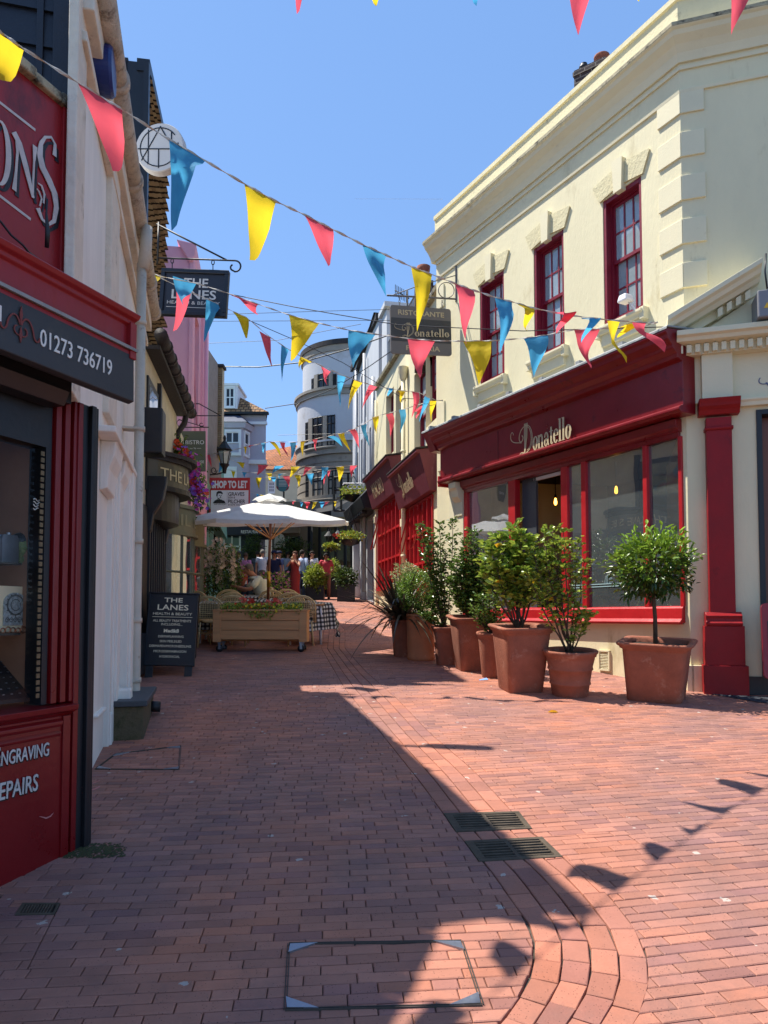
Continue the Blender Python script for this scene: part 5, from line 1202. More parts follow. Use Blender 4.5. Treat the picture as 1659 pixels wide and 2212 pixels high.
b = MB(FE); b.wall(0, LE, 0, zE_, wins + shops, .22); b.shell(0, LE, 0, zE_, 4); b.build('wall', M_cream, cb)
b = MB(FE); b.extr([(-.05, zE_ - .05), (.12, zE_ - .03), (.14, zE_ + .05), (-.05, zE_ + .1)], 0, LE); b.build('coping', M_grime, cb)
for s0, s1, z0, z1 in wins:
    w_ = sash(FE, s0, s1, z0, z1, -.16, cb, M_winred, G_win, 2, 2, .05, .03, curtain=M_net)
rp = FX(873, 1180, .1)[0]
b = MB(FE); b.lathe((rp, .12, zE_ - 1.1), [(.06, 0), (.1, .08), (.14, .3), (.15, .36)], 10); b.tube([(rp, .12, zE_ - 1.05), (rp, .12, FE.g(rp) + .1)], .055, 10)
for z in (3.2, 4.6, 6.0, 7.4): b.tube([(rp, .12, z), (rp, .12, z + .07)], .07, 10)
b.build('downpipe', M_cream2, cb)
b = MB(FE); sp2 = FX(820, 1000, .05)[0]; b.tube([(.15, .06, 1.9), (.15, .06, zE_ - .4)], .03, 6); b.build('thin_pipe', M_cream2, cb)
M_shopm = mat('weathered_maroon', (104, 34, 48), .55, .2, 5, .2, 14, c2=(140, 84, 90), amt=.3, cs=3, stretch=(2, 2, .4))
for k, (s0, s1, z0, z1) in enumerate(shops):
    a, c = s0 - .25, s1 + .35; zt_, zb_ = z1 + .95, z1 + .05
    b = MB(FE)
    b.extr([(-.02, zb_), (.18, zb_), (.42, zt_ - .06), (.5, zt_ - .04), (.5, zt_ + .02), (-.02, zt_ + .1)], a, c); f_ = b.build('shop_fascia', M_shopm, cb, bevel=.005)
    b = MB(FE); b.extr([(-.02, zt_ + .11), (.52, zt_ + .03), (.52, zt_ + .06), (-.02, zt_ + .16)], a - .03, c + .03); b.build('fascia_lead', M_gtan, cb)
    nn = .33
    FS_ = lambda p, nn=nn, zb_=zb_: FE((p[0], .18 + (p[2] - zb_) * .24 / .84 + .01 + (p[1] - nn), p[2]))
    if k == 0: text('MUNCARO', FS_, a + .75, zb_ + .22, nn, .42, M_name, cb, w=(c - a) * .42)
    else:
        fatword('onatello', FS_, a + 1.15, zb_ + .25, a + 2.2, .38, M_name, cb, nn); fancyD(FS_, a + .6, a + 1.15, zb_ + .25, .5, M_name, cb, nn)
    b = MB(FE); N_ = 6
    for i in range(N_ + 1): x = s0 + (s1 - s0) * i / N_; b.box(x - .035, x + .035, -.1, .04, z0, z1)
    for z in (z0, z0 + (z1 - z0) * .33, z0 + (z1 - z0) * .66, z1): b.box(s0, s1, -.09, .03, z - .03, z + .03)
    b.box(s0 - .05, s1 + .05, -.1, .08, z0 - .1, z0)
    for x in (s0 + .3, s0 + (s1 - s0) * .55): # top-hung lights standing open
        zt2 = z1 - .05; hh_ = (z1 - z0) * .5; b.add([(x, .04, zt2), (x + .5, .04, zt2), (x + .5, .35, zt2 - hh_), (x, .35, zt2 - hh_), (x, .0, zt2), (x + .5, 0, zt2), (x + .5, .31, zt2 - hh_), (x, .31, zt2 - hh_)], [(0, 1, 5, 4), (1, 2, 6, 5), (2, 3, 7, 6), (3, 0, 4, 7)])
    b.build('shop_window', M_red, cb); b = MB(FE); b.quad((s0, -.05, z0), (s1, -.05, z0), (s1, -.05, z1), (s0, -.05, z1)); b.build('pane', G_dark, cb); roomback(FE, s0, s1, z0, z1, 1.5, cb)
    b = MB(FE); b.box(a + .0, a + .18, 0, .1, FE.g(s0), zb_); b.box(a - .02, a + .2, 0, .14, zb_ - .45, zb_ - .25); b.build('pilaster', M_cream2, cb)
# roof edge, chimneys, aerial
b = MB(FE); b.add([(LE - 5.2, -.1, zE_ + .0), (LE, -.1, zE_ + .6), (LE, -.7, zE_ + 1.6), (LE - 4.5, -.7, zE_ + 1.2)], [(0, 1, 2, 3)]); b.box(LE - 4.6, LE, -3, -.5, zE_, zE_ + 1.3); b.build('roof', mat('maroon_bargeboard', (84, 30, 34), .6, .1, 5, .1, 20), cb)
for k, (u, v, hpx) in enumerate(((915, 575, 60), (945, 620, 55))):
    p = P(u, v, 17.5); t = thing('chimney', 'weathered chimney stack with clay pot behind the hanging restaurant sign' if k == 0 else 'smaller chimney stack with pot tight against the cream corner', 'chimney', (p.x, p.y, 9))
    b = MB(); b.lathe((p.x, p.y, p.z - .5), [(.13, 0), (.12, .3), (.16, .38), (.17, .48), (.13, .5)], 14); b.build('chimney_pot', M_terra, t); b = MB(); b.box(p.x - .22, p.x + .22, p.y - .3, p.y + .3, p.z - 2.6, p.z - .5); b.build('stack', mat('sooty_stack', (70, 60, 54), .9, .2, 8, .4, 20), t)
t = thing('tv_aerial', 'television aerial on a thin mast over the cream roof', 'aerial', P(885, 665, 17))
b = MB(); m0, m1 = P(861, 698, 17), P(884, 690, 17); a0, a1 = P(857, 620 + 12, 17), P(884, 645, 17); b.tube([P(880, 720, 17), P(880, 628, 17)], .02, 6); b.tube([P(853, 627, 17), P(884, 645, 17)], .014, 5); b.build('mast', M_iron, t)
b = MB()
for i in range(9): p = P(854 + i * 3.4, 627 + i * 2, 17); b.tube([p + Vector((0, 0, -.14)), p + Vector((0, 0, .14))], .008, 4)
b.build('elements', M_iron, t)
# ---- grey row house with roof terrace railings
FG = Frame((-1.25, 28.4), (.205, -.979)); FY = lambda u, v, n=0: FG.px(u, v, n)
gb = thing('grey_house', 'tall grey-white rendered house with roof railings beyond the cream building', 'building', FG((2, 0, gz(27))))
LG = 5.25; zGt = FY(808, 700)[1]
gw = []
for (ua, ub, vt, vb) in ((798, 806, 760, 840), (780, 785, 830, 900), (798, 806, 1050, 1110), (798, 806, 900, 1000)):
    gw.append((FY(ua, 930)[0], FY(ub, 930)[0], FY(ub, vb)[1], FY(ua, vt)[1]))
zS_ = gz(26) + 2.75
b = MB(FG); b.wall(0, LG, 0, zGt, [(.5, 1.3, 6.2, 7.9), (1.9, 3.0, 6.0, 8.2), (1.9, 3.0, 8.8, 10.6), (.5, 1.3, 8.9, 10.2), (3.6, 4.4, 6.0, 8.2), (3.2, 4.7, 2.2, zS_)], .2); b.shell(0, LG, 0, zGt, 3); b.build('wall', M_greyw, gb)
for q in [(.5, 1.3, 6.2, 7.9), (1.9, 3.0, 6.0, 8.2), (1.9, 3.0, 8.8, 10.6), (.5, 1.3, 8.9, 10.2), (3.6, 4.4, 6.0, 8.2)]: sash(FG, *q, -.12, gb, M_black, G_dark, 2, 2, .05, .03)
roomback(FG, 3.2, 4.7, 2.2, zS_, 1.2, gb)
b = MB(FG); b.box(-.05, LG, -.2, .1, zGt - .15, zGt + .05); b.add([(LG - .1, .15, zGt + .1), (0, .15, zGt - .9), (0, -.4, zGt - .9), (LG - .1, -.4, zGt + .1)], [(0, 1, 2, 3)]); b.build('parapet', M_gtan, gb)
b = MB(FG)
for u_ in (1.5, 3.25): b.tube([(u_, .12, 2.5), (u_, .12, zGt - .6)], .06, 8)
b.tube([(4.9, .12, 5.2), (4.9, .12, 9.6)], .07, 8); b.build('downpipe', mat('light_pipe', (170, 172, 176), .5, .1, 5, .1, 20), gb)
b = MB(FG); b.extr([(0, zS_ + .1), (.5, zS_ + .12), (.62, zS_ + .5), (.3, zS_ + .85), (0, zS_ + 1.0)], 1.6, LG + .1)
for i in range(9): b.box(1.9 + i * .35, 2.05 + i * .35, .3, .5, zS_ + .0, zS_ + .12)
b.build('canopy', M_black, gb, bevel=.02)
for q_ in ((1.5, 1.75, 0, .25), (2.7, 2.95, 0, .18), (LG - .3, LG - .05, 0, .12)): b = MB(FG); b.box(*q_, 2.0, zS_ + .3); b.build('pilaster', M_greyw, gb, bevel=.02)
b = MB(FE); zr = FX(845, 700)[1]
x = 1.2
while x < 5.0: b.tube([(x, -.15, zE_ + .05), (x, -.15, zE_ + 1.15)], .016, 4); x += .14
for z in (zE_ + .12, zE_ + 1.15): b.tube([(1.2, -.15, z), (5.0, -.15, z)], .025, 5)
t = tag(b.build('roof_railing', mat('rail_grey', (110, 112, 116), .5, .1, 9, 0)), 'grey metal railing round the roof terrace above the cream wall', 'railing')
b = MB(FE); b.box(.4, 1.15, -1.5, -.1, zE_, zE_ + 2.3); b.box(.3, 1.3, -1.6, 0, zE_ + 2.25, zE_ + 2.4); b.build('stair_tower', M_greyw, gb)
# wall lamps and hanging arrangement on the grey house
# ---- round tower
TY, TU = 34.0, 765.0; cT = P(TU, 1200, TY); RT = 2.66
tw = thing('round_tower', 'curved pale grey corner building with stone bands and three-light windows', 'building', (cT.x, cT.y, gz(33)))
zt = lambda v: P(652, v, TY - .3).z
def zfront(v): return P(700, v, TY - RT * .82).z
bands = [(0, zt(1085), 1.02), (zt(1085), zfront(1000), .985), (zfront(1000), zfront(968), 1.03), (zfront(968), zfront(905) + 1.05, 1.0), (zt(876), zt(868), 1.07), (zt(868), zt(790), .93), (zt(790), zt(781), .98), (zt(781), zt(770), 1.0)]
zA, zB, zC_, zD, zE2, zF_, zG_, zH = zt(1090), zt(1003), zt(978), zt(884), zt(868), zt(792), zt(780), zt(770)
def drum(r, z0, z1, m, nm, hol=()):
    b = MB(); n = 72; TH = [2 * math.pi * i / n for i in range(n)]
    zs_ = sorted({z0, z1, *[h[2] for h in hol], *[h[3] for h in hol]})
    for i in range(n):
        a, c = 2 * math.pi * i / n, 2 * math.pi * (i + 1) / n; mid = (a + c) / 2
        for z_, zz_ in zip(zs_, zs_[1:]):
            ho = any(h[0] < mid < h[1] and h[2] < (z_ + zz_) / 2 < h[3] for h in hol); rr = r - .3 if ho else r
            b.add([(cT.x + rr * math.cos(a), cT.y + rr * math.sin(a), z_), (cT.x + rr * math.cos(c), cT.y + rr * math.sin(c), z_), (cT.x + rr * math.cos(c), cT.y + rr * math.sin(c), zz_), (cT.x + rr * math.cos(a), cT.y + rr * math.sin(a), zz_)], [(0, 1, 2, 3)], True)
            if ho:
                for q in (a, c):
                    if not any(h[0] < q + (.02 if q == a else .02) * (-1 if q == a else 1) < h[1] for h in hol): b.quad((cT.x + rr * math.cos(q), cT.y + rr * math.sin(q), z_), (cT.x + r * math.cos(q), cT.y + r * math.sin(q), z_), (cT.x + r * math.cos(q), cT.y + r * math.sin(q), zz_), (cT.x + rr * math.cos(q), cT.y + rr * math.sin(q), zz_))
    for z_ in (z0, z1): b.add([(cT.x + r * math.cos(q), cT.y + r * math.sin(q), z_) for q in TH], [list(range(n))])
    return b.build(nm, m, tw)
drum(RT, 0, zA, M_towerb, 'wall'); drum(RT * 1.0, zA, zB, M_towerb, 'wall')
for k in range(5): drum(RT * 1.012, zA + (zB - zA) * (k + .08) / 5, zA + (zB - zA) * (k + .9) / 5, M_towerb, 'stone_course')
drum(RT * 1.035, zA - .05, zA + .1, M_towerb, 'band'); drum(RT * 1.05, zB, zB + .1, M_towerb, 'band'); drum(RT * 1.03, zB + .1, zC_, M_towerb, 'band')
drum(RT * 1.02, zC_, zD, M_tower, 'wall'); drum(RT * 1.06, zC_ + .0, zC_ + .08, M_tower, 'band')
drum(RT * 1.05, zD, zE2, M_towerb, 'band'); drum(RT * 1.08, zE2 - .12, zE2, M_towerb, 'band')
drum(RT * .93, zE2, zF_, M_tower, 'wall'); drum(RT * .96, zF_, zG_, M_towerb, 'band'); drum(RT * .98, zG_, zH, M_gtan, 'coping')
def tang(u, r):   # angle on the tower surface seen at column u
    x = (u - TU) / 1550 * (TY - r * .7); return -math.acos(max(-1, min(1, x / r)))
def twin(us_, v0, v1, r, arch=False):
    zlo, zhi = P((us_[0][0] + us_[-1][1]) / 2, v1, TY - r * .85).z, P((us_[0][0] + us_[-1][1]) / 2, v0, TY - r * .85).z
    for (ua, ub, kind) in us_:
        a, c = tang(ua, r), tang(ub, r); z1_ = zhi - (.12 if kind == 's' else 0)
        b = MB(); n = 4; pan = kind in ('g', 's'); rr = r + (.02 if pan else .06)
        for i in range(n):
            p, q = a + (c - a) * i / n, a + (c - a) * (i + 1) / n
            b.add([(cT.x + rr * math.cos(p), cT.y + rr * math.sin(p), zlo), (cT.x + rr * math.cos(q), cT.y + rr * math.sin(q), zlo), (cT.x + rr * math.cos(q), cT.y + rr * math.sin(q), z1_), (cT.x + rr * math.cos(p), cT.y + rr * math.sin(p), z1_)], [(0, 1, 2, 3)], True)
        if not pan:
            b.quad(*[(cT.x + x * math.cos(a), cT.y + x * math.sin(a), z) for x, z in ((r - .1, zlo), (rr, zlo), (rr, z1_), (r - .1, z1_))]); b.quad(*[(cT.x + x * math.cos(c), cT.y + x * math.sin(c), z) for x, z in ((rr, zlo), (r - .1, zlo), (r - .1, z1_), (rr, z1_))])
        o = b.build('window' if pan else 'mullion', mat('window_dark', (40, 42, 48), .15, .3, 3, 0) if pan else M_towerb, tw)
        if pan:
            b = MB(); ts = [a + (c - a) * .03, (a + c) / 2, c - (c - a) * .03]
            for q in ts: b.tube([(cT.x + (rr + .02) * math.cos(q), cT.y + (rr + .02) * math.sin(q), zlo), (cT.x + (rr + .02) * math.cos(q), cT.y + (rr + .02) * math.sin(q), z1_)], .025, 4)
            for z in (zlo + .03, zlo + (z1_ - zlo) * .72, z1_ - .03): b.tube([(cT.x + (rr + .02) * math.cos(a + (c - a) * i / 4), cT.y + (rr + .02) * math.sin(a + (c - a) * i / 4), z) for i in range(5)], .025, 4)
            b.build('frame', M_iron, o)
    b = MB(); a, c = tang(us_[0][0] - 2, r), tang(us_[-1][1] + 2, r)
    b.tube([(cT.x + (r + .05) * math.cos(a + (c - a) * i / 10), cT.y + (r + .05) * math.sin(a + (c - a) * i / 10), zlo - .04) for i in range(11)], .07, 5); b.build('sill', M_towerb, tw)
twin([(676, 681, 's'), (682, 690, 'm'), (691, 714, 'g'), (715, 724, 'm'), (725, 731, 's')], 806, 856, RT * .93)
twin([(663, 669, 's'), (670, 679, 'm'), (680, 702, 'g'), (703, 712, 'm'), (713, 729, 'g')], 900, 966, RT * 1.02)
twin([(664, 671, 's'), (672, 680, 'm'), (681, 704, 'g'), (705, 715, 'm'), (716, 732, 'g')], 1014, 1078, RT * 1.0)
# ---- lilac grey house at the end
HY = 29.5; FH2 = Frame((P(478, 1100, HY).x - 3, HY), (1, 0)); HX = lambda u, v, n=0: FH2.px(u, v, n)
lh = thing('lilac_house', 'lilac-grey rendered house with tiled mansard roof, dormer and bay window', 'building', FH2((4, 0, gz(30))))
s0 = 0; s1 = HX(574, 1000)[0]; ze = HX(540, 893)[1]; zb_ = HX(540, 1000)[1]
b = MB(FH2); b.wall(s0, s1, 0, ze); b.quad((s1, 0, 0), (s1 - .9, -5, 0), (s1 - .9, -5, ze), (s1, 0, ze)); b.quad((s0, -5, 0), (s0, -5, ze), (s1 - .9, -5, ze), (s1 - .9, -5, 0)); b.build('wall', M_lilac, lh)
b = MB(FH2); b.box(s0, s1 + .05, -.05, .12, HX(550, 918)[1], HX(550, 912)[1]); b.box(s0, s1 + .04, -.05, .1, HX(550, 1003)[1], HX(550, 994)[1]); b.build('string_course', M_whitec, lh)
M_tile2 = brickmat('mansard_tiles', (176, 134, 92), (140, 104, 70), (60, 44, 34), .2, .14, .02)
b = MB(FH2); zr_ = HX(513, 849)[1]; sr = HX(513, 849)[0]; se = HX(581, 900)[0]
b.add([(s0, .25, ze), (se, .25, ze), (se - 1.1, -5, ze), (s0, -5, ze), (s0, -.4, zr_ + 1.2), (sr - .2, -.6, zr_ + .1), (sr - .7, -4, zr_ + .1), (s0, -4, zr_ + 1.2)], [(0, 1, 5, 4), (1, 2, 6, 5), (4, 5, 6, 7), (0, 3, 2, 1), (2, 3, 7, 6), (3, 0, 4, 7)]); b.build('roof', M_tile2, lh)
b = MB(FH2); b.box(s0, se + .02, .1, .3, ze - .1, ze - .01); b.build('gutter', M_iron, lh)
d0, d1 = HX(481, 860, .1)[0], HX(513, 860, .1)[0]; dz0, dz1 = HX(500, 887, .1)[1], HX(500, 833, .1)[1]
b = MB(FH2); b.box(d0, d1, -1.6, .1, dz0, dz1); b.box(d0 - .06, d1 + .06, -1.6, .16, dz1, dz1 + .09); b.build('dormer', M_whitec, lh)
sash(FH2, d0 + .08, d1 - .08, dz0 + .08, dz1 - .05, .16, lh, M_whitec, mat('window_dark', (40, 42, 48), .15, .3, 3, 0), 2, 2, .05, .04, split=False)
# canted bay
bz0, bz1 = HX(500, 1003, .6)[1], HX(500, 925, .6)[1]; b0, b1 = HX(470, 960, .6)[0], HX(524, 960, .6)[0]; c1 = HX(545, 960)[0]
b = MB(FH2)
poly = [(b0 - 1, 0), (b0 - 1, .6), (b1, .6), (c1 - .1, 0)]
def pp_(z, g=0): return [(x + (g if i > 1 else 0), n + (g if 0 < i < 3 else 0), z) for i, (x, n) in enumerate(poly)]
b.add(pp_(HX(500, 1100)[1]) + pp_(bz1), [(0, 1, 5, 4), (1, 2, 6, 5), (2, 3, 7, 6), (4, 5, 6, 7)]); b.add(pp_(bz1, .1) + pp_(bz1 + .22, .16), [(0, 1, 5, 4), (1, 2, 6, 5), (2, 3, 7, 6), (4, 5, 6, 7), (3, 2, 1, 0)]); b.build('bay', M_lilac, lh)
b = MB(FH2); b.add(pp_(bz1 + .22, .2) + [(x, n, bz1 + .75) for x, n in ((b0 - 1, 0), (b0 - 1, .05), (b1 - .4, .05), (b1 - .3, 0))], [(0, 1, 5, 4), (1, 2, 6, 5), (2, 3, 7, 6), (4, 5, 6, 7), (3, 2, 1, 0)]); b.build('bay_roof', mat('blue_lead', (54, 66, 90), .5, .15, 5, .1, 10), lh)
sash(FH2, HX(483, 960, .6)[0], b1 - .05, bz0 + .35, bz1 - .06, .66, lh, M_whitec, mat('window_dark', (40, 42, 48), .15, .3, 3, 0), 2, 1, .09, .05)
FB = Frame(tuple(FH2((b1, .6, 0)))[:2], (c1 - .1 - b1, .6)); ll = math.hypot(c1 - .1 - b1, .6)
sash(FB, .08, ll - .08, bz0 + .35, bz1 - .06, .05, lh, M_whitec, mat('window_dark', (40, 42, 48), .15, .3, 3, 0), 1, 1, .07, .05)
b = MB(FH2); b.box(HX(479, 1020, .1)[0], HX(517, 1020, .1)[0], .0, .62, HX(500, 1040, .6)[1], HX(500, 1008, .6)[1]); b.build('bay_panel', M_whitec, lh)
# ---- orange roofed cottage behind
OY = 40; FO = Frame((P(560, 1100, OY).x, OY), (1, .0)); OX = lambda u, v, n=0: FO.px(u, v, n)
oc = thing('orange_roof_cottage', 'cream cottage with orange clay tile roof in the gap before the tower', 'building', FO((1, 0, gz(38))))
oe = OX(600, 1016)[1]; rdg = OX(600, 955)[1]; e1_ = OX(660, 1016)[0]
b = MB(FO); b.wall(-1, e1_, 0, oe, ((OX(578, 1050)[0], OX(594, 1050)[0], OX(585, 1066)[1], OX(585, 1038)[1]),), .15); b.shell(-1, e1_, 0, oe, 4); b.build('wall', mat('cottage_cream', (206, 198, 170), .8, .08, 2, .2, 12), oc)
b = MB(FO); b.add([(-1, .3, oe), (e1_, .3, oe), (e1_, -2.6, rdg + .6), (-1, -2.6, rdg - .05), (e1_, -5, oe), (-1, -5, oe)], [(0, 1, 2, 3), (3, 2, 4, 5), (0, 3, 5), (1, 4, 2)]); b.build('roof', brickmat('orange_tiles', (188, 112, 62), (150, 92, 56), (96, 62, 44), .18, .1, .015), oc)
sash(FO, OX(578, 1050)[0], OX(594, 1050)[0], OX(585, 1066)[1], OX(585, 1038)[1], -.05, oc, M_whitec, mat('window_dark', (40, 42, 48), .15, .3, 3, 0), 3, 3, .06, .04, split=False)
# ---- pink and teal houses (left)
def f3y(Y): return (Y - 10.12) / .9874
pk = thing('pink_house', 'bright pink rendered house with pink downpipe and shopfront', 'building', FL3((8, 0, gz(17))))
pS0, pS1 = 5.4, f3y(18.3); zP = P(400, 505, 16.2).z
zP = FL3.px(423, 585, .0)[1]
wn = [(6.6, 7.9, 6.4, 8.6)]
b = MB(FL3); b.wall(pS0, pS1, .5, zP, [(6.2, 7.4, 6.0, 8.8), (pS0 + .3, pS1 - .9, FL3.g(7) + .5, FL3.g(7) + 2.55)], .25); b.shell(pS0, pS1, .5, zP, 5); b.build('wall', M_pink, pk)
b = MB(FL3); b.extr([(-.02, zP - .35), (.06, zP - .33), (.1, zP - .2), (.12, zP - .05), (.12, zP + .05), (-.3, zP + .12)], pS0 - .1, pS1); b.box(pS0 - .05, pS0 + .3, -.02, .08, .8, zP - .3); b.box(pS1 - .35, pS1, -.02, .07, .8, zP - .3)
zsf = FL3.g(7) + 2.6
b.extr([(-.02, zsf), (.12, zsf + .02), (.16, zsf + .5), (.2, zsf + .62), (.22, zsf + .72), (-.02, zsf + .85)], pS0 + .1, pS1); b.box(6.1, 7.5, -.02, .1, 5.86, 6.0)
for x in (pS0 + .2, 6.7, 7.9, pS1 - .95): b.box(x, x + .16, -.1, .06, FL3.g(x), zsf)
b.build('moulding', M_pink, pk, bevel=.02)
sash(FL3, 6.2, 7.4, 6.0, 8.8, -.15, pk, M_pinkp, G_dark, 2, 2); roomback(FL3, pS0 + .3, pS1 - .9, FL3.g(7) + .5, zsf, 1.2, pk)
b = MB(FL3); b.quad((pS0 + .3, -.08, FL3.g(7) + .5), (pS1 - .9, -.08, FL3.g(7) + .5), (pS1 - .9, -.08, zsf), (pS0 + .3, -.08, zsf)); b.build('shop_window', G_dark, pk)
b = MB(FL3); b.tube([(pS1 - .1, .1, 1.2), (pS1 - .1, .1, zP + .0)], .07, 10); b.build('downpipe', M_pink, pk)
b = MB(FL3); b.tube([(5.6, .03, 8.2), (5.9, .05, 7.4), (6.4, .03, 6.6), (6.9, .05, 5.8), (7.3, .03, 4.9), (7.6, .03, 4.2)], .012, 4); b.build('cable', mat('pink_cable', (190, 110, 130), .6, .05, 5, 0), pk)
st_ = f3y(18.3); en = f3y(27.5)
te = thing('teal_house', 'pale teal house with a tile-hung gable end beyond the pink one', 'building', FL3((13, 0, gz(23))))
zT = FL3.px(447, 850)[1]; zT = P(452, 800, 21).z
b = MB(FL3); b.wall(st_, en, .5, zT, [(st_ + 1, st_ + 2.0, 4.8, 6.4), (st_ + 3.2, st_ + 4.2, 4.8, 6.4), (st_ + .6, en - .6, FL3.g(14) + .4, FL3.g(14) + 2.5)], .2); b.shell(st_, en, .5, zT, 5); b.build('wall', M_teal, te)
for a in (st_ + 1, st_ + 3.2): sash(FL3, a, a + 1.0, 4.8, 6.4, -.1, te, M_teal, G_dark, 2, 2)
roomback(FL3, st_ + .6, en - .6, FL3.g(14) + .4, FL3.g(14) + 2.5, 1, te)
b = MB(FL3); zz = FL3.g(14) + 2.5
b.extr([(-.02, zz), (.15, zz), (.12, zz + .5), (.16, zz + .6), (-.02, zz + .7)], st_ + .1, en)
for i, x in enumerate((st_ + .2, st_ + 1.6, st_ + 3.2, en - 1.2)): b.box(x, x + .14, -.1, .08, FL3.g(x), zz)
b.build('shopfront', M_teal, te)
b = MB(FL3); b.box(st_ + 1.8, st_ + 2.5, -.12, -.02, FL3.g(12), zz); b.build('door', mat('rust_red_door', (140, 40, 34), .5, .1, 3, .05, 9), te)
# tile hung gable facing the camera, standing just beyond the teal front
gY = 21.5; FG2 = Frame((P(452, 900, gY).x - .9, gY), (1, 0)); gx = lambda u, v: FG2.px(u, v)
b = MB(FG2); gs1 = gx(481, 850)[0]; gs0 = gx(456, 850)[0]; zt2, zb2 = gx(470, 794)[1], gx(470, 1000)[1]
prf = [(gs1, zt2), (gs1, gx(481, 985)[1])]
tg = thing('tiled_gable', 'buff tile-hung gable wall with flared foot above the street lamp', 'building', FG2((.5, 0, gz(22))))
b.prism([(gs0 - 1.2, zb2), (gs1 - .02, gx(480, 985)[1]), (gs1 - .02, zt2), (gs0 - 1.2, zt2)], -.3, -.02); b.build('wall', M_creamr, tg)
rw = 24
b = MB(FG2)
for i in range(rw * 2):
    z0 = gx(481, 985)[1] + (zt2 - gx(481, 985)[1]) * i / (rw * 2); z1 = gx(481, 985)[1] + (zt2 - gx(481, 985)[1]) * (i + 1) / (rw * 2); x = gs0 - (.6 if i < 5 else 0) + max(0, (12 - i)) * .03
    while x < gs1: c = min(x + .17, gs1); b.add([(x, .06 + R() * .01, z0), (c - .005, .06, z0), (c - .005, .01, z1), (x, .01, z1), (x, 0, z0), (c, 0, z0)], [(0, 1, 2, 3), (4, 5, 1, 0)]); x += .17
b.build('hung_tiles', M_tile, tg)
b = MB(FG2); b.box(gs0 - 1.3, gs1 + .04, -.3, .1, zt2, zt2 + .08); pts = [gx(u, v) for u, v in ((457, 900), (459, 940), (465, 962), (476, 980), (483, 988))]; b.tube([(a, .08, z) for a, z in pts], .05, 5); b.build('verge', M_gtan, tg)
cw_ = P(446, 770, 20.5); b = MB(); b.box(cw_.x - .3, cw_.x + .12, 20.3, 22, 5, P(446, 762, 20.5).z); tag(b.build('cement_gable', mat('grey_cement_render', (150, 142, 134), .9, .15, 5, .4, 14)), 'narrow grey cement gable rising between the pink and teal houses', 'wall')
# ---- ground-floor shops across the end of the lane
EY = 29.2; FZ = Frame((P(400, 1200, EY).x, EY), (1, 0)); ZX = lambda u, v, n=0: FZ.px(u, v, n)
g_ = gz(EY)
es = thing('end_restaurant', 'navy fronted restaurant with white gridded window across the end of the lane', 'restaurant', FZ((3, 0, g_)))
zf = ZX(540, 1157)[1]; s_end = ZX(650, 1200)[0]; sw0, sw1 = ZX(480, 1200)[0], ZX(520, 1200)[0]
b = MB(FZ); b.wall(ZX(440, 1200)[0], ZX(585, 1200)[0], 1.5, ZX(540, 1100)[1], ((sw0, sw1, ZX(500, 1236)[1], ZX(500, 1150)[1]), (ZX(560, 1200)[0], ZX(580, 1200)[0], 2.4, ZX(560, 1165)[1])), .2); b.build('wall', mat('navy_front', (34, 36, 50), .5, .1, 3, .05, 9), es)
sash(FZ, sw0, sw1, ZX(500, 1236)[1], ZX(500, 1150)[1], -.02, es, M_whitec, G_dark, 2, 3, .05, .05, split=False); roomback(FZ, sw0, sw1, ZX(500, 1236)[1], ZX(500, 1150)[1], 1, es)
b = MB(FZ); b.box(ZX(455, 1140)[0], ZX(580, 1140)[0], -.02, .5, ZX(540, 1158)[1], ZX(540, 1124)[1]); b.build('awning_fascia', mat('navy_awning', (24, 26, 42), .7, .1, 3, .05, 9), es)
text('RESTAURANT', FZ, ZX(566, 1150, .5)[0], ZX(540, 1152, .5)[1], .505, .12, M_signw, es, align='R', w=.84)
s2, s3 = ZX(578, 1200)[0], ZX(655, 1200)[0]
sb = thing('end_shop', 'dark glazed shop with stone cornice at the end of the lane behind the crowd', 'shop', FZ((5, 0, g_)))
b = MB(FZ); b.wall(ZX(573, 1200)[0] + .3, ZX(665, 1200)[0], 1.5, ZX(600, 1085)[1], ((ZX(622, 1200)[0], ZX(648, 1200)[0], g_ - .2, ZX(640, 1160)[1]),), .3, .2); b.build('wall', mat('dull_stone', (120, 110, 94), .85, .12, 2, .15, 12), sb)
b = MB(FZ); b.box(ZX(585, 1200)[0], ZX(650, 1200)[0], .15, .55, ZX(600, 1155)[1], ZX(600, 1142)[1]); b.box(ZX(590, 1130)[0], ZX(612, 1130)[0], .1, .5, ZX(600, 1140)[1], ZX(600, 1122)[1]); b.build('cornice', mat('dull_stone', (120, 110, 94), .85, .12, 2, .15, 12), sb, bevel=.03)
b = MB(FZ); b.box(ZX(620, 1200)[0], ZX(624, 1200)[0], .1, .3, g_ - .3, ZX(640, 1160)[1]); b.box(ZX(646, 1200)[0], ZX(650, 1200)[0], .1, .3, g_ - .3, ZX(640, 1160)[1]); b.build('shopfront', M_black, sb)
b = MB(FZ); b.quad(*[(ZX(u, 1200)[0], .1, z) for u, z in ((624, g_ - .3), (646, g_ - .3), (646, ZX(640, 1160)[1]), (624, ZX(640, 1160)[1]))]); b.build('shop_window', G_dark, sb); roomback(FZ, ZX(622, 1200)[0], ZX(648, 1200)[0], g_ - .3, ZX(640, 1160)[1], 1.2, sb)
b = MB(FZ); a, c = ZX(593, 1200, .4)[0], ZX(616, 1200, .4)[0]; zz = ZX(604, 1186)[1]
b.prism([(a, zz), (c, zz), (c, zz + .25)] + [((a + c) / 2 + (c - a) / 2 * math.cos(q), zz + .25 + .35 * math.sin(q)) for q in [math.pi * i / 8 for i in range(1, 8)]] + [(a, zz + .25)], .2, .5); b.build('shell_canopy', mat('pale_canopy', (180, 172, 150), .8, .05, 4, .1, 9), sb)
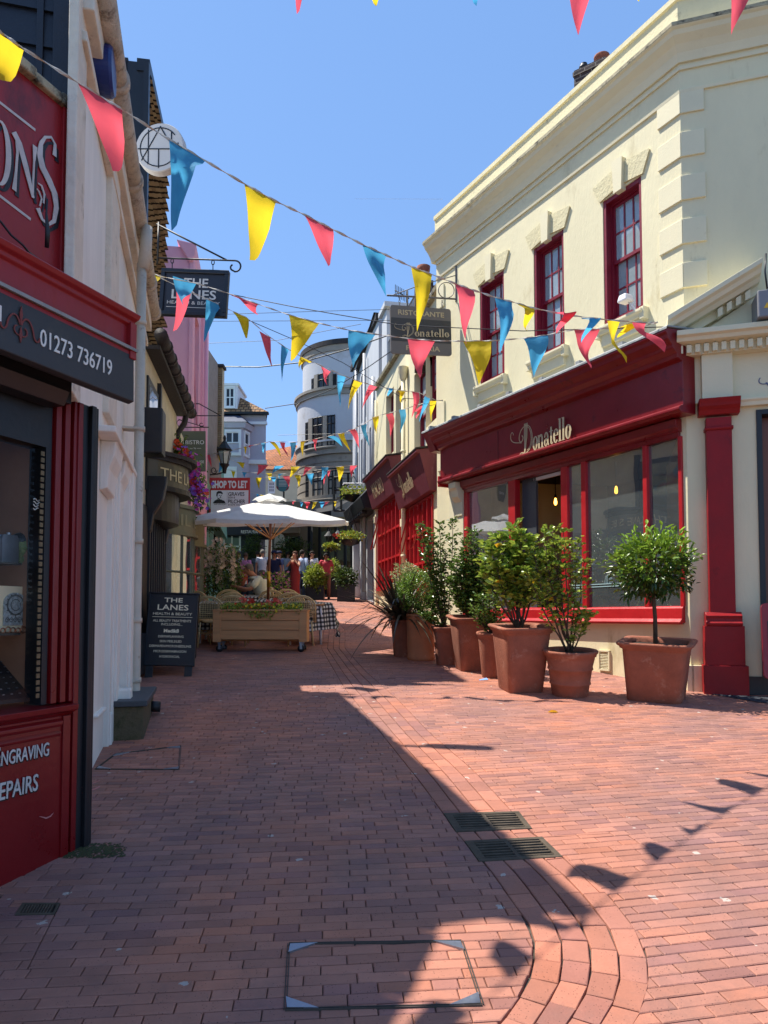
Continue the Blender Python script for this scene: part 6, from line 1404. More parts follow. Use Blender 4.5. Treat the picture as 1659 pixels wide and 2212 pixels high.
b = MB(FZ); b.box(ZX(601, 1210)[0], ZX(617, 1210)[0], .2, .28, g_ - .1, ZX(606, 1188)[1]); b.build('door', mat('golden_door', (190, 146, 74), .5, .1, 3, .05, 9), sb)
# right: glazed restaurant front under black awnings
WY = 28.8; FW = Frame((P(645, 1200, WY + 1).x, WY + 1), (1, -.22)); WX = lambda u, v, n=0: FW.px(u, v, n)
ws = thing('awning_restaurant', 'dark glazed restaurant front under black awnings at the end on the right', 'restaurant', FW((1, 0, g_)))
b = MB(FW); wa, wz = WX(646, 1200)[0], WX(772, 1200)[0]; zt_ = WX(700, 1130)[1]
for u in (650, 668, 690, 709, 725, 745, 760): x = WX(u, 1200)[0]; b.box(x - .05, x + .05, -.1, .03, g_ - .6, zt_)
b.box(wa, wz, -.1, .04, zt_ - .08, zt_ + .1); b.box(wa, wz, -.1, .04, g_ - .5, g_ + .35); b.build('shopfront', M_black, ws)
b = MB(FW); b.quad((wa, -.04, g_ - .3), (wz, -.04, g_ - .3), (wz, -.04, zt_), (wa, -.04, zt_)); b.build('shop_window', G_dark, ws)
b = MB(FW); b.quad((wa, -1.8, g_ - .3), (wz, -1.8, g_ - .3), (wz, -1.8, zt_ + .5), (wa, -1.8, zt_ + .5)); b.build('room_lining', mat('warm_room', (150, 126, 80), .9, .3, 1.5, .05, 5), ws)
b = MB(FW); b.box(WX(646, 1200)[0] - .1, WX(652, 1200)[0], 0, .2, g_ - .5, zt_ + 1); b.lathe((WX(648, 1180)[0], .1, WX(648, 1190)[1]), [(.1, 0), (.16, .15), (.12, .3), (.18, .5), (.1, .9), (.14, 1.1)], 12); b.build('column', mat('cream_column', (186, 178, 160), .7, .1, 4, .1, 9), ws)
M_awn = mat('black_awning', (26, 26, 30), .8, .1, 3, .1, 12)
t = thing('awning', 'long black folding-arm awning over the far right restaurant windows', 'awning', FW((2, 1, zt_)))
b = MB(FW); a, c = WX(652, 1150)[0], WX(765, 1110)[0]; zl_, zh_ = zt_ + .12, P(745, 1082, WY).z
b.add([(a - .2, 1.6, zl_ - .1), (c - .5, 1.6, zl_ + .15), (c, .0, zh_ + .2), (a + 1.2, 0, zl_ + .5), (a - .2, 1.6, zl_ - .35), (c - .5, 1.6, zl_ - .1)], [(0, 1, 2, 3), (4, 5, 1, 0)]); b.build('canopy', M_awn, t)
b = MB(FW)
for x in (a + .1, (a + c) / 2, c - .7): b.tube([(x, 0, zl_ - .1), (x + .3, .9, zl_ - .15), (x, 1.55, zl_ - .05)], .03, 6)
b.build('folding_arm', M_greyw, t)
# ================================================================ SIGNS, FURNITURE, PLANTS
class Aff:     # flat frame through an origin with two in-plane unit vectors
    def __init__(f, O, U, V): f.O, f.U, f.V = O, U.normalized(), V.normalized(); f.N = f.U.cross(f.V).normalized()
    def __call__(f, p): return f.O + f.U * p[0] + f.V * p[2] + f.N * p[1]
# hanging sign THE LANES
HYs = 10.2; TL, TR, BR, BL = P(350, 580, HYs), P(490.5, 585, HYs - .05), P(489, 686, HYs - .05), P(343, 680, HYs)
t = thing('hanging_sign', 'navy hanging sign with pale sans lettering on a scrolled iron bracket', 'sign', TL)
FS1 = Aff(BL, BR - BL, TL - BL); W1, H1 = (BR - BL).length, (TL - BL).length
navy = mat('navy_sign', (26, 30, 42), .5, .08, 4, .05, 20)
b = MB(FS1); b.box(.06, W1 - .06, -.03, .0, .06, H1 - .06); b.build('board', navy, t)
b = MB(FS1); b.box(0, W1, -.06, .03, 0, .06); b.box(0, W1, -.06, .03, H1 - .06, H1); b.box(0, .06, -.06, .03, .06, H1 - .06); b.box(W1 - .06, W1, -.06, .03, .06, H1 - .06); b.build('frame', mat('navy_frame', (18, 21, 30), .4, .1, 4, .05, 20), t, bevel=.008)
text('THE', FS1, W1 * .52, H1 * .62, .002, H1 * .19, M_silver, t, w=W1 * .36, align='C', bold=.015); text('LANES', FS1, W1 * .5, H1 * .37, .002, H1 * .19, M_silver, t, w=W1 * .66, align='C', bold=.015); text('HEALTH & BEAUTY', FS1, W1 * .5, H1 * .25, .002, H1 * .07, M_silver, t, w=W1 * .78, align='C')
b = MB(FS1); b.box(W1 * .1, W1 * .9, 0, .004, H1 * .18, H1 * .19); b.build('rule', M_silver, t)
b = MB(); b.tube([P(340, 557, HYs), P(508, 563, HYs)] + [P(508 + 12 * math.sin(q), 575 - 12 * math.cos(q), HYs) for q in [i * .4 for i in range(1, 9)]] + [P(506 + 8 * math.sin(q), 578 - 7 * math.cos(q), HYs) for q in [3.4 + i * .4 for i in range(7)]], .013, 6)
b.tube([P(338, 484, HYs), P(490, 562, HYs)], .013, 6); b.tube([P(343, 480, HYs), P(340, 570, HYs)], .015, 6)
for u in (372, 460):
    v = 558 + (u - 345) * .036; b.tube([P(u + 3 * math.sin(q), v + 5 - 5 * math.cos(q), HYs) for q in [i * .63 for i in range(10)]], .007, 5, closed=True); b.tube([P(u, v + 8, HYs), P(u, v + 25, HYs)], .007, 5)
b.build('bracket', M_iron, t)
# hanging sign RISTORANTE
HYr = 12.75; TL, TR, BR, BL = P(843, 658, HYr - .25), P(976, 667, HYr + .25), P(976, 769, HYr + .25), P(845, 763, HYr - .25)
t = thing('hanging_sign', 'grey hanging restaurant sign with rounded corners and gilt name on a ringed bracket', 'sign', TR)
FS2 = Aff(BL, BR - BL, TL - BL); W2, H2 = (BR - BL).length, (TL - BL).length
def rrect(x0, x1, z0, z1, r): return [(cx + r * math.cos(q), cz + r * math.sin(q)) for cx, cz, a in ((x1 - r, z1 - r, 0), (x0 + r, z1 - r, 1), (x0 + r, z0 + r, 2), (x1 - r, z0 + r, 3)) for q in [math.pi / 2 * (a + i / 4) for i in range(5)]]
b = MB(FS2); b.prism(rrect(0, W2, 0, H2, .05), -.03, .0); b.build('board', mat('warm_grey_board', (112, 106, 100), .5, .06, 3, 0), t)
b = MB(FS2); b.box(.01, W2 - .01, 0, .004, H2 * .26, H2 * .74); b.build('dark_panel', mat('charcoal_panel', (62, 62, 62), .5, .06, 3, 0), t)
text('RISTORANTE', FS2, W2 * .5, H2 * .81, .003, H2 * .1, M_name, t, w=W2 * .76, align='C', bold=.02); text('PIZZERIA', FS2, W2 * .52, H2 * .08, .003, H2 * .1, M_name, t, w=W2 * .56, align='C', bold=.02)
fatword('onatello', FS2, W2 * .38, H2 * .37, W2 * .94, H2 * .17, M_name, t, .005); fancyD(FS2, W2 * .06, W2 * .38, H2 * .37, H2 * .26, M_name, t, .005)
b = MB()
Pb = lambda u, v: P(u, v, HYr - .25 + (u - 843) / 133 * .5)
b.tube([Pb(836, 638), Pb(915, 642), Pb(984, 646)], .018, 6); b.tube([Pb(850, 637), Pb(905, 617), Pb(984, 595)], .009, 5)
for u, r in ((917, 16), (964, 17)): b.tube([Pb(u + r * math.cos(q), 630 + r * math.sin(q) * 1.0 - 3) for q in [2 * math.pi * i / 20 for i in range(20)]], .009, 5, closed=True)
for u in (863, 955):
    for k in range(3): v = 645 + k * 5 + (u - 850) * .06; b.tube([Pb(u + 1.8 * math.cos(q) * (1 if k % 2 else .5), v + 3.4 * math.sin(q)) for q in [2 * math.pi * i / 8 for i in range(8)]], .005, 4, closed=True)
b.box(Pb(986, 600).x - .02, Pb(986, 600).x + .03, Pb(986, 600).y, Pb(986, 600).y + .05, Pb(986, 650).z, Pb(986, 574).z)
b.build('bracket', mat('bracket_grey', (100, 98, 98), .5, .1, 6, 0), t)
# IL BISTRO hanging board
TL, TR, BR, BL = P(385, 931, 14.6), P(444, 931, 14.6), P(444, 1018, 14.6), P(385, 1018, 14.6)
t = thing('hanging_sign', 'olive hanging bistro board partly hidden by the flower basket', 'sign', TL)
FS3 = Aff(BL, BR - BL, TL - BL); W3, H3 = (BR - BL).length, (TL - BL).length
b = MB(FS3); b.box(0, W3, -.03, 0, 0, H3); b.build('board', M_olives, t, bevel=.004)
text('IL BISTRO', FS3, W3 / 2, H3 * .67, .002, H3 * .1, M_signw, t, w=W3 * .9, align='C'); text("Since '76", FS3, W3 / 2, H3 * .55, .002, H3 * .035, M_signw, t, w=W3 * .3, align='C'); text('HOUSE', FS3, W3 * .95, H3 * .2, .002, H3 * .065, M_signw, t, w=W3 * .46, align='R')
b = MB(FS3); b.box(W3 * .16, W3 * .32, 0, .003, H3 * .565, H3 * .572); b.box(W3 * .68, W3 * .84, 0, .003, H3 * .565, H3 * .572); b.build('rule', M_signw, t)
b = MB(); Q = lambda u, v: P(u, v, 14.6)
b.tube([Q(378, 923), Q(451, 923)], .012, 5); b.tube([Q(386, 906), Q(440, 922)], .009, 5); b.tube([Q(388 + 6 * math.cos(q), 914 + 7 * math.sin(q)) for q in [i * .5 for i in range(12)]], .008, 5); b.tube([Q(435 + 4 * math.cos(q), 918 + 4 * math.sin(q)) for q in [i * .5 for i in range(12)]], .008, 5)
b.tube([Q(392, 923), Q(392, 931)], .008, 4); b.tube([Q(432, 923), Q(432, 931)], .008, 4)
b.build('bracket', M_iron, t)
b = MB(); Q = lambda u, v: P(u, v, 17); b.tube([Q(406, 880)] + [Q(406 + 20 * (1 - math.cos(q)), 880 - 8 * math.sin(q)) for q in [i * .3 for i in range(1, 7)]] + [Q(477, 898)], .012, 5); b.tube([Q(408, 898), Q(478, 898)], .012, 5); b.tube([Q(414 + 6 * math.cos(q), 890 + 6 * math.sin(q)) for q in [i * .5 for i in range(11)]], .01, 5)
tag(b.build('sign_bracket', M_iron), 'empty scrolled iron sign bracket projecting from the pink house', 'bracket')
# SHOP TO LET board
SY = 19.6; TL, BR = P(452.6, 1032, SY), P(539, 1112, SY); BL = Vector((TL.x, TL.y, BR.z)); TR = Vector((BR.x, SY, TL.z)); BR = Vector((TR.x, SY, BL.z))
t = thing('letting_board', 'red and white shop letting board with portrait logo above the parasol', 'sign', BL)
FS4 = Aff(BL, BR - BL, TL - BL); W4, H4 = (BR - BL).length, (TL - BL).length
mred = mat('board_red', (186, 46, 44), .6, .06, 6, 0); mink = mat('sign_ink', (34, 34, 36), .6, 0, 6, 0)
b = MB(FS4); b.box(0, W4, -.04, 0, 0, H4); b.build('board', mred, t); b = MB(FS4); b.box(W4 * .04, W4 * .97, 0, .004, H4 * .04, H4 * .66); b.build('white_panel', M_whitec, t)
text('SHOP TO LET', FS4, W4 / 2, H4 * .73, .003, H4 * .18, M_whitec, t, w=W4 * .88, align='C', bold=.05)
for s_, z_, h_, w_ in (('GRAVES', .51, .1, .4), ('SON &', .44, .05, .17), ('PILCHER', .31, .1, .42), ('01273 321 123', .25, .035, .42)): text(s_, FS4, W4 * .47, H4 * z_, .006, H4 * h_, mink, t, w=W4 * w_, bold=.01)
text('GSP.UK.COM', FS4, W4 * .12, H4 * .27, .006, H4 * .035, mink, t, w=W4 * .3)
b = MB(FS4); b.box(W4 * .44, W4 * .445, .004, .007, H4 * .3, H4 * .62); b.build('rule', mink, t)
e_ = lambda pts: [(W4 * (.07 + a * .34), H4 * (.31 + c * .33)) for a, c in pts]
poly3(FS4, [e_([(.05, 0), (.2, .22), (.4, .33), (.62, .3), (.9, .2), (1.0, 0)]), e_([(.33, .9), (.3, .62), (.38, .5), (.42, .78), (.6, .82), (.76, .72), (.78, .84), (.66, .98), (.46, 1.0)]), e_([(.36, .5), (.42, .36), (.6, .3), (.55, .38), (.44, .44)])], mink, 'logo', t, .006)
poly3(FS4, [e_([(.42, .7), (.44, .44), (.6, .36), (.72, .5), (.74, .7), (.6, .8), (.5, .78)])], M_whitec, 'logo_face', t, .0075)
strokes(FS4, [(e_([(.5, .64), (.58, .65)]), .02), (e_([(.65, .65), (.71, .64)]), .02), (e_([(.62, .62), (.64, .52), (.6, .51)]), .014), (e_([(.56, .45), (.66, .45)]), .016), (e_([(.45, .3), (.55, .12), (.7, .28)]), .03)], mink, 'logo_features', t, .0085)
b = MB(FS4); b.box(W4 * .36, W4 * .97, .004, .008, H4 * .06, H4 * .16); b.build('orange_strip', mat('orange_strip', (196, 110, 50), .5, .1, 20, 0), t)
# oval teal sign before the cottage
c_ = P(611, 1048, 33); t = thing('oval_sign', 'round-ended teal and maroon sign hanging in the gap before the tower', 'sign', c_)
FS5 = Aff(P(597, 1062, 33), Vector((1, 0, 0)), Vector((0, 0, 1))); w5, h5 = 28 / 1550 * 33, 28 / 1550 * 33
poly3(FS5, [[(0, h5), (0, h5 * .5)] + [(w5 / 2 - w5 / 2 * math.cos(q), h5 * .4 - h5 * .4 * math.sin(q)) for q in [math.pi * i / 10 for i in range(1, 10)]] + [(w5, h5 * .5), (w5, h5)]], mat('teal_sign', (74, 128, 130), .5, .05, 3, 0), 'board', t, 0, .06)
poly3(FS5, [[(0, h5 * .45), (w5 * .02, h5 * .25), (w5 * .2, h5 * .1), (w5 * .15, h5 * .35)], [(w5 * .7, h5 * .02), (w5 * .95, h5 * .2), (w5, h5 * .5), (w5 * .85, h5 * .3)]], mat('maroon_swash', (140, 50, 60), .5, .05, 3, 0), 'swash', t, .062)
b = MB(FS5)
for k in range(5): b.box(w5 * .2, w5 * .8, .06, .064, h5 * (.4 + k * .11), h5 * (.44 + k * .11))
b.build('text_lines', M_signw, t)
b = MB(); b.tube([P(613, 1062, 33), P(613, 1095, 33)], .04, 5); b.tube([P(597, 1090, 33), P(625, 1088, 33)], .02, 5); b.build('bracket', M_iron, t)
# street lantern on the teal house
LYY = 20.6; Q = lambda u, v: P(u, v, LYY); c_ = Q(485, 985); px = LYY / 1550
t = thing('street_lantern', 'black wall lantern on a scrolled bracket beside the tiled gable', 'street lamp', c_)
b = MB(); b.lathe(tuple(Q(485, 973)), [(.22, 0), (.23, .02), (.17, .1), (.09, .2), (.07, .25), (.04, .27), (.04, .33), (.05, .36), (.02, .44)], 8, sm=False); b.build('cap', M_iron, t)
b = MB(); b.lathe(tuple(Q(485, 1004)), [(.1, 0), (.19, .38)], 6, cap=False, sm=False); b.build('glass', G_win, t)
b = MB()
for i in range(6): q = 2 * math.pi * (i + .5) / 6; p = Q(485, 1004); b.tube([p + Vector((.1 * math.cos(q), .1 * math.sin(q), 0)), p + Vector((.19 * math.cos(q), .19 * math.sin(q), .38))], .014, 4)
p = Q(485, 1004); b.lathe(tuple(p), [(.05, -.25), (.07, -.1), (.14, 0), (.14, .02)], 8); b.tube([Q(485, 1020), Q(470, 1024), Q(452, 1026)], .02, 5)
b.tube([Q(462 + 7 * math.cos(q) * (1 - q / 14), 1016 + 8 * math.sin(q) * (1 - q / 14)) for q in [i * .5 for i in range(16)]], .014, 5); b.tube([Q(452, 1002), Q(452, 1032)], .03, 5)
b.build('bracket', M_iron, t)
# ---- parasol
UY = 14.0; uc = P(582, 1120, UY); zr = P(560, 1127, UY).z - .0; za_ = P(592, 1084, UY).z; RU = 1.66
t = thing('parasol', 'large open white parasol with wooden pole over the bistro tables', 'parasol', (uc.x, UY, gz(UY)))
m_can = clothmat('parasol_canvas', (226, 226, 222), .3)
b = MB(); n = 8; rings = 6; vs = []
for j in range(rings + 1):
    f = j / rings
    for i in range(n * 4):
        a = 2 * math.pi * (i / 4 + .5) / n; k = (i % 4) / 4; rr = RU * f
        r2 = rr * math.cos(math.pi / n) / math.cos((((i % 4) / 4) - 0) * 2 * math.pi / n - math.pi / n) if True else rr
        sag = .05 * f * math.sin(math.pi * k)
        vs.append((uc.x + r2 * math.cos(a), UY + r2 * math.sin(a), za_ - (za_ - zr) * (f ** 1.05) - sag * .6))
fs = [(j * 32 + i, j * 32 + (i + 1) % 32, (j + 1) * 32 + (i + 1) % 32, (j + 1) * 32 + i) for j in range(rings) for i in range(32)]
b.add(vs, fs, False)
k0 = rings * 32; rim = vs[k0:]; b.add(rim + [(x, y, z - .07) for x, y, z in rim], [(i, (i + 1) % 32, 32 + (i + 1) % 32, 32 + i) for i in range(32)])
cano = b.build('canopy', m_can, t)
b = MB(); vs = []; 
for j, (r, z) in enumerate(((.0, .13), (.1, .09), (.24, .04), (.33, .0))):
    for i in range(16): a = 2 * math.pi * i / 16; vs.append((uc.x + .04 + r * math.cos(a), UY + r * math.sin(a), za_ + z + .03 * math.sin(i * 2.4 + j) * (r > .2)))
b.add(vs, [(j * 16 + i, j * 16 + (i + 1) % 16, (j + 1) * 16 + (i + 1) % 16, (j + 1) * 16 + i) for j in range(3) for i in range(16)]); b.build('vent_cap', m_can, t)
pt, pb_ = P(590, 1100, UY), P(577, 1310, UY); pb_.z = gz(UY) + .1
b = MB(); b.tube([pt, pb_], .028, 12); b.build('pole', M_pole, t)
f = (P(580, 1234, UY).z - pb_.z) / (pt.z - pb_.z); f2 = (P(580, 1268, UY).z - pb_.z) / (pt.z - pb_.z); b = MB(); b.tube([pb_.lerp(pt, f), pb_.lerp(pt, f2)], .034, 12); b.build('brass_sleeve', M_brass, t)
for i in range(8):
    a = 2 * math.pi * (i + .5) / 8; b = MB(); b.tube([(uc.x, UY, za_ - .05), (uc.x + RU * .98 * math.cos(a), UY + RU * .98 * math.sin(a), zr - .01)], .012, 4); b.tube([(pt.x, UY, za_ - .75), (uc.x + RU * .5 * math.cos(a), UY + RU * .5 * math.sin(a), (za_ + zr) / 2 - .03)], .01, 4); b.build('rib', M_wood, t)
b = MB(); b.lathe((pb_.x, pb_.y, gz(UY)), [(.33, 0), (.33, .06), (.1, .1), (.05, .3)], 20); b.build('base', M_iron, t)
# ---- A-board
BLb, BRb, TLb, TRb = P(309, 1437, 9.62), P(420, 1439, 9.7), P(323, 1279, 10.0), P(433, 1282, 10.08)
FA = Aff(BLb, BRb - BLb, TLb - BLb); Wa, Ha = (BRb - BLb).length, (TLb - BLb).length
t = thing('a_board', 'black pavement A-board listing beauty treatments in cream lettering', 'pavement sign', G(365, 1458))
b = MB(FA); b.box(0, Wa, -.03, 0, 0, Ha); b.box(0, Wa, 0, .012, 0, .02); b.box(0, Wa, 0, .012, Ha - .02, Ha); b.box(0, .02, 0, .012, .02, Ha - .02); b.box(Wa - .02, Wa, 0, .012, .02, Ha - .02); b.build('front_panel', M_black, t, bevel=.004)
for x in (.03, Wa - .13): b = MB(FA); b.box(x, x + .1, -.028, -.002, -.17, 0); b.build('leg', M_black, t, bevel=.003)
back = Aff(TLb + Vector((.02, .0, .0)), BRb - BLb, (P(318, 1437, 10.55) - TLb)); 
b = MB(back); b.box(0, Wa, -.02, .01, 0, Ha); b.build('rear_panel', M_black, t, bevel=.004)
for x in (.03, Wa - .13): b = MB(back); b.box(x, x + .1, -.018, .008, Ha, Ha + .13); b.build('leg', M_black, t)
mcr = mat('cream_print', (240, 228, 194), .5, .04, 20, 0)
for s_, f, h_, w_, bd in (('THE', .865, .062, .37, .01), ('LANES', .755, .075, .62, .01), ('HEALTH & BEAUTY', .685, .034, .78, 0), ('ALL BEAUTY TREATMENTS', .59, .032, .76, 0), ('INCLUDING...', .54, .032, .42, 0), ('Medik8', .445, .045, .3, .03), ('DERMAPLANNING', .375, .03, .5, 0), ('SKIN PEELS/LED', .31, .03, .43, 0), ('DERMAPEN/MICRONEEDLING', .245, .03, .82, 0), ('MICRODERMABRASION', .175, .03, .64, 0), ('HYDROFACIAL', .105, .03, .4, 0)):
    text(s_, FA, Wa * .5, Ha * f, .001, Ha * h_, mcr, t, w=Wa * w_, align='C', bold=bd)
b = MB(FA); b.box(Wa * .1, Wa * .9, 0, .003, Ha * .655, Ha * .66); b.build('rule', mcr, t)
# red A-board at the right edge
t = thing('a_board', 'black chalkboard in a rounded red frame, cut by the right edge', 'pavement sign', G(1690, 1480))
TLc = P(1645, 1303, 8.05); FQ = Aff(P(1652, 1465, 7.9), Vector((1, -.1, 0)), TLc - P(1652, 1465, 7.9)); Hq = 162 / 1550 * 8
b = MB(FQ); b.prism(rrect(0, .62, 0, Hq, .05), -.03, 0); b.build('frame', mat('dark_red_frame', (120, 24, 34), .4, .1, 5, 0), t, bevel=.006); b = MB(FQ); b.box(.05, .57, 0, .004, .1, Hq - .2); b.build('chalkboard', M_black, t)
b = MB(FQ); b.box(.06, .12, -.03, -.005, -.12, 0); b.box(.5, .56, -.03, -.005, -.12, 0); b.build('feet', M_black, t)
# ---- terracotta pots and their plants
def potmesh(prof, p, n=40, sx=1, sy=1):
    b = MB(); vs = []; fs = []
    for r, z in prof:
        for i in range(n):
            q = 2 * math.pi * (i + .5) / n; c, s = math.cos(q), math.sin(q)
            if p == 2: x, y = c, s
            else: m_ = (abs(c) ** p + abs(s) ** p) ** (-1 / p); x, y = c * m_, s * m_
            vs.append((r * sx * x, r * sy * y, z))
    k = len(prof)
    for j in range(k - 1):
        for i in range(n): fs.append((j * n + i, j * n + (i + 1) % n, (j + 1) * n + (i + 1) % n, (j + 1) * n + i))
    return b.add(vs, fs, True).add(vs[:n], [list(range(n))[::-1]])
def pot(name, label, cat, pos, rot, prof, p, m, soil_r, soil_z, sx=1, sy=1):
    t = thing(name, label, cat, (0, 0, 0), 'terracotta pots along the restaurant wall')
    b = potmesh(prof, p, 48, sx, sy); o = b.build('pot', m, t)
    b = potmesh([(soil_r, soil_z - .01), (soil_r, soil_z)], p, 32, sx, sy); b.add([(soil_r * sx * a, soil_r * sy * c, soil_z + .001) for a, c in ((-.8, -.8), (.8, -.8), (.8, .8), (-.8, .8))], [(0, 1, 2, 3)]); b.build('soil', M_soil, t)
    t.location = pos; t.rotation_euler = (0, 0, rot); return t
def rimprof(rb_, rt, h, lip=.04, th=.03, fold=.05):
    return [(rb_ * .97, 0), (rb_, .012), (rt * .96, h - fold - .05), (rt * .965, h - fold - .03), (rt + lip * .3, h - fold - .015), (rt + lip * .35, h - fold), (rt + lip * .9, h - .03), (rt + lip, h - .012), (rt + lip * .7, h), (rt - th * .3, h - .002), (rt - th, h - .02), (rt - th, h - .12)]
bayp = G(1418, 1508); rw = math.atan2(-.47, .88)
pot('square_pot', 'widest square terracotta pot, holding the round bay tree', 'plant pot', bayp, rw, rimprof(.29, .355, .66, .05), 9, M_terra, .33, .6)
rp_ = G(1231, 1501)
prr = rimprof(.205, .285, .53, .03); prr = [prr[0], prr[1], (.222, .13), (.236, .138), (.234, .155), (.228, .165), (.246, .30), (.26, .308), (.258, .325), (.252, .335)] + prr[2:]
pot('round_pot', 'round terracotta pot with raised bands, between the bay tree and the tall square pot', 'plant pot', rp_, 0, prr, 2, M_terra, .26, .48)
tp_ = G(1124, 1490); pot('tall_pot', 'tall tapered square terracotta pot, largest of the narrow ones, with leafy stems', 'plant pot', tp_, .2, rimprof(.215, .29, .78, .04), 9, M_terra, .26, .7)
p5_ = G(1062, 1462); pot('round_pot', 'small slim tapered pot squeezed left of the tall square pot', 'plant pot', p5_, 0, rimprof(.13, .185, .6, .025), 2, M_terra, .16, .55)
p4_ = G(1018, 1446); pot('square_pot', 'tapered square terracotta pot with rolled rim, second square one from the lane end', 'plant pot', p4_, .15, rimprof(.19, .28, .76, .04), 8, M_terra, .25, .7)
p3_ = G(962, 1435); pot('square_pot', 'short tapered pot with rolled rim under the thin upright shrub', 'plant pot', p3_, .1, rimprof(.125, .175, .57, .03), 5, M_terra, .15, .5)
p2_ = G(909, 1424); pot('cylinder_pot', 'pale upright cylindrical terracotta pot under the clipped box ball', 'plant pot', p2_, 0, [(.2, 0), (.215, .02), (.215, .06), (.205, .08), (.215, .2), (.225, .7), (.22, .715), (.2, .715), (.2, .6)], 2, M_terra2, .19, .66)
p1_ = G(867, 1417); pot('square_pot', 'farthest terracotta pot, small, below the spiky bronze flax', 'plant pot', p1_, .1, rimprof(.12, .16, .6, .03), 6, M_terra, .14, .54)
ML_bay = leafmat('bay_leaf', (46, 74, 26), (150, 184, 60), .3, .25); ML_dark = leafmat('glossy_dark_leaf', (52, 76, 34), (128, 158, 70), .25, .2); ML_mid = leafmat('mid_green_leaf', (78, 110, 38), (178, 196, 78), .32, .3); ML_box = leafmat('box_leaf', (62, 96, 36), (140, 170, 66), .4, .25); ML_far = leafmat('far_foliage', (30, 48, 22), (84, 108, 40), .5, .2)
ML_yel = leafmat('yellow_leaf', (226, 190, 40), (230, 170, 50), .4, .3); ML_phor = leafmat('bronze_flax', (54, 46, 36), (112, 98, 78), .3, .15); ML_lime = leafmat('lime_leaf', (96, 120, 36), (176, 184, 80), .4, .35)
def stems(name, base, tops, r0, r1, m, parent, seg=5, wob=.04, seed=1):
    rs = random.Random(seed); b = MB(); ps = []
    for tp in tops:
        p = [Vector(base) + Vector(((rs.random() - .5) * .08, (rs.random() - .5) * .08, 0))]; tp = Vector(tp)
        for i in range(1, seg + 1): f = i / seg; q = Vector(base).lerp(tp, f) + Vector(((rs.random() - .5) * wob, (rs.random() - .5) * wob, 0)); q.x += (tp.x - base[0]) * .12 * math.sin(math.pi * f); q.y += (tp.y - base[1]) * .12 * math.sin(math.pi * f); p.append(q)
        b.tube(p, [r0 + (r1 - r0) * i / seg for i in range(seg + 1)], 5); ps.append(p)
    return b.build(name, m, parent), ps
def plant(name, label, cat, loc, group='plants in the terracotta pots'): return thing(name, label, cat, loc, group)
def stempl(name, label, loc, tops, nl, Ln, Wd, m, f0=.35, spread=.1, r0=.012, seed=1, br=2, yel=0):
    """several upright stems with side twigs and leaves"""
    t = plant(name, label, 'shrub', loc); o, ps = stems('stems', loc, tops, r0, .004, M_bark, t, seed=seed); rs = random.Random(seed + 5); c = []; d = []
    b = MB()
    for p in ps:
        for k in range(nl):
            f = f0 + (1 - f0) * rs.random() ** .75; i = min(int(f * (len(p) - 1)), len(p) - 2); q = p[i].lerp(p[i + 1], f * (len(p) - 1) - i)
            a = rs.random() * 6.283; l = spread * (.15 + rs.random()) * (1.25 - f * .5); e = q + Vector((math.cos(a) * l, math.sin(a) * l, l * (.3 + rs.random() * .7)))
            if k % 4 == 0: b.tube([q, (q + e) / 2 + Vector((0, 0, -.005)), e], .0025, 3)
            for j in range(br): w_ = q.lerp(e, .35 + .65 * rs.random()); c.append(w_); a2 = a + (rs.random() - .5) * 2.6; d.append((math.cos(a2), math.sin(a2), .1 + rs.random() * .9))
        for j in range(6): c.append(p[-1]); a = rs.random() * 6.28; d.append((math.cos(a) * .7, math.sin(a) * .7, .8))
    b.build('twigs', M_bark, t)['kind'] = 'stuff'
    c = np.array([tuple(x) for x in c]); d = np.array(d)
    leaves('leaves', c, d, Ln, Wd, m, t)
    if yel: leaves('yellow_leaves', c[:yel], d[:yel], Ln * 1.2, Wd * 1.3, ML_yel, t)
    return t
# bay tree
t = plant('bay_tree', 'round-headed bay tree on a bare stem in the widest pot', 'tree', bayp + Vector((0, 0, .6)))
cc = P(1408, 1222, bayp.y); base = bayp + Vector((0, 0, .6))
b = MB(); b.tube([base, base.lerp(cc, .35) + Vector((.01, 0, 0)), base.lerp(cc, .7), cc], [.028, .024, .022, .012], 8)
rs = random.Random(4)
for i in range(16): a = rs.random() * 6.28; e = cc + Vector((math.cos(a) * .3, math.sin(a) * .3, rs.random() * .5 - .15)); b.tube([base.lerp(cc, .72), (base.lerp(cc, .8) + e) / 2, e], [.012, .008, .004], 5)
b.build('trunk', M_bark, t)
c, d = ellips(2500, cc, (.46, .46, .41), .3, 3, .2); m_ = (c[:, 2] > cc.z - .36 + .05 * np.sin(c[:, 0] * 20)); c, d = c[m_], d[m_]
leaves('leaves', c, d, .085, .034, ML_bay, t, rnd=np.clip((c[:, 2] - cc.z + .2) / .7 + np.random.RandomState(1).uniform(-.4, .4, len(c)), 0, 1) * 1)  # leaf colour lightens with height: sunlit top and shaded underside painted in
# open leafy shrub in the banded pot
def topsP(pts, Y): return [P(u, v, Y + (i % 3 - 1) * .12) for i, (u, v) in enumerate(pts)]
stempl('potted_shrub', 'open yellow-green shrub with bare lower stems in the banded pot', rp_ + Vector((0, 0, .48)), topsP([(1150, 1180), (1172, 1150), (1195, 1142), (1218, 1150), (1245, 1172), (1262, 1215), (1138, 1230), (1205, 1175), (1180, 1200), (1268, 1330)], rp_.y), 78, .07, .042, ML_mid, .22, .14, seed=3, br=2, yel=3)
stempl('potted_shrub', 'large-leaved upright shrub in the tall square pot', tp_ + Vector((0, 0, .7)), topsP([(1060, 1180), (1080, 1160), (1104, 1142), (1128, 1150), (1150, 1170), (1045, 1215), (1170, 1210), (1112, 1180), (1090, 1200), (1135, 1205)], tp_.y), 84, .105, .06, ML_mid, .25, .15, .014, seed=8, br=2, yel=6)
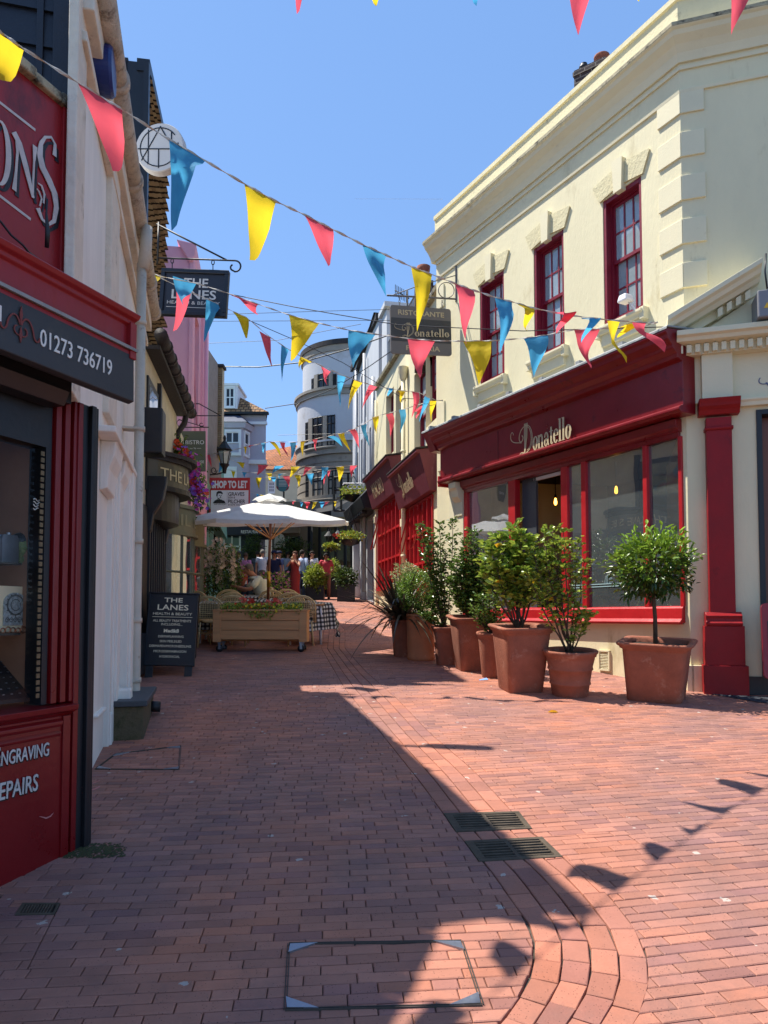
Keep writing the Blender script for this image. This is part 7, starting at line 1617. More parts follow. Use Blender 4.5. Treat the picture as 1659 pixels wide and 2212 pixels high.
stempl('potted_shrub', 'drooping dark shrub behind the slim pot', p5_ + Vector((0, 0, .55)), topsP([(1040, 1290), (1060, 1250), (1075, 1280), (1030, 1320), (1066, 1330)], p5_.y), 100, .055, .032, ML_dark, .1, .17, seed=12)
stempl('potted_shrub', 'dense dark glossy shrub in the square pot with rolled rim', p4_ + Vector((0, 0, .7)), topsP([(985, 1215), (1005, 1165), (1025, 1150), (1045, 1175), (1000, 1200), (1035, 1200), (1060, 1230), (975, 1250), (1015, 1225), (1050, 1255), (990, 1280), (1028, 1270)], p4_.y), 130, .06, .036, ML_dark, .05, .19, .013, seed=17, br=3, yel=2)
stempl('potted_shrub', 'thin upright dark shrub rising against the red windows', p3_ + Vector((0, 0, .5)), topsP([(908, 1135), (930, 1145), (950, 1132), (978, 1125), (922, 1165), (945, 1180), (960, 1200), (935, 1225), (925, 1290), (915, 1330)], p3_.y), 120, .06, .034, ML_dark, .12, .11, seed=21, br=2)
t = plant('box_ball', 'dense clipped box bush rounding over the cylindrical pot', 'shrub', p2_ + Vector((0, 0, .66)))
cc = P(903, 1278, p2_.y); b = MB(); b.tube([p2_ + Vector((0, 0, .65)), cc], [.03, .015], 6)
for i in range(10): a = i * .63; b.tube([p2_ + Vector((0, 0, .65)), cc + Vector((math.cos(a) * .2, math.sin(a) * .2, .1))], [.008, .003], 4)
b.build('stems', M_bark, t)
c, d = ellips(5200, cc, (.36, .34, .33), .5, 9, .14); leaves('leaves', c, d, .03, .02, ML_box, t)
t = plant('variegated_shrub', 'small pale variegated shrub peeping behind the box bush', 'shrub', p2_ + Vector((-.1, .4, .5))); cc = P(875, 1248, p2_.y + .4)
c, d = ellips(900, cc, (.22, .2, .26), .3, 5); leaves('leaves', c, d, .05, .028, leafmat('variegated_leaf', (110, 120, 70), (196, 192, 140), .4, .3), t); b = MB(); b.tube([p2_ + Vector((0, .1, .5)), cc], [.012, .005], 5); b.build('stems', M_bark, t)
# spiky bronze flax
t = plant('flax', 'spiky bronze flax arching to the left over its pot', 'plant', p1_ + Vector((0, 0, .55))); b = MB(); rs = random.Random(6); base = p1_ + Vector((0, 0, .52)); at_ = []
for i in range(150):
    a = math.pi + (rs.random() - .5) * 4.6; el = .15 + rs.random() * 1.15; ln = .85 + rs.random() * .7; dr = .25 + rs.random() * .9; p = Vector(base) + Vector(((rs.random() - .5) * .14, (rs.random() - .5) * .14, 0)); w_ = .024 + rs.random() * .014; k = 9
    hd = Vector((math.cos(a), math.sin(a), 0)); sd = Vector((-math.sin(a), math.cos(a), 0)); L_, R__ = [], []
    for j in range(k + 1):
        f = j / k; q = p + hd * (ln * f * math.cos(el)) + Vector((0, 0, ln * (f * math.sin(el) - dr * f * f * .55))); ww = w_ * (.6 + 1.2 * f if f < .3 else (1 - f) ** .7 * 1.15); q.z = max(q.z, gz(q.y) + .02); L_.append(q - sd * ww + Vector((0, 0, ww * .5))); R__.append(q + sd * ww + Vector((0, 0, ww * .5))); L_[-1], R__[-1] = L_[-1], R__[-1]
    for j in range(k): b.quad(L_[j], R__[j], R__[j + 1], L_[j + 1]); at_.append((i * 37 % 100) / 100)
o = b.build('blades', ML_phor, t); a_ = o.data.attributes.new('rnd', 'FLOAT', 'FACE'); a_.data.foreach_set('value', at_)
# litter near the pots
b = MB(); p = G(1045, 1470); b.add([(p.x - .06, p.y, gz(p.y) + .004), (p.x + .06, p.y + .01, gz(p.y) + .01), (p.x + .05, p.y + .08, gz(p.y) + .03), (p.x - .05, p.y + .07, gz(p.y) + .006)], [(0, 1, 2, 3)]); tag(b.build('paper_scrap', mat('blue_paper', (120, 160, 220), .7, .1, 9, 0)), 'scrap of blue paper lying between two terracotta pots', 'litter')
leaves_ = leaves('fallen_leaf', [tuple(G(1182, 1541) + Vector((0, 0, .012)))], [(1, .3, .1)], .11, .05, ML_yel); tag(leaves_, 'yellow fallen leaf lying on the sunny bricks', 'leaf')
# ================================================================ BISTRO FURNITURE
def make_chair():
    t = thing('rattan_chair', 'x', 'chair', (0, 0, 0), 'rattan bistro chairs round the gingham tables')
    # seat at .45, faces +Y, back at -Y
    arch = lambda r, z0, z1, y: [(-r, y, z0)] + [(-r * math.cos(q), y - .05 * math.sin(q), z1 + (.2 if r > .2 else .17) * math.sin(q)) for q in [math.pi * i / 10 for i in range(11)]] + [(r, y, z0)]
    b = MB(); b.tube(arch(.26, .42, .70, -.2), .016, 6); b.tube(arch(.225, .44, .68, -.2), .012, 6); b.tube([(-.25, -.2, .60), (0, -.24, .60), (.25, -.2, .60)], .012, 5); b.build('back_frame', M_rattan, t)
    b = MB()
    for k in range(13):
        x = -.2 + k * .4 / 12; h = .68 + .15 * math.sqrt(max(0, 1 - (x / .22) ** 2)); b.tube([(x, -.225, .52), (x, -.235, h)], .006, 4)
    for k in range(9):
        z = .53 + k * .034; r = .2 if z < .69 else .2 * math.sqrt(max(.05, 1 - ((z - .68) / .16) ** 2)); b.tube([(-r, -.228, z), (r, -.228, z)], .006, 4)
    b.build('woven_back', M_rattan, t)
    b = MB(); b.quad((-.2, -.222, .52), (.2, -.222, .52), (.15, -.222, .78), (-.15, -.222, .78)); b.build('back_panel', M_rattand, t)
    b = MB(); b.lathe((0, 0, .43), [(.2, 0), (.235, .008), (.235, .03), (.2, .036)], 20, sx=1, sy=.95); b.build('seat', M_rattan, t)
    for x, y in ((-.19, -.19), (.19, -.19), (-.18, .17), (.18, .17)): b = MB(); b.tube([(x, y, .44), (x * 1.18, y * 1.2, 0)], .015, 6); b.build('leg', M_rattan, t)
    b = MB()
    for s in (-1, 1): b.tube([(s * .25, -.19, .64), (s * .29, 0, .66), (s * .25, .19, .62), (s * .2, .17, .45)], .014, 5)
    b.build('armrest', M_rattan, t); b = MB(); b.tube([(.2 * math.cos(q), .2 * math.sin(q), .22) for q in [2 * math.pi * i / 16 for i in range(16)]], .009, 5, closed=True); b.build('stretcher', M_rattan, t)
    return t
ch0 = make_chair()
CH = [(508, 13.0, 3.0, 'rattan chair with its round back nearest behind the planter, left'), (650, 13.0, .12, 'rattan chair nearest behind the right end of the timber planter'),
      (630, 14.0, .1, 'rattan chair second in the right row behind the planter'), (622, 15.2, .05, 'rattan chair farthest in the right row'),
      (506, 14.0, 2.95, 'rattan chair second in the left row, before the seated man'), (499, 15.0, .1, 'rattan chair at the seated man\'s table, nearest to him'),
      (440, 13.1, -.9, 'rattan chair beside the A-board, nearest the bistro wall'), (467, 12.75, -.25, 'rattan chair wedged between the A-board side table and the planter'),
      (591, 14.9, 0, 'rattan chair just left of the right row, behind the pole'), (449, 14.4, -.6, 'rattan chair by the flowering shrub, behind the one at the A-board')]
for i, (u, Y, rz, lab) in enumerate(CH):
    g = P(u, 1300, Y); o = ch0 if i == 0 else dup(ch0); rz = {0: .05, 4: .08}.get(i, rz)
    place(o, (g.x, Y, gz(Y)), rz, lab)
def gingham():
    m = bpy.data.materials.new('gingham'); m.use_nodes = True; nt = m.node_tree; b = nt.nodes['Principled BSDF']; b.inputs['Roughness'].default_value = .8
    uv = N(nt, 'UVMap'); outs = []
    sx = N(nt, 'SeparateXYZ'); L(nt, uv.outputs[0], sx.inputs[0])
    for k in (0, 1):
        f = N(nt, 'Math', _operation='MULTIPLY'); f.inputs[1].default_value = 13; L(nt, sx.outputs[k], f.inputs[0]); g = N(nt, 'Math', _operation='FRACT'); L(nt, f.outputs[0], g.inputs[0]); h = N(nt, 'Math', _operation='GREATER_THAN'); h.inputs[1].default_value = .5; L(nt, g.outputs[0], h.inputs[0]); outs.append(h)
    ad = N(nt, 'Math', _operation='ADD'); L(nt, outs[0].outputs[0], ad.inputs[0]); L(nt, outs[1].outputs[0], ad.inputs[1])
    cr = N(nt, 'ValToRGB'); cr.color_ramp.interpolation = 'CONSTANT'; e = cr.color_ramp.elements; e[0].color = lin((225, 222, 214)); e[1].position = .25; e[1].color = lin((96, 96, 100)); x = e.new(.75); x.color = lin((22, 22, 26))
    dv = N(nt, 'Math', _operation='DIVIDE'); dv.inputs[1].default_value = 2; L(nt, ad.outputs[0], dv.inputs[0]); L(nt, dv.outputs[0], cr.inputs[0]); L(nt, cr.outputs[0], b.inputs['Base Color']); return m
M_ging = gingham()
def make_table():
    t = thing('bistro_table', 'x', 'table', (0, 0, 0), 'square bistro tables under gingham cloths')
    b = MB(); b.box(-.34, .34, -.34, .34, .71, .735); b.build('tabletop', M_wood, t)
    for x in (-.28, .28):
        for y in (-.28, .28): b = MB(); b.tube([(x, y, 0), (x, y, .71)], .022, 8); b.build('leg', M_whitec, t)
    return t
def make_cloth():
    n = 24; vs = []; uvs = []
    for i in range(n + 1):
        for j in range(n + 1):
            x, y = (i / n - .5) * 1.66, (j / n - .5) * 1.66; uvs.append((x + .9, y + .9))
            ex, ey = max(0, abs(x) - .35), max(0, abs(y) - .35); X = math.copysign(min(abs(x), .35), x); Y = math.copysign(min(abs(y), .35), y)
            fold = .02 * math.sin(x * 22) * min(1, ey * 8) + .02 * math.sin(y * 22) * min(1, ex * 8)
            vs.append((X + math.copysign(min(ex, .03) + ex * .12 + fold * (ex > 0), x), Y + math.copysign(min(ey, .03) + ey * .12 + fold * (ey > 0), y), max(.1, .742 - max(0, ex) - max(0, ey) * (1 if ex < .01 else .75))))
    fs = [(i * (n + 1) + j, (i + 1) * (n + 1) + j, (i + 1) * (n + 1) + j + 1, i * (n + 1) + j + 1) for i in range(n) for j in range(n)]
    me = bpy.data.meshes.new('tablecloth'); me.from_pydata(vs, [], fs); uvl = me.uv_layers.new(name='UVMap')
    for l in me.loops: uvl.data[l.index].uv = uvs[l.vertex_index]
    me.polygons.foreach_set('use_smooth', [True] * len(fs)); o = link('tablecloth', me, M_ging); return o
tb0, cl0 = make_table(), make_cloth()
for i, (u, Y, rz, lab) in enumerate([(472, 13.5, .05, 'left of the timber planter'), (598, 14.2, .1, 'behind the parasol pole'), (660, 13.3, .12, 'at the right end of the planter, corner hanging low'), (540, 15.4, .0, 'in front of the seated man')]):
    g = P(u, 1300, Y); o = tb0 if i == 0 else dup(tb0); place(o, (g.x, Y, gz(Y)), rz, 'small square table ' + lab)
    c = cl0 if i == 0 else cl0.copy()
    if i: C.objects.link(c)
    place(c, (g.x, Y, gz(Y)), rz + (.7 if i == 2 else 0)); tag(c, 'black and white gingham cloth, on the table ' + lab.split(',')[0], 'tablecloth', 'gingham tablecloths')
# timber planter on castors
YP = 12.0; p0, p1 = P(459.6, 1387, YP), P(662.5, 1387, YP); zt_ = P(560, 1319, YP).z; z0 = p0.z; gy = gz(YP)
t = thing('timber_planter', 'long timber planter on castors filled with red and yellow flowers', 'planter', (p0.x, YP, gy)); X0, X1 = p0.x, p1.x; d = .42; hb = (zt_ - z0 - .05) / 3
FPn = Frame((X0, YP), (1, 0)); Wp = X1 - X0
b = MB(FPn)
for k in range(3): b.box(.13, Wp - .13, -.03, 0, z0 + .04 + k * hb + .004, z0 + .04 + (k + 1) * hb - .004)
b.build('front_boards', M_wood, t, bevel=.004)
for q_ in ((0, .13, -.04, .012), (Wp - .13, Wp, -.04, .012), (0, .13, -d, -d + .04), (Wp - .13, Wp, -d, -d + .04)): b = MB(FPn); b.box(*q_, z0, zt_ - .01); b.build('corner_post', M_wood, t, bevel=.005)
b = MB(FPn); b.box(-.01, Wp + .01, -.06, .02, zt_ - .01, zt_ + .02); b.box(-.01, .06, -d, -.06, zt_ - .01, zt_ + .02); b.box(Wp - .06, Wp + .01, -d, -.06, zt_ - .01, zt_ + .02); b.box(-.01, Wp + .01, -d - .02, -d + .05, zt_ - .01, zt_ + .02)
b.box(.0, .03, -d + .04, -.04, z0, zt_ - .01); b.box(Wp - .03, Wp, -d + .04, -.04, z0, zt_ - .01); b.box(.13, Wp - .13, -d, -d + .03, z0, zt_ - .01); b.box(.03, Wp - .03, -d + .04, -.04, zt_ - .1, zt_ - .06); b.build('rim', M_wood, t, bevel=.005)
b = MB(FPn); b.box(.05, Wp - .05, -d + .05, -.05, zt_ - .08, zt_ - .03); b.build('soil', M_soil, t)
for x in (.1, Wp - .1):
    for y in (-.06, -d + .06):
        b = MB(lambda p, x=x, y=y: FPn((x + p[0], y + p[2], gy + .06 + p[1]))); b.lathe((0, 0, -.015), [(.02, -.004), (.058, 0), (.06, .006), (.06, .024), (.058, .03), (.02, .034)], 18)
        o = b.build('castor', M_iron, t); b = MB(FPn); b.box(x - .03, x + .03, y - .03, y + .03, z0 - .02, z0); b.box(x - .02, x + .02, y + .02, y + .03, gy + .05, z0 - .02); b.build('fork', M_steel, o)
rs = np.random.RandomState(2); M_fl = {k: mat('petal_' + k, v, .6, .1, 20, 0) for k, v in dict(red=(206, 60, 40), coral=(226, 110, 90), yellow=(216, 190, 40), pink=(206, 110, 150), magenta=(196, 60, 160), orange=(222, 84, 30), violet=(140, 90, 190), cream=(222, 196, 170)).items()}
def flowers(nm, ctr, r, m, parent, k=6, nrm=None):
    b = MB(); 
    for c in ctr:
        c = Vector(c); n = Vector((rs.normal() * .5, -1 + rs.normal() * .4, .5 + rs.normal() * .5)).normalized(); a = n.orthogonal().normalized(); e = n.cross(a)
        for i in range(k):
            q = 2 * math.pi * i / k; u_ = a * math.cos(q) + e * math.sin(q); v_ = a * math.cos(q + 1.2) + e * math.sin(q + 1.2); b.add([c, c + u_ * r + n * r * .3, c + (u_ + v_) * r * .62 + n * r * .45, c + v_ * r * .9 + n * r * .25], [(0, 1, 2, 3)])
    o = b.build(nm, m, parent); o['kind'] = 'stuff'; return o
t = thing('flower_bed_plants', 'low marigolds and geraniums blooming along the timber planter', 'flowers', (X0 + Wp / 2, YP + .2, zt_))
c = np.stack([rs.uniform(X0 + .12, X1 - .08, 1700), rs.uniform(YP - .02, YP + d - .04, 1700), zt_ - .04 + rs.uniform(0, 1, 1700) ** 1.4 * .16], 1); leaves('leaves', c, rs.normal(size=(1700, 3)) + (0, -.3, .5), .05, .03, ML_mid, t)
c = np.stack([rs.uniform(X0 + .9, X0 + 1.3, 120) - .3, rs.uniform(YP - .06, YP, 120), zt_ - rs.uniform(0, .12, 120)], 1); leaves('trailing_leaves', c, rs.normal(size=(120, 3)) + (0, -.5, -.5), .04, .025, ML_mid, t)
def pts(k, x0, x1, y0, y1, z0, z1): return np.stack([rs.uniform(x0, x1, k), rs.uniform(y0, y1, k), rs.uniform(z0, z1, k)], 1)
flowers('yellow_blooms', pts(60, X0 + .5, X1 - .1, YP - .05, YP + .15, zt_ - .02, zt_ + .1), .02, M_fl['yellow'], t); flowers('orange_blooms', pts(26, X0 + .2, X1 - .5, YP, YP + .2, zt_ + .02, zt_ + .13), .022, M_fl['orange'], t)
for k, (u, v) in enumerate(((543, 1300), (580, 1303), (594, 1298), (526, 1297), (566, 1308), (602, 1302))): cc = P(u, v, YP + .2); flowers('geranium_head', np.array(cc) + rs.normal(size=(28, 3)) * .025, .02, M_fl['coral' if k % 2 else 'red'], t, 5); b = MB(); b.tube([cc, (cc.x, cc.y, zt_)], .004, 4); b.build('stalk', ML_mid, t)
# second planter behind, with ferny plants
cc = P(600, 1300, 16.5); t = thing('timber_planter', 'second timber planter farther back behind the gingham tables', 'planter', (cc.x, 16.5, gz(16.5)))
b = MB(); z_ = gz(16.5); b.box(cc.x - 1.5, cc.x + .1, 16.5, 16.9, z_ + .15, z_ + .6); b.build('box', M_wood, t, bevel=.01)
for k, (nm, lab, u0, u1, v0, v1, Y, m1, m2, nl) in enumerate((('fern_plants', 'airy pinkish plants filling the planter behind the seated man', 560, 625, 1235, 1290, 16.6, ML_mid, M_fl['pink'], 500), ('potted_flowers', 'bowl of pink flowers on the table beside the seated man', 505, 530, 1222, 1250, 16.2, ML_mid, M_fl['pink'], 160))):
    t = thing(nm, lab, 'flowers', P((u0 + u1) / 2, v1, Y)); a, c_ = P(u0, v1, Y), P(u1, v0, Y); c = pts(nl, a.x, c_.x, Y - .1, Y + .2, a.z, c_.z); leaves('leaves', c, rs.normal(size=(nl, 3)) + (0, 0, .6), .07, .03, m1, t); flowers('blooms', c[::6], .025, m2, t)
    b = MB(); b.lathe(((a.x + c_.x) / 2, Y, a.z - .16), [(.1, 0), (.15, .12), (.16, .16)], 14); b.build('bowl', M_terra, t)
# tall flowering shrub by the bistro wall
t = thing('flowering_shrub', 'tall foxglove-like shrub with pale pink flower spikes by the bistro wall', 'shrub', P(450, 1290, 15.5))
c = []; 
for i in range(34):
    p = P(405 + rs.uniform(0, 108), 1178 + rs.uniform(0, 60), 15.6 + rs.uniform(-.3, .3)); h = .3 + rs.uniform(0, .35); q = pts(46, -.05, .05, -.05, .05, 0, 1); q[:, :2] *= (1 - q[:, 2:3]) * 1.2 + .3; q[:, 2] = q[:, 2] * h - h * .6; c.append(q + np.array(p))
flowers('flower_spikes', np.concatenate(c)[::2], .034, M_fl['cream'], t, 4)
a, c_ = P(402, 1285, 15.6), P(515, 1180, 15.6); c = pts(2600, a.x, c_.x, 15.3, 16.1, a.z, c_.z); leaves('leaves', c, rs.normal(size=(2600, 3)) + (0, 0, .3), .1, .03, ML_dark, t)
b = MB()
for i in range(9): x = a.x + (c_.x - a.x) * (i + .5) / 9; b.tube([(x, 15.7, gz(15.7) + .4), (x + .05, 15.6, c_.z - .1)], .012, 5)
b.build('stems', M_bark, t); t2 = thing('planter_trough', 'dark trough holding the pale pink flowering shrub', 'planter', (a.x, 15.6, gz(15.6))); b = MB(); b.box(a.x + .05, c_.x - .05, 15.4, 16.0, gz(15.6), gz(15.6) + .5); b.build('trough', M_black, t2, bevel=.01)
# flower basket over the bistro window
t = thing('hanging_basket', 'overflowing basket of red and magenta flowers on the bistro front', 'hanging basket', P(400, 1000, 13.6))
c = []; 
for i in range(1500):
    f = rs.uniform(0, 1); u = 372 + f * 58 + rs.normal() * 9; v = 975 + f * f * 95 + rs.normal() * (13 + 6 * f) + (1 - f) * 5; c.append(tuple(P(u, v, 13.4 - f * .6 + rs.normal() * .1)))
c = np.array(c); leaves('leaves', c, rs.normal(size=(1500, 3)), .09, .045, ML_dark, t)
fp = lambda k, f0, f1, sp=9: np.array([tuple(P(372 + f * 58 + rs.normal() * sp, 972 + f * f * 98 + rs.normal() * 14, 13.2 - f * .6)) for f in rs.uniform(f0, f1, k)])
flowers('red_blooms', fp(70, 0, .95), .055, M_fl['orange'], t, 5); flowers('magenta_blooms', fp(150, .45, 1), .04, M_fl['magenta'], t, 5); flowers('violet_blooms', fp(90, .5, 1.05), .035, M_fl['violet'], t, 5); flowers('scarlet_blooms', fp(16, .1, 1), .06, M_fl['red'], t, 5)
b = MB(); q = P(380, 1010, 13.8); b.lathe(tuple(q), [(.02, -.3), (.2, -.15), (.26, 0)], 16); b.build('basket', M_iron, t)
# baskets and planters on the right side of the lane end
def basket(u, v, Y, r, lab, m=ML_lime, up=.5):
    t = thing('hanging_basket', lab, 'hanging basket', P(u, v, Y), 'hanging baskets at the end of the lane'); p = P(u, v, Y); b = MB(); b.lathe(tuple(p), [(r * .2, -r * .8), (r * .8, -r * .5), (r, 0)], 14, sx=1.4); b.build('basket', M_black, t)
    c, d = ellips(420, p + Vector((0, 0, r * .4)), (r * 1.7, r * 1.2, r * .8), .2, int(u)); leaves('leaves', c, d, .1, .05, m, t); flowers('blooms', c[::14], .04, M_fl['yellow'], t)
    b = MB(); [b.tube([p + Vector((s * r * 1.2, 0, 0)), p + Vector((0, 0, up))], .01, 4) for s in (-1, 1)]; b.build('chain', M_iron, t)
basket(757, 1166, 24, .26, 'low wide basket of lime foliage hanging by the grey house door', up=1.1); basket(764, 1070, 25, .3, 'upper basket of lime foliage hanging from the white scroll bracket', up=.7); basket(715, 1184, 25.5, .16, 'smallest round basket under the awning', up=.7)
for k, (u, v, lab) in enumerate(((711, 1160, 'left black lantern under the awning, beside the red geraniums'), (731, 1158, 'right black lantern under the awning'))):
    p = P(u, v, 26); t = thing('lantern', lab, 'lantern', p); b = MB(); b.lathe(tuple(p), [(.08, -.25), (.13, 0), (.2, .02), (.05, .2), (.03, .3)], 8, sm=False); b.build('lantern_body', M_iron, t); flowers('geraniums', np.array(p) + (.28, -.2, .02) + rs.normal(size=(12, 3)) * .06, .05, M_fl['red'], t)
Q = lambda u, v: P(u, v, 24.5); b = MB(); b.tube([Q(782, 1044), Q(742, 1044), Q(741, 1048)], .02, 4); b.tube([Q(785, 1024), Q(785, 1054)], .03, 4)
for k in range(3): b.tube([Q(776 - k * 10 + 5 * math.cos(q), 1052 + 4 * math.sin(q)) for q in [i * .6 for i in range(11)]], .014, 4)
tag(b.build('scroll_bracket', M_whitec), 'white scrolled bracket on the grey house holding the upper basket', 'bracket')
Q = lambda u, v: P(u, v, 27); b = MB()
for u0, v0, u1, v1 in ((721, 1031, 721, 1103), (737, 1031, 737, 1105), (721, 1031, 740, 1031), (721, 1103, 752, 1103), (737, 1021, 766, 1021), (737, 1075, 768, 1075), (766, 1021, 766, 1075), (752, 1021, 752, 1075), (737, 1048, 766, 1048), (721, 1058, 737, 1058)): b.tube([Q(u0, v0), Q(u1, v1)], .045, 4)
tag(b.build('iron_balcony', M_iron), 'black square-barred iron balcony before the round tower', 'balcony')
def shrubbox(u0, u1, v0, v1, vb, Y, lab, m, n, seed):
    a, c_ = P(u0, vb, Y), P(u1, v0, Y); z_ = gz(Y); zb = P(u0, v1, Y).z; t = thing('planter_box', 'dark planter box under ' + lab, 'planter', (a.x, Y, z_)); b = MB(); b.box(a.x, c_.x, Y, Y + .6, z_, zb); b.build('box', M_black, t, bevel=.01)
    t = thing('shrub', lab, 'shrub', ((a.x + c_.x) / 2, Y, zb)); c, d = ellips(n, ((a.x + c_.x) / 2, Y + .2, (zb + c_.z) / 2 - .1), ((c_.x - a.x) * .62, .4, (c_.z - zb) * .68), .3, seed); leaves('leaves', c, d, .11, .055, m, t)
    b = MB(); [b.tube([(a.x + (c_.x - a.x) * f, Y + .3, zb - .05), (a.x + (c_.x - a.x) * f, Y + .25, (zb + c_.z) / 2)], .02, 5) for f in (.3, .6)]; b.build('stems', M_bark, t)
shrubbox(660, 699, 1222, 1264, 1292, 25.6, 'sunlit green shrub beside the woman in red', ML_lime, 1800, 3); shrubbox(728, 766, 1225, 1262, 1300, 24.6, 'dark shaded shrub at the foot of the grey house', ML_far, 900, 4)
shrubbox(705, 730, 1205, 1245, 1280, 27.3, 'narrow green shrub with white blooms between the awning posts', ML_lime, 500, 5)
for (u, v, Y, rx, rz_, lab) in ((548, 1190, 28.6, .45, .7, 'dark olive bush by the navy restaurant door'), (632, 1185, 28.6, .75, .5, 'spreading dark bush against the end shop window'), (432, 1128, 20, .6, .3, 'hanging dark foliage over the rust-red door')):
    t = thing('bush', lab, 'shrub', P(u, v, Y)); c, d = ellips(700, P(u, v, Y), (rx, .35, rz_), .1, int(u)); leaves('leaves', c, d, .12, .05, ML_far, t); b = MB(); q = P(u, v, Y); b.tube([q, (q.x, q.y, q.z - rz_ * 1.3)], .03, 5); b.build('stem', M_bark, t)
t = thing('chalkboard', 'tall leaning chalkboard sign in front of the end shop', 'menu board', P(637, 1235, 28)); b = MB(); b.add([P(612, 1258, 27.6), P(632, 1258, 27.9), P(644, 1205, 28.1), P(630, 1203, 27.8)], [(0, 1, 2, 3)]); b.add([P(x, y, 27.85) for x, y in ((615, 1255), (629, 1255), (640, 1209), (631, 1208))], [(0, 1, 2, 3)]); b.build('board', M_black, t)
t = thing('red_round_board', 'red round-topped board lettered on white behind the seated man', 'sign', P(526, 1262, 17.5)); FRb = Frame((P(515, 1260, 17.5).x, 17.5), (1, 0)); zz = P(515, 1262, 17.5).z; W_ = 20 / 1550 * 17.5
poly3(FRb, [[(0, zz), (W_, zz), (W_, zz + .2), (W_ * .9, zz + .28), (W_ * .5, zz + .33), (W_ * .15, zz + .26), (0, zz + .14)]], M_fl['red'], 'board', t, 0, .02); poly3(FRb, [[(.01, zz), (W_ - .01, zz), (W_ - .01, zz + .09), (.01, zz + .09)]], M_signw, 'label', t, .021); text('Co', FRb, .04, zz + .02, .026, .05, M_black, t); text('B', FRb, .07, zz + .16, .021, .1, M_black, t)
t = thing('ice_cream_stall_board', 'low dark board with white capital letters behind the lime shrub', 'sign', P(652, 1218, 26.2)); FV = Frame((P(640, 1218, 26.2).x, 26.2), (1, 0)); zz = P(640, 1219, 26.2).z
b = MB(FV); b.box(0, .5, -.04, 0, zz - .9, zz + .26); b.build('board', M_black, t); text('OOPS', FV, .14, zz + .03, .002, .12, M_signw, t, w=.34)
# ================================================================ BUNTING AND CABLES
FM = {'y': clothmat('yellow_flag', (236, 208, 50), .6), 'p': clothmat('coral_flag', (238, 98, 114), .6), 'b': clothmat('blue_flag', (82, 172, 216), .6)}
M_cord = mat('bunting_tape', (206, 196, 180), .7, .1, 20, 0)
CN = {'y': 'yellow', 'p': 'coral', 'b': 'blue'}
def bunting(label, Yf, cord, flags, seed):
    """cord: photo points, flags: (colour, uL, vL, uR, vR, uT, vT); Yf(u) distance of the cord"""
    rs = random.Random(seed); mid = cord[len(cord) // 2]; t = thing('bunting', label, 'bunting', P(mid[0], mid[1], Yf(mid[0])), 'bunting strings across the lane')
    pp = []
    for (u0, v0), (u1, v1) in zip(cord, cord[1:]):
        for i in range(6): f = i / 6; u, v = u0 + (u1 - u0) * f, v0 + (v1 - v0) * f; pp.append(P(u, v, Yf(u)))
    pp.append(P(*cord[-1], Yf(cord[-1][0]))); b = MB()
    sc = .010
    for i in range(len(pp) - 1):
        a, c = pp[i], pp[i + 1]; ph = i * .9; o1 = Vector((0, math.cos(ph), math.sin(ph))) * sc; o2 = Vector((0, math.cos(ph + .9), math.sin(ph + .9))) * sc; b.quad(a - o1, c - o2, c + o2, a + o1)
    b.tube(pp, .0035, 4); b.build('cord', M_cord, t)
    for (k, uL, vL, uR, vR, uT, vT) in flags:
        YL, YR = Yf(uL), Yf(uR); A_, B2 = P(uL, vL, YL), P(uR, vR, YR); Yt = (YL + YR) / 2 + (rs.random() - .5) * .12; T_ = P(uT, vT, Yt); n = 9; vs = []; fs = []; idx = []
        amp = .045 + rs.random() * .06; ph = rs.random() * 6; w_ = (B2 - A_).length; short = (T_ - (A_ + B2) / 2).length < .28
        for i in range(n + 1):
            f = i / n; row = []
            for j in range(n + 1 - i):
                g = j / max(1, n - i); p = A_.lerp(B2, g * (1 - f) + f * .5) + (T_ - (A_ + B2) / 2) * f if n - i else T_.copy()
                bulge = amp * math.sin(f * 3.4 + ph) * (.6 + g) + .03 * math.sin(g * 6 + ph * 2) * (1 - f) * f * 3
                if short: bulge += .1 * math.sin(f * 5)
                p += Vector((.25 * bulge * math.sin(f * math.pi), -bulge * min(1, f * 3), 0)); p += Vector((math.sin(ph) * .045, 0, 0)) * math.sin(f * math.pi * 1.0) * (1 if g > .5 else .6); row.append(len(vs)); vs.append(p)
            idx.append(row)
        for i in range(n):
            r0, r1 = idx[i], idx[i + 1]
            for j in range(len(r1)):
                fs.append((r0[j], r1[j], r0[j + 1]))
                if j + 1 < len(r1): fs.append((r0[j + 1], r1[j], r1[j + 1]))
        b = MB(); b.add(vs, fs, True); b.build('flag', FM[k], t)
inv = lambda a, c: (lambda u: 1 / (a + c * u))
Y1 = inv(.2958, -.0001223)
bunting('nearest bunting string, from the red shop down to the pediment', Y1, [(-60, 32), (0, 68), (55, 108), (168, 178), (264, 237), (365, 301), (443, 347), (528, 397), (596, 435), (658, 464), (720, 496), (783, 528), (834, 551), (888, 576), (933, 593), (982, 612), (1023, 627), (1069, 642), (1106, 652), (1154, 666), (1223, 680), (1312, 691), (1395, 697), (1421, 696)],
 [('y', -48, 38, 51, 109, -12, 245), ('p', 168, 179, 264, 238, 242, 367), ('b', 365, 302, 443, 348, 366, 491), ('y', 528, 398, 596, 436, 538, 559), ('p', 658, 465, 720, 497, 709, 574), ('b', 783, 529, 834, 552, 834, 642), ('y', 888, 576, 933, 594, 901, 715), ('p', 982, 613, 1023, 628, 1009, 741), ('b', 1069, 643, 1106, 653, 1080, 765), ('y', 1117, 656, 1154, 667, 1145, 706), ('p', 1193, 675, 1223, 681, 1210, 708), ('b', 1254, 686, 1282, 689, 1263, 732), ('y', 1312, 692, 1339, 695, 1351, 787), ('p', 1365, 696, 1395, 698, 1432, 765)], 1)
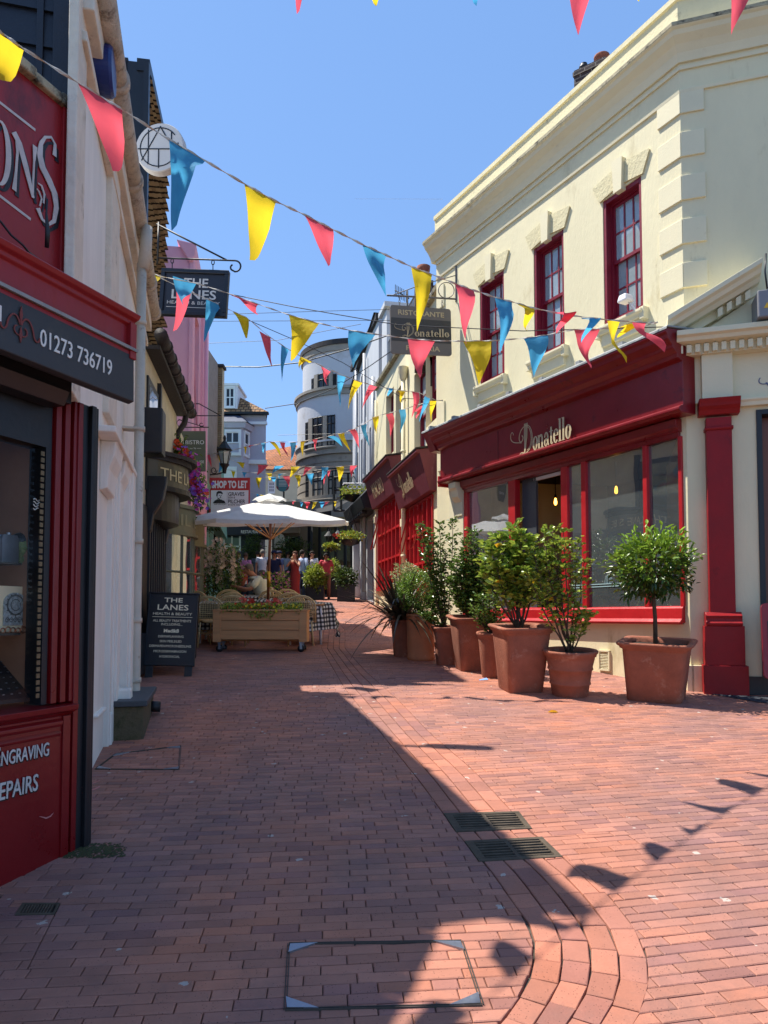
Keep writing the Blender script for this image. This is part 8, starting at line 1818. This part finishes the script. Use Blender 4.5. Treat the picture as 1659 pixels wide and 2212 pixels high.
Y2 = lambda u: 9.4 + (8.2 - 9.4) * (u - 300) / 1120
bunting('second bunting string, from the white wall across to the pediment', Y2, [(300, 578), (347, 597), (424, 612), (495, 634), (557, 657), (624, 680), (689, 698), (753, 713), (812, 722), (880, 731), (940, 736), (1000, 737), (1062, 736), (1131, 731), (1183, 723), (1240, 712), (1296, 710), (1393, 703), (1420, 697)],
 [('y', 304, 583, 347, 599, 319.5, 667), ('b', 373, 596, 424, 613, 398, 664), ('p', 495, 635, 557, 658, 556, 676), ('y', 624, 680, 689, 699, 627, 778), ('b', 753, 713, 812, 722, 763, 797), ('p', 880, 731, 940, 736, 907, 820), ('y', 1000, 737, 1062, 736, 1035, 832), ('b', 1131, 731, 1183, 724, 1155, 813), ('p', 1240, 712, 1296, 710, 1277, 797), ('y', 1338, 706, 1393, 704, 1340, 722)], 2)
Y3 = lambda u: 9.4 + (13.1 - 9.4) * (u - 347) / 610
bunting('third bunting string, dropping from the white wall to a hook on the far cream corner', Y3, [(340, 597), (381, 617), (445, 645), (502, 672), (533, 686), (584, 729), (624, 755), (650, 770), (694, 790), (746, 813), (783, 826), (815, 835), (876, 845), (905, 848), (943, 865), (957, 864)],
 [('p', 381, 618, 414, 629, 372, 714), ('b', 445, 646, 477, 660, 439, 738), ('y', 502, 673, 533, 686, 529, 727), ('p', 560, 715, 584, 729, 586, 792), ('b', 608, 746, 624, 755, 610, 828), ('y', 650, 770, 674, 782, 646, 794), ('p', 694, 791, 714, 803, 706, 830), ('b', 729, 810, 747, 814, 735, 880), ('y', 765, 821, 783, 827, 752, 887), ('p', 798, 831, 815, 835, 782, 887), ('b', 836, 838, 848, 840, 838, 850), ('y', 860, 843, 876, 845, 867, 868), ('p', 890, 845, 905, 848, 889, 903), ('b', 917, 856, 929, 861, 905, 911), ('y', 928, 866, 943, 866, 931, 913)], 3)
D7 = lambda l: [(k, 398 + .28 * a, 730 + .28 * c, 398 + .28 * d, 730 + .28 * e, 398 + .28 * f, 730 + .28 * g) for k, a, c, d, e, f, g in l]
C7 = lambda l: [(398 + .28 * a, 730 + .28 * c) for a, c in l]
bunting('fourth bunting string, from the street lantern up to the second cream building', inv(.0272, .0000495), C7([(165, 903), (240, 890), (400, 860), (545, 825), (660, 800), (860, 804), (940, 793), (1100, 760), (1235, 730), (1315, 700), (1500, 598), (1659, 560), (1860, 500)]),
 D7([('p', 165, 903, 195, 900, 205, 995), ('y', 455, 840, 478, 836, 465, 888), ('p', 500, 830, 545, 824, 510, 848), ('b', 588, 812, 615, 808, 600, 880), ('y', 658, 802, 695, 802, 745, 920), ('p', 738, 805, 780, 808, 808, 925), ('b', 815, 808, 860, 804, 820, 950), ('y', 898, 797, 938, 793, 920, 930), ('p', 990, 785, 1030, 778, 1018, 870), ('b', 1100, 760, 1145, 752, 1228, 843), ('y', 1182, 738, 1235, 730, 1285, 880), ('p', 1267, 710, 1315, 700, 1352, 857), ('b', 1362, 675, 1410, 665, 1430, 842), ('y', 1447, 615, 1500, 598, 1480, 738), ('p', 1555, 590, 1605, 578, 1590, 765)]) + [('b', 862, 885, 876, 883, 865, 936), ('p', 893, 889, 910, 876, 900, 900)], 4)
bunting('fifth bunting string, level above the letting board, with slanting flags', lambda u: 21.0, C7([(165, 925), (265, 890), (350, 935), (400, 955), (570, 977), (770, 986), (990, 996), (1170, 994), (1337, 982)]),
 D7([('b', 205, 905, 236, 900, 172, 1000), ('y', 265, 890, 298, 886, 277, 965), ('p', 308, 880, 358, 872, 340, 985), ('b', 268, 962, 318, 975, 262, 1040), ('y', 400, 955, 468, 962, 455, 1005), ('p', 568, 978, 650, 980, 558, 1058), ('b', 700, 987, 772, 988, 680, 1058), ('y', 820, 990, 893, 992, 812, 1075), ('p', 930, 996, 992, 996, 915, 1066), ('b', 1055, 996, 1113, 996, 1055, 1098), ('y', 1170, 994, 1230, 990, 1192, 1110), ('p', 1280, 984, 1337, 982, 1290, 1078)]), 5)
bunting('sixth bunting string, thin with small flags before the lilac house and tower', lambda u: 24.5, C7([(300, 1012), (487, 1038), (675, 1046), (850, 1050), (1000, 1040), (1133, 1018), (1330, 1000)]), D7([('y', 360, 1025, 395, 1030, 376, 1075), ('b', 448, 1035, 487, 1038, 468, 1077), ('y', 632, 1043, 675, 1045, 655, 1095), ('b', 725, 1046, 765, 1046, 738, 1088), ('b', 945, 1045, 1000, 1040, 985, 1138), ('p', 1100, 1022, 1133, 1018, 1115, 1072), ('b', 1310, 1010, 1330, 1008, 1322, 1050)]), 6)
bunting('seventh bunting string, just above the letting board and parasol top', lambda u: 22.2, C7([(430, 1080), (598, 1076), (755, 1066), (895, 1056), (1010, 1040), (1090, 1010)]), D7([('y', 550, 1077, 598, 1077, 582, 1175), ('b', 650, 1076, 705, 1072, 690, 1105), ('p', 755, 1065, 812, 1062, 808, 1148), ('y', 848, 1060, 895, 1055, 885, 1150), ('p', 1060, 1045, 1085, 1040, 1075, 1130)]), 7)
bunting('lowest bunting string, small flags between parasol top and tower foot', lambda u: 26.5, C7([(505, 1188), (570, 1205), (625, 1216), (760, 1240), (890, 1264), (1035, 1264), (1190, 1258)]), D7([('b', 548, 1200, 570, 1205, 560, 1238), ('y', 585, 1210, 625, 1215, 582, 1242), ('p', 830, 1258, 860, 1262, 842, 1285), ('b', 890, 1265, 918, 1265, 905, 1305), ('p', 920, 1265, 968, 1265, 945, 1315), ('y', 990, 1266, 1022, 1266, 983, 1320), ('b', 1035, 1263, 1083, 1262, 1060, 1312), ('p', 1087, 1263, 1123, 1262, 1070, 1312), ('y', 1150, 1262, 1170, 1260, 1162, 1300)]), 8)
bunting('highest bunting string, almost wholly above the frame, only flag tips showing', lambda u: 4.6 + u * .0009, [(500, -120), (640, -104), (900, -84), (1250, -72), (1583, -62), (1750, -50)], [('p', 614, -106, 668, -102, 640, 22), ('y', 780, -94, 850, -88, 812, -8), ('b', 1000, -80, 1070, -77, 1032, -6), ('p', 1216, -73, 1286, -71, 1250, 73), ('y', 1350, -69, 1418, -67, 1385, -8), ('p', 1550, -63, 1618, -60, 1583, 70)], 9)
for pts_, Y0, Y1_, r, lab in ((((490, 634), (640, 664), (860, 702), (1130, 715), (1440, 706)), 10.2, 8.4, .006, 'thin black cable running behind the second bunting'), (((480, 792), (560, 793), (650, 783), (760, 752), (845, 722)), 24, 20, .02, 'dark cable sagging from the tiled gable towards the tower'),
    (((573, 882), (640, 872), (720, 840), (800, 790), (850, 755)), 28, 20, .016, 'dark cable rising from the lilac roof past the tower'), (((533, 690), (640, 736), (740, 783), (870, 860), (957, 866)), 11, 13.2, .006, 'thin wire crossing beside the third bunting string'), (((450, 680), (700, 672), (860, 668)), 22, 22, .008, 'faint upper wire crossing the sky'), (((450, 694), (860, 692)), 22, 22, .008, 'faint middle wire crossing the sky'), (((440, 742), (600, 735), (780, 700)), 24, 22, .008, 'faint lower wire sloping across the sky'), (((600, 1005 - 65), (800, 935), (1000, 905)), 26, 22, .008, 'pale wire across the gap before the tower')):
    b = MB(); n = len(pts_); b.tube([P(u, v, Y0 + (Y1_ - Y0) * i / (n - 1)) for i, (u, v) in enumerate(pts_)], r, 4); tag(b.build('overhead_cable', M_iron), lab, 'cable', 'overhead cables')
b = MB(); p0, p1 = P(766, 430, 900), P(956, 431, 900); b.add([p0, p1, p1 + Vector((0, 0, 1.0)), p0 + Vector((0, 0, .6))], [(0, 1, 2, 3)])
tag(b.build('vapour_trail', mat('vapour', (250, 250, 252), .9, 0, 1, 0)), 'thin white vapour trail high in the blue sky', 'vapour trail')
# ================================================================ PEOPLE
SK = {k: mat('skin_' + k, v, .55, .06, 20, .05, 60) for k, v in dict(a=(206, 150, 122), b=(176, 120, 92)).items()}
def cmat(c): return mat('cloth_%d_%d_%d' % c, c, .85, .12, 9, .3, 26)
BASE = dict(pel=(0, 0, .96), wst=(0, 0, 1.1), cst=(0, 0, 1.31), nk=(0, .01, 1.475), hd1=(0, -.015, 1.55), hd2=(0, -.01, 1.63), hd3=(0, .005, 1.69), nose=(0, -.105, 1.605),
            sL=(-.165, 0, 1.41), eL=(-.235, .03, 1.14), wL=(-.235, -.04, .9), sR=(.165, 0, 1.41), eR=(.235, .03, 1.14), wR=(.235, -.04, .9),
            hL=(-.085, 0, .92), kL=(-.1, -.02, .5), aL=(-.105, .03, .085), tL=(-.12, -.13, .03), hR=(.085, 0, .92), kR=(.1, -.02, .5), aR=(.105, .03, .085), tR=(.12, -.13, .03))
RAD = dict(pel=(.14, .1), wst=(.125, .09), cst=(.15, .1), nk=(.05, .05), hd1=(.065, .075), hd2=(.075, .09), hd3=(.055, .065), nose=(.012, .012), s=(.06, .06), e=(.042, .042), w=(.027, .027), h=(.085, .085), k=(.055, .055), a=(.036, .036), t=(.035, .022))
def person(label, u, Y, rz, skin='a', pose=None, top=None, sleeve=.55, legs=None, dress=None, hair=(40, 30, 24), hairlen=0, hat=None, shoes=(40, 36, 34), s=1.0, seat=0, group=None, bulk=1):
    J = dict(BASE); J.update(pose or {}); J = {k: Vector(v) for k, v in J.items()}; g = P(u, 1250, Y); t = thing('person', label, 'person', (0, 0, 0), group)
    names = list(J); vs = [J[k] for k in names]; ix = {k: i for i, k in enumerate(names)}; rd = [RAD.get(k, RAD.get(k[0], (.03, .03))) for k in names]
    ed = [('pel', 'wst'), ('wst', 'cst'), ('cst', 'nk'), ('nk', 'hd1'), ('hd1', 'hd2'), ('hd2', 'hd3'), ('hd2', 'nose')] + [(a + S_, c + S_) for S_ in 'LR' for a, c in (('s', 'e'), ('e', 'w'), ('h', 'k'), ('k', 'a'), ('a', 't'))] + [('cst', 'sL'), ('cst', 'sR'), ('pel', 'hL'), ('pel', 'hR')]
    E = [(ix[a], ix[c]) for a, c in ed]
    for S_ in 'LR':   # palm, four fingers and a thumb
        wv, d = J['w' + S_], (J['w' + S_] - J['e' + S_]).normalized(); sd = d.cross(Vector((1, 0, 0))).normalized() if abs(d.x) < .9 else Vector((0, 1, 0)); cu = d.cross(sd).normalized()
        pm = len(vs); vs.append(wv + d * .06); rd.append((.032, .018)); E.append((ix['w' + S_], pm))
        for k in range(4):
            o = sd * (k - 1.5) * .018; ln_ = (.065, .078, .072, .055)[k]; a = len(vs); vs += [wv + d * .095 + o, wv + d * (.095 + ln_ * .5) + o * 1.1 + cu * .01, wv + d * (.095 + ln_ * .85) + o * 1.1 + cu * .03]; rd += [(.009, .009)] * 3; E += [(pm, a), (a, a + 1), (a + 1, a + 2)]
        a = len(vs); vs += [wv + d * .05 + sd * .038, wv + d * .085 + sd * .05 + cu * .012]; rd += [(.01, .01)] * 2; E += [(pm, a), (a, a + 1)]
    me = bpy.data.meshes.new('body'); me.from_pydata([tuple(v) for v in vs], E, []); o = link('body', me, SK[skin], t)
    o.modifiers.new('skin', 'SKIN')
    if not me.skin_vertices: bpy.context.view_layer.objects.active = o; bpy.ops.mesh.customdata_skin_add()
    for i, r in enumerate(rd): me.skin_vertices[0].data[i].radius = r; me.skin_vertices[0].data[i].use_root = (i == 0)
    o.modifiers['skin'].use_smooth_shade = True; m_ = o.modifiers.new('s', 'SUBSURF'); m_.levels = m_.render_levels = 1
    # face
    H = J['hd2']; f = (J['nose'] - H); f.z = 0; f.normalize(); sx = Vector((-f.y, f.x, 0)); b = MB()
    for q in (-1, 1): b.ball(H + f * .078 + sx * (.03 * q) + Vector((0, 0, .0)), .011, 6)
    b.tube([H + f * .082 + sx * k * .02 - Vector((0, 0, .062 - abs(k) * .004)) for k in (-1, 0, 1)], .006, 4); b.build('face_features', mat('face_dark', (70, 36, 30), .5, 0, 9, 0), t)
    b = MB(); [b.ball(H + sx * (.082 * q) - Vector((0, 0, .015)), .022, 6) for q in (-1, 1)]; b.build('ears', SK[skin], t)
    b = MB(); vs_ = []; n = 14   # hair shell, open at the face
    for i in range(7):
        th = math.pi * .62 * i / 6
        for j in range(n):
            a = 2 * math.pi * j / n; dr = Vector((math.cos(a), math.sin(a), 0)); fr = max(0, dr.dot(f)); th2 = th * (1 - .5 * fr); r = .102; p = H + Vector((0, .0, .015)) - f * .012 + dr * (r * math.sin(th2) * .95) + Vector((0, 0, r * 1.12 * math.cos(th2)))
            if hairlen and fr < .2 and i >= 5: p.z -= hairlen * (i - 4) / 2; p += dr * .02 - f * .03
            vs_.append(p)
    b.add(vs_, [(i * n + j, i * n + (j + 1) % n, (i + 1) * n + (j + 1) % n, (i + 1) * n + j) for i in range(6) for j in range(n)], True); b.build('hair', cmat(hair), t)
    def ell(b, rows, cap=True):   # clothing body: rows of (centre, rx, ry)
        n = 16; v = []; 
        for c, rx, ry in rows: c = Vector(c); v += [c + Vector((bulk * rx * math.cos(2 * math.pi * k / n), bulk * ry * math.sin(2 * math.pi * k / n), 0)) for k in range(n)]
        b.add(v, [(i * n + k, i * n + (k + 1) % n, (i + 1) * n + (k + 1) % n, (i + 1) * n + k) for i in range(len(rows) - 1) for k in range(n)], True)
    if top:
        b = MB(); mid = J['cst']; ell(b, [(J['pel'] - Vector((0, 0, .06)), .175, .125), (J['pel'] + Vector((0, 0, .05)), .17, .125), (J['wst'], .16, .12), (mid - Vector((0, 0, .04)), .185, .13), (mid + Vector((0, 0, .07)), .2, .125), (J['nk'] - Vector((0, 0, .05)), .12, .085), (J['nk'] - Vector((0, 0, .015)), .065, .065)])
        for S_ in 'LR': p, q = J['s' + S_], J['e' + S_]; c = J['cst'] + Vector((0, 0, .07)); b.tube([c.lerp(p, .55), p, p.lerp(q, sleeve * .6), p.lerp(q, min(1, sleeve))] + ([q.lerp(J['w' + S_], sleeve - 1)] if sleeve > 1 else []), [.07, .078, .068, .064] + ([.05] if sleeve > 1 else []), 10)
        b.build('shirt', cmat(top), t)
    if legs:
        b = MB(); ell(b, [(J['pel'] + Vector((0, 0, .07)), .155, .12), (J['pel'], .168, .13), (J['pel'] - Vector((0, 0, .1)), .165, .125)])
        for S_ in 'LR': b.tube([J['pel'].lerp(J['h' + S_], .8), J['h' + S_], J['h' + S_].lerp(J['k' + S_], .5), J['k' + S_], J['k' + S_].lerp(J['a' + S_], .95)], [.09, .102, .088, .07, .06], 10)
        b.build('trousers', cmat(legs), t)
    if dress:
        b = MB(); ell(b, [((0, 0, .16), .19, .16), ((0, 0, .5), .165, .14), ((0, .01, .9), .19, .14), ((0, 0, 1.1), .145, .105), ((0, 0, 1.3), .165, .12), ((0, 0, 1.36), .15, .11)]); b.tube([(-.12, -.05, 1.33), (-.1, 0, 1.44), (-.12, .06, 1.33)], .012, 4); b.tube([(.12, -.05, 1.33), (.1, 0, 1.44), (.12, .06, 1.33)], .012, 4); b.build('dress', cmat(dress), t)
    b = MB(); [b.tube([J['a' + S_] - Vector((0, -.03, .05)), J['a' + S_] * .6 + J['t' + S_] * .4 - Vector((0, 0, .02)), J['t' + S_]], [.045, .05, .035], 8) for S_ in 'LR']; b.build('shoes', cmat(shoes), t)
    if hat == 'cap': b = MB(); b.lathe(tuple(H + Vector((0, 0, .04))), [(.112, 0), (.11, .04), (.08, .08), (.001, .095)], 14); b.add([H + f * .07 + sx * .09 + Vector((0, 0, .045)), H + f * .2 + sx * .05 + Vector((0, 0, .03)), H + f * .2 - sx * .05 + Vector((0, 0, .03)), H + f * .07 - sx * .09 + Vector((0, 0, .045))], [(0, 1, 2, 3)]); b.build('cap', cmat((36, 40, 70)), t)
    place(t, (g.x, Y, gz(Y) + seat), rz); t.scale = (s, s, s); return t, J
pi = math.pi; up = lambda S_, x: {'e' + S_: (x * 1.3, -.16, 1.2), 'w' + S_: (x * .35, -.17, 1.42)}
walk = dict(kL=(-.1, -.14, .52), aL=(-.1, -.12, .1), tL=(-.1, -.27, .05), kR=(.1, .02, .5), aR=(.1, .2, .12), tR=(.1, .08, .03))
person('person in a grey shirt with black cap seen from behind, leftmost of the crowd', 514, 27.4, pi + .4, 'b', walk, (130, 136, 140), .6, (60, 60, 70), hat='cap', group=None)
t, J = person('person in a pink checked shirt carrying a red and black checked bag', 530, 26.2, pi - .3, 'b', None, (214, 130, 170), .7, (50, 52, 66), hair=(90, 66, 50), s=.96)
b = MB(); b.box(.2, .28, -.18, .2, .62, 1.0); b.tube([(.24, -.15, 1.0), (.2, 0, 1.42), (.24, .17, 1.0)], .012, 4); b.build('bag', brickmat('checked_bag', (150, 30, 44), (30, 26, 30), (220, 210, 200), .06, .06, .008), t)
t, J = person('person in a white t-shirt with a blue backpack walking away', 567, 27.0, pi, 'a', walk, (232, 232, 240), .55, (120, 110, 100), hair=(120, 112, 104), s=1.03)
b = MB(); b.box(-.15, .13, .1, .27, 1.02, 1.42, .02); b.build('backpack', cmat((40, 84, 120)), t, bevel=.04)
person('person in a navy printed t-shirt and cap walking towards the camera', 592, 25.0, .25, 'b', walk, (26, 32, 70), .6, (34, 36, 48), hat='cap', s=1.0)
person('person with a blue cap half hidden behind the navy t-shirt', 602, 27.2, .9, 'a', None, (70, 86, 130), .6, (60, 60, 66), hat='cap')
t, J = person('woman in a long rust-red dress with long brown hair eating an ice cream', 637, 24.6, -.35, 'a', {**up('L', -.19), **up('R', .19)}, None, 0, None, (168, 56, 50), (84, 52, 36), .3, s=.99)
b = MB(); b.lathe((0, -.2, 1.47), [(.001, -.1), (.025, 0), (.03, .02), (.02, .045), (.001, .05)], 10); o = b.build('ice_cream', M_rattan, None); g_ = J; place(tag(o, 'small ice cream cone held by the woman in the rust-red dress', 'ice cream'), t.location, -.35)
person('person in a pale blue shirt standing behind the woman in red', 652, 26.2, pi - .5, 'a', None, (186, 200, 230), 1.5, (110, 120, 150), s=1.02)
person('person in a white t-shirt raising a hand to the mouth by the dark windows', 674, 27.6, .1, 'b', up('L', -.18), (232, 234, 244), .55, (70, 74, 90), s=1.0)
t, J = person('waiter in a coral shirt and wine apron standing in the shade, looking down', 704, 25.9, .15, 'b', dict(eL=(-.3, .08, 1.16), wL=(-.16, -.02, 1.0), eR=(.3, .08, 1.16), wR=(.16, .06, 1.0), hd2=(0, -.04, 1.61), nose=(0, -.13, 1.56)), (206, 66, 80), .6, (150, 92, 74), hair=(24, 20, 20), s=.96)
b = MB(); b.add([(-.17, -.1, 1.04), (.17, -.1, 1.04), (.2, -.12, .6), (-.2, -.12, .6), (-.18, .02, 1.04), (.18, .02, 1.04), (.22, .02, .6), (-.22, .02, .6)], [(0, 3, 2, 1), (0, 4, 7, 3), (1, 2, 6, 5)]); b.tube([(-.17, -.11, 1.04), (.17, -.11, 1.04)], .018, 5); b.build('apron', cmat((104, 28, 40)), t)
sit = dict(pel=(0, .08, .52), wst=(0, .06, .68), cst=(0, -.02, .9), nk=(0, -.13, 1.05), hd1=(0, -.21, 1.1), hd2=(0, -.25, 1.17), hd3=(0, -.24, 1.235), nose=(0, -.345, 1.12), sL=(-.19, -.06, .98), eL=(-.24, -.26, .76), wL=(-.12, -.45, .8), sR=(.19, -.06, .98), eR=(.24, -.26, .76), wR=(.12, -.47, .82),
           hL=(-.09, .02, .5), kL=(-.12, -.42, .5), aL=(-.12, -.4, .09), tL=(-.12, -.56, .03), hR=(.09, .02, .5), kR=(.12, -.42, .5), aR=(.12, -.4, .09), tR=(.12, -.56, .03))
t, J = person('seated man in a straw hat and cream patterned shirt bending over the table', 563, 15.8, -pi / 2 + .35, 'b', sit, (216, 214, 192), .75, (120, 110, 90), hair=(110, 96, 84), s=1.1, bulk=1.35)
b = MB(); H = J['hd2']; b.lathe(tuple(H + Vector((0, .01, .035))), [(.185, -.012), (.19, -.004), (.115, .012), (.112, .075), (.09, .115), (.04, .105), (.001, .11)], 24, cap=False); b.build('straw_hat', mat('straw', (224, 208, 168), .8, .1, 30, .4, 90), t); b = MB(); b.lathe(tuple(H + Vector((0, .01, .048))), [(.1165, 0), (.1145, .03)], 24, cap=False); b.build('hat_band', cmat((50, 44, 40)), t)
c_ = dup(ch0); place(c_, (P(560, 1300, 15.8).x + .02, 15.83, gz(15.8)), -pi / 2 + .5 + pi, 'rattan chair the man in the straw hat is sitting on')
# a farther, less distinct group in the shade
for i, (u, Y, c1, c2) in enumerate(((556, 28.3, (60, 66, 80), (40, 40, 50)), (622, 28.4, (150, 150, 160), (50, 50, 60)))): person(('person in dark clothes at the back beside the backpack wearer', 'person in a light grey top far back by the end shop')[i], u, Y, pi, 'b', walk, c1, .6, c2)
# everything standing on the sloping street leans with it
TILT = math.atan(SL)
for o in list(C.objects):
    if o.parent is None and o.get('category') in ('chair', 'table', 'tablecloth', 'plant pot'):
        o.rotation_mode = 'ZYX'; rz = o.rotation_euler[2]; o.rotation_euler = (TILT, 0, rz)
    if o.get('category') == 'parasol': o.rotation_euler = (math.radians(6), 0, 0)
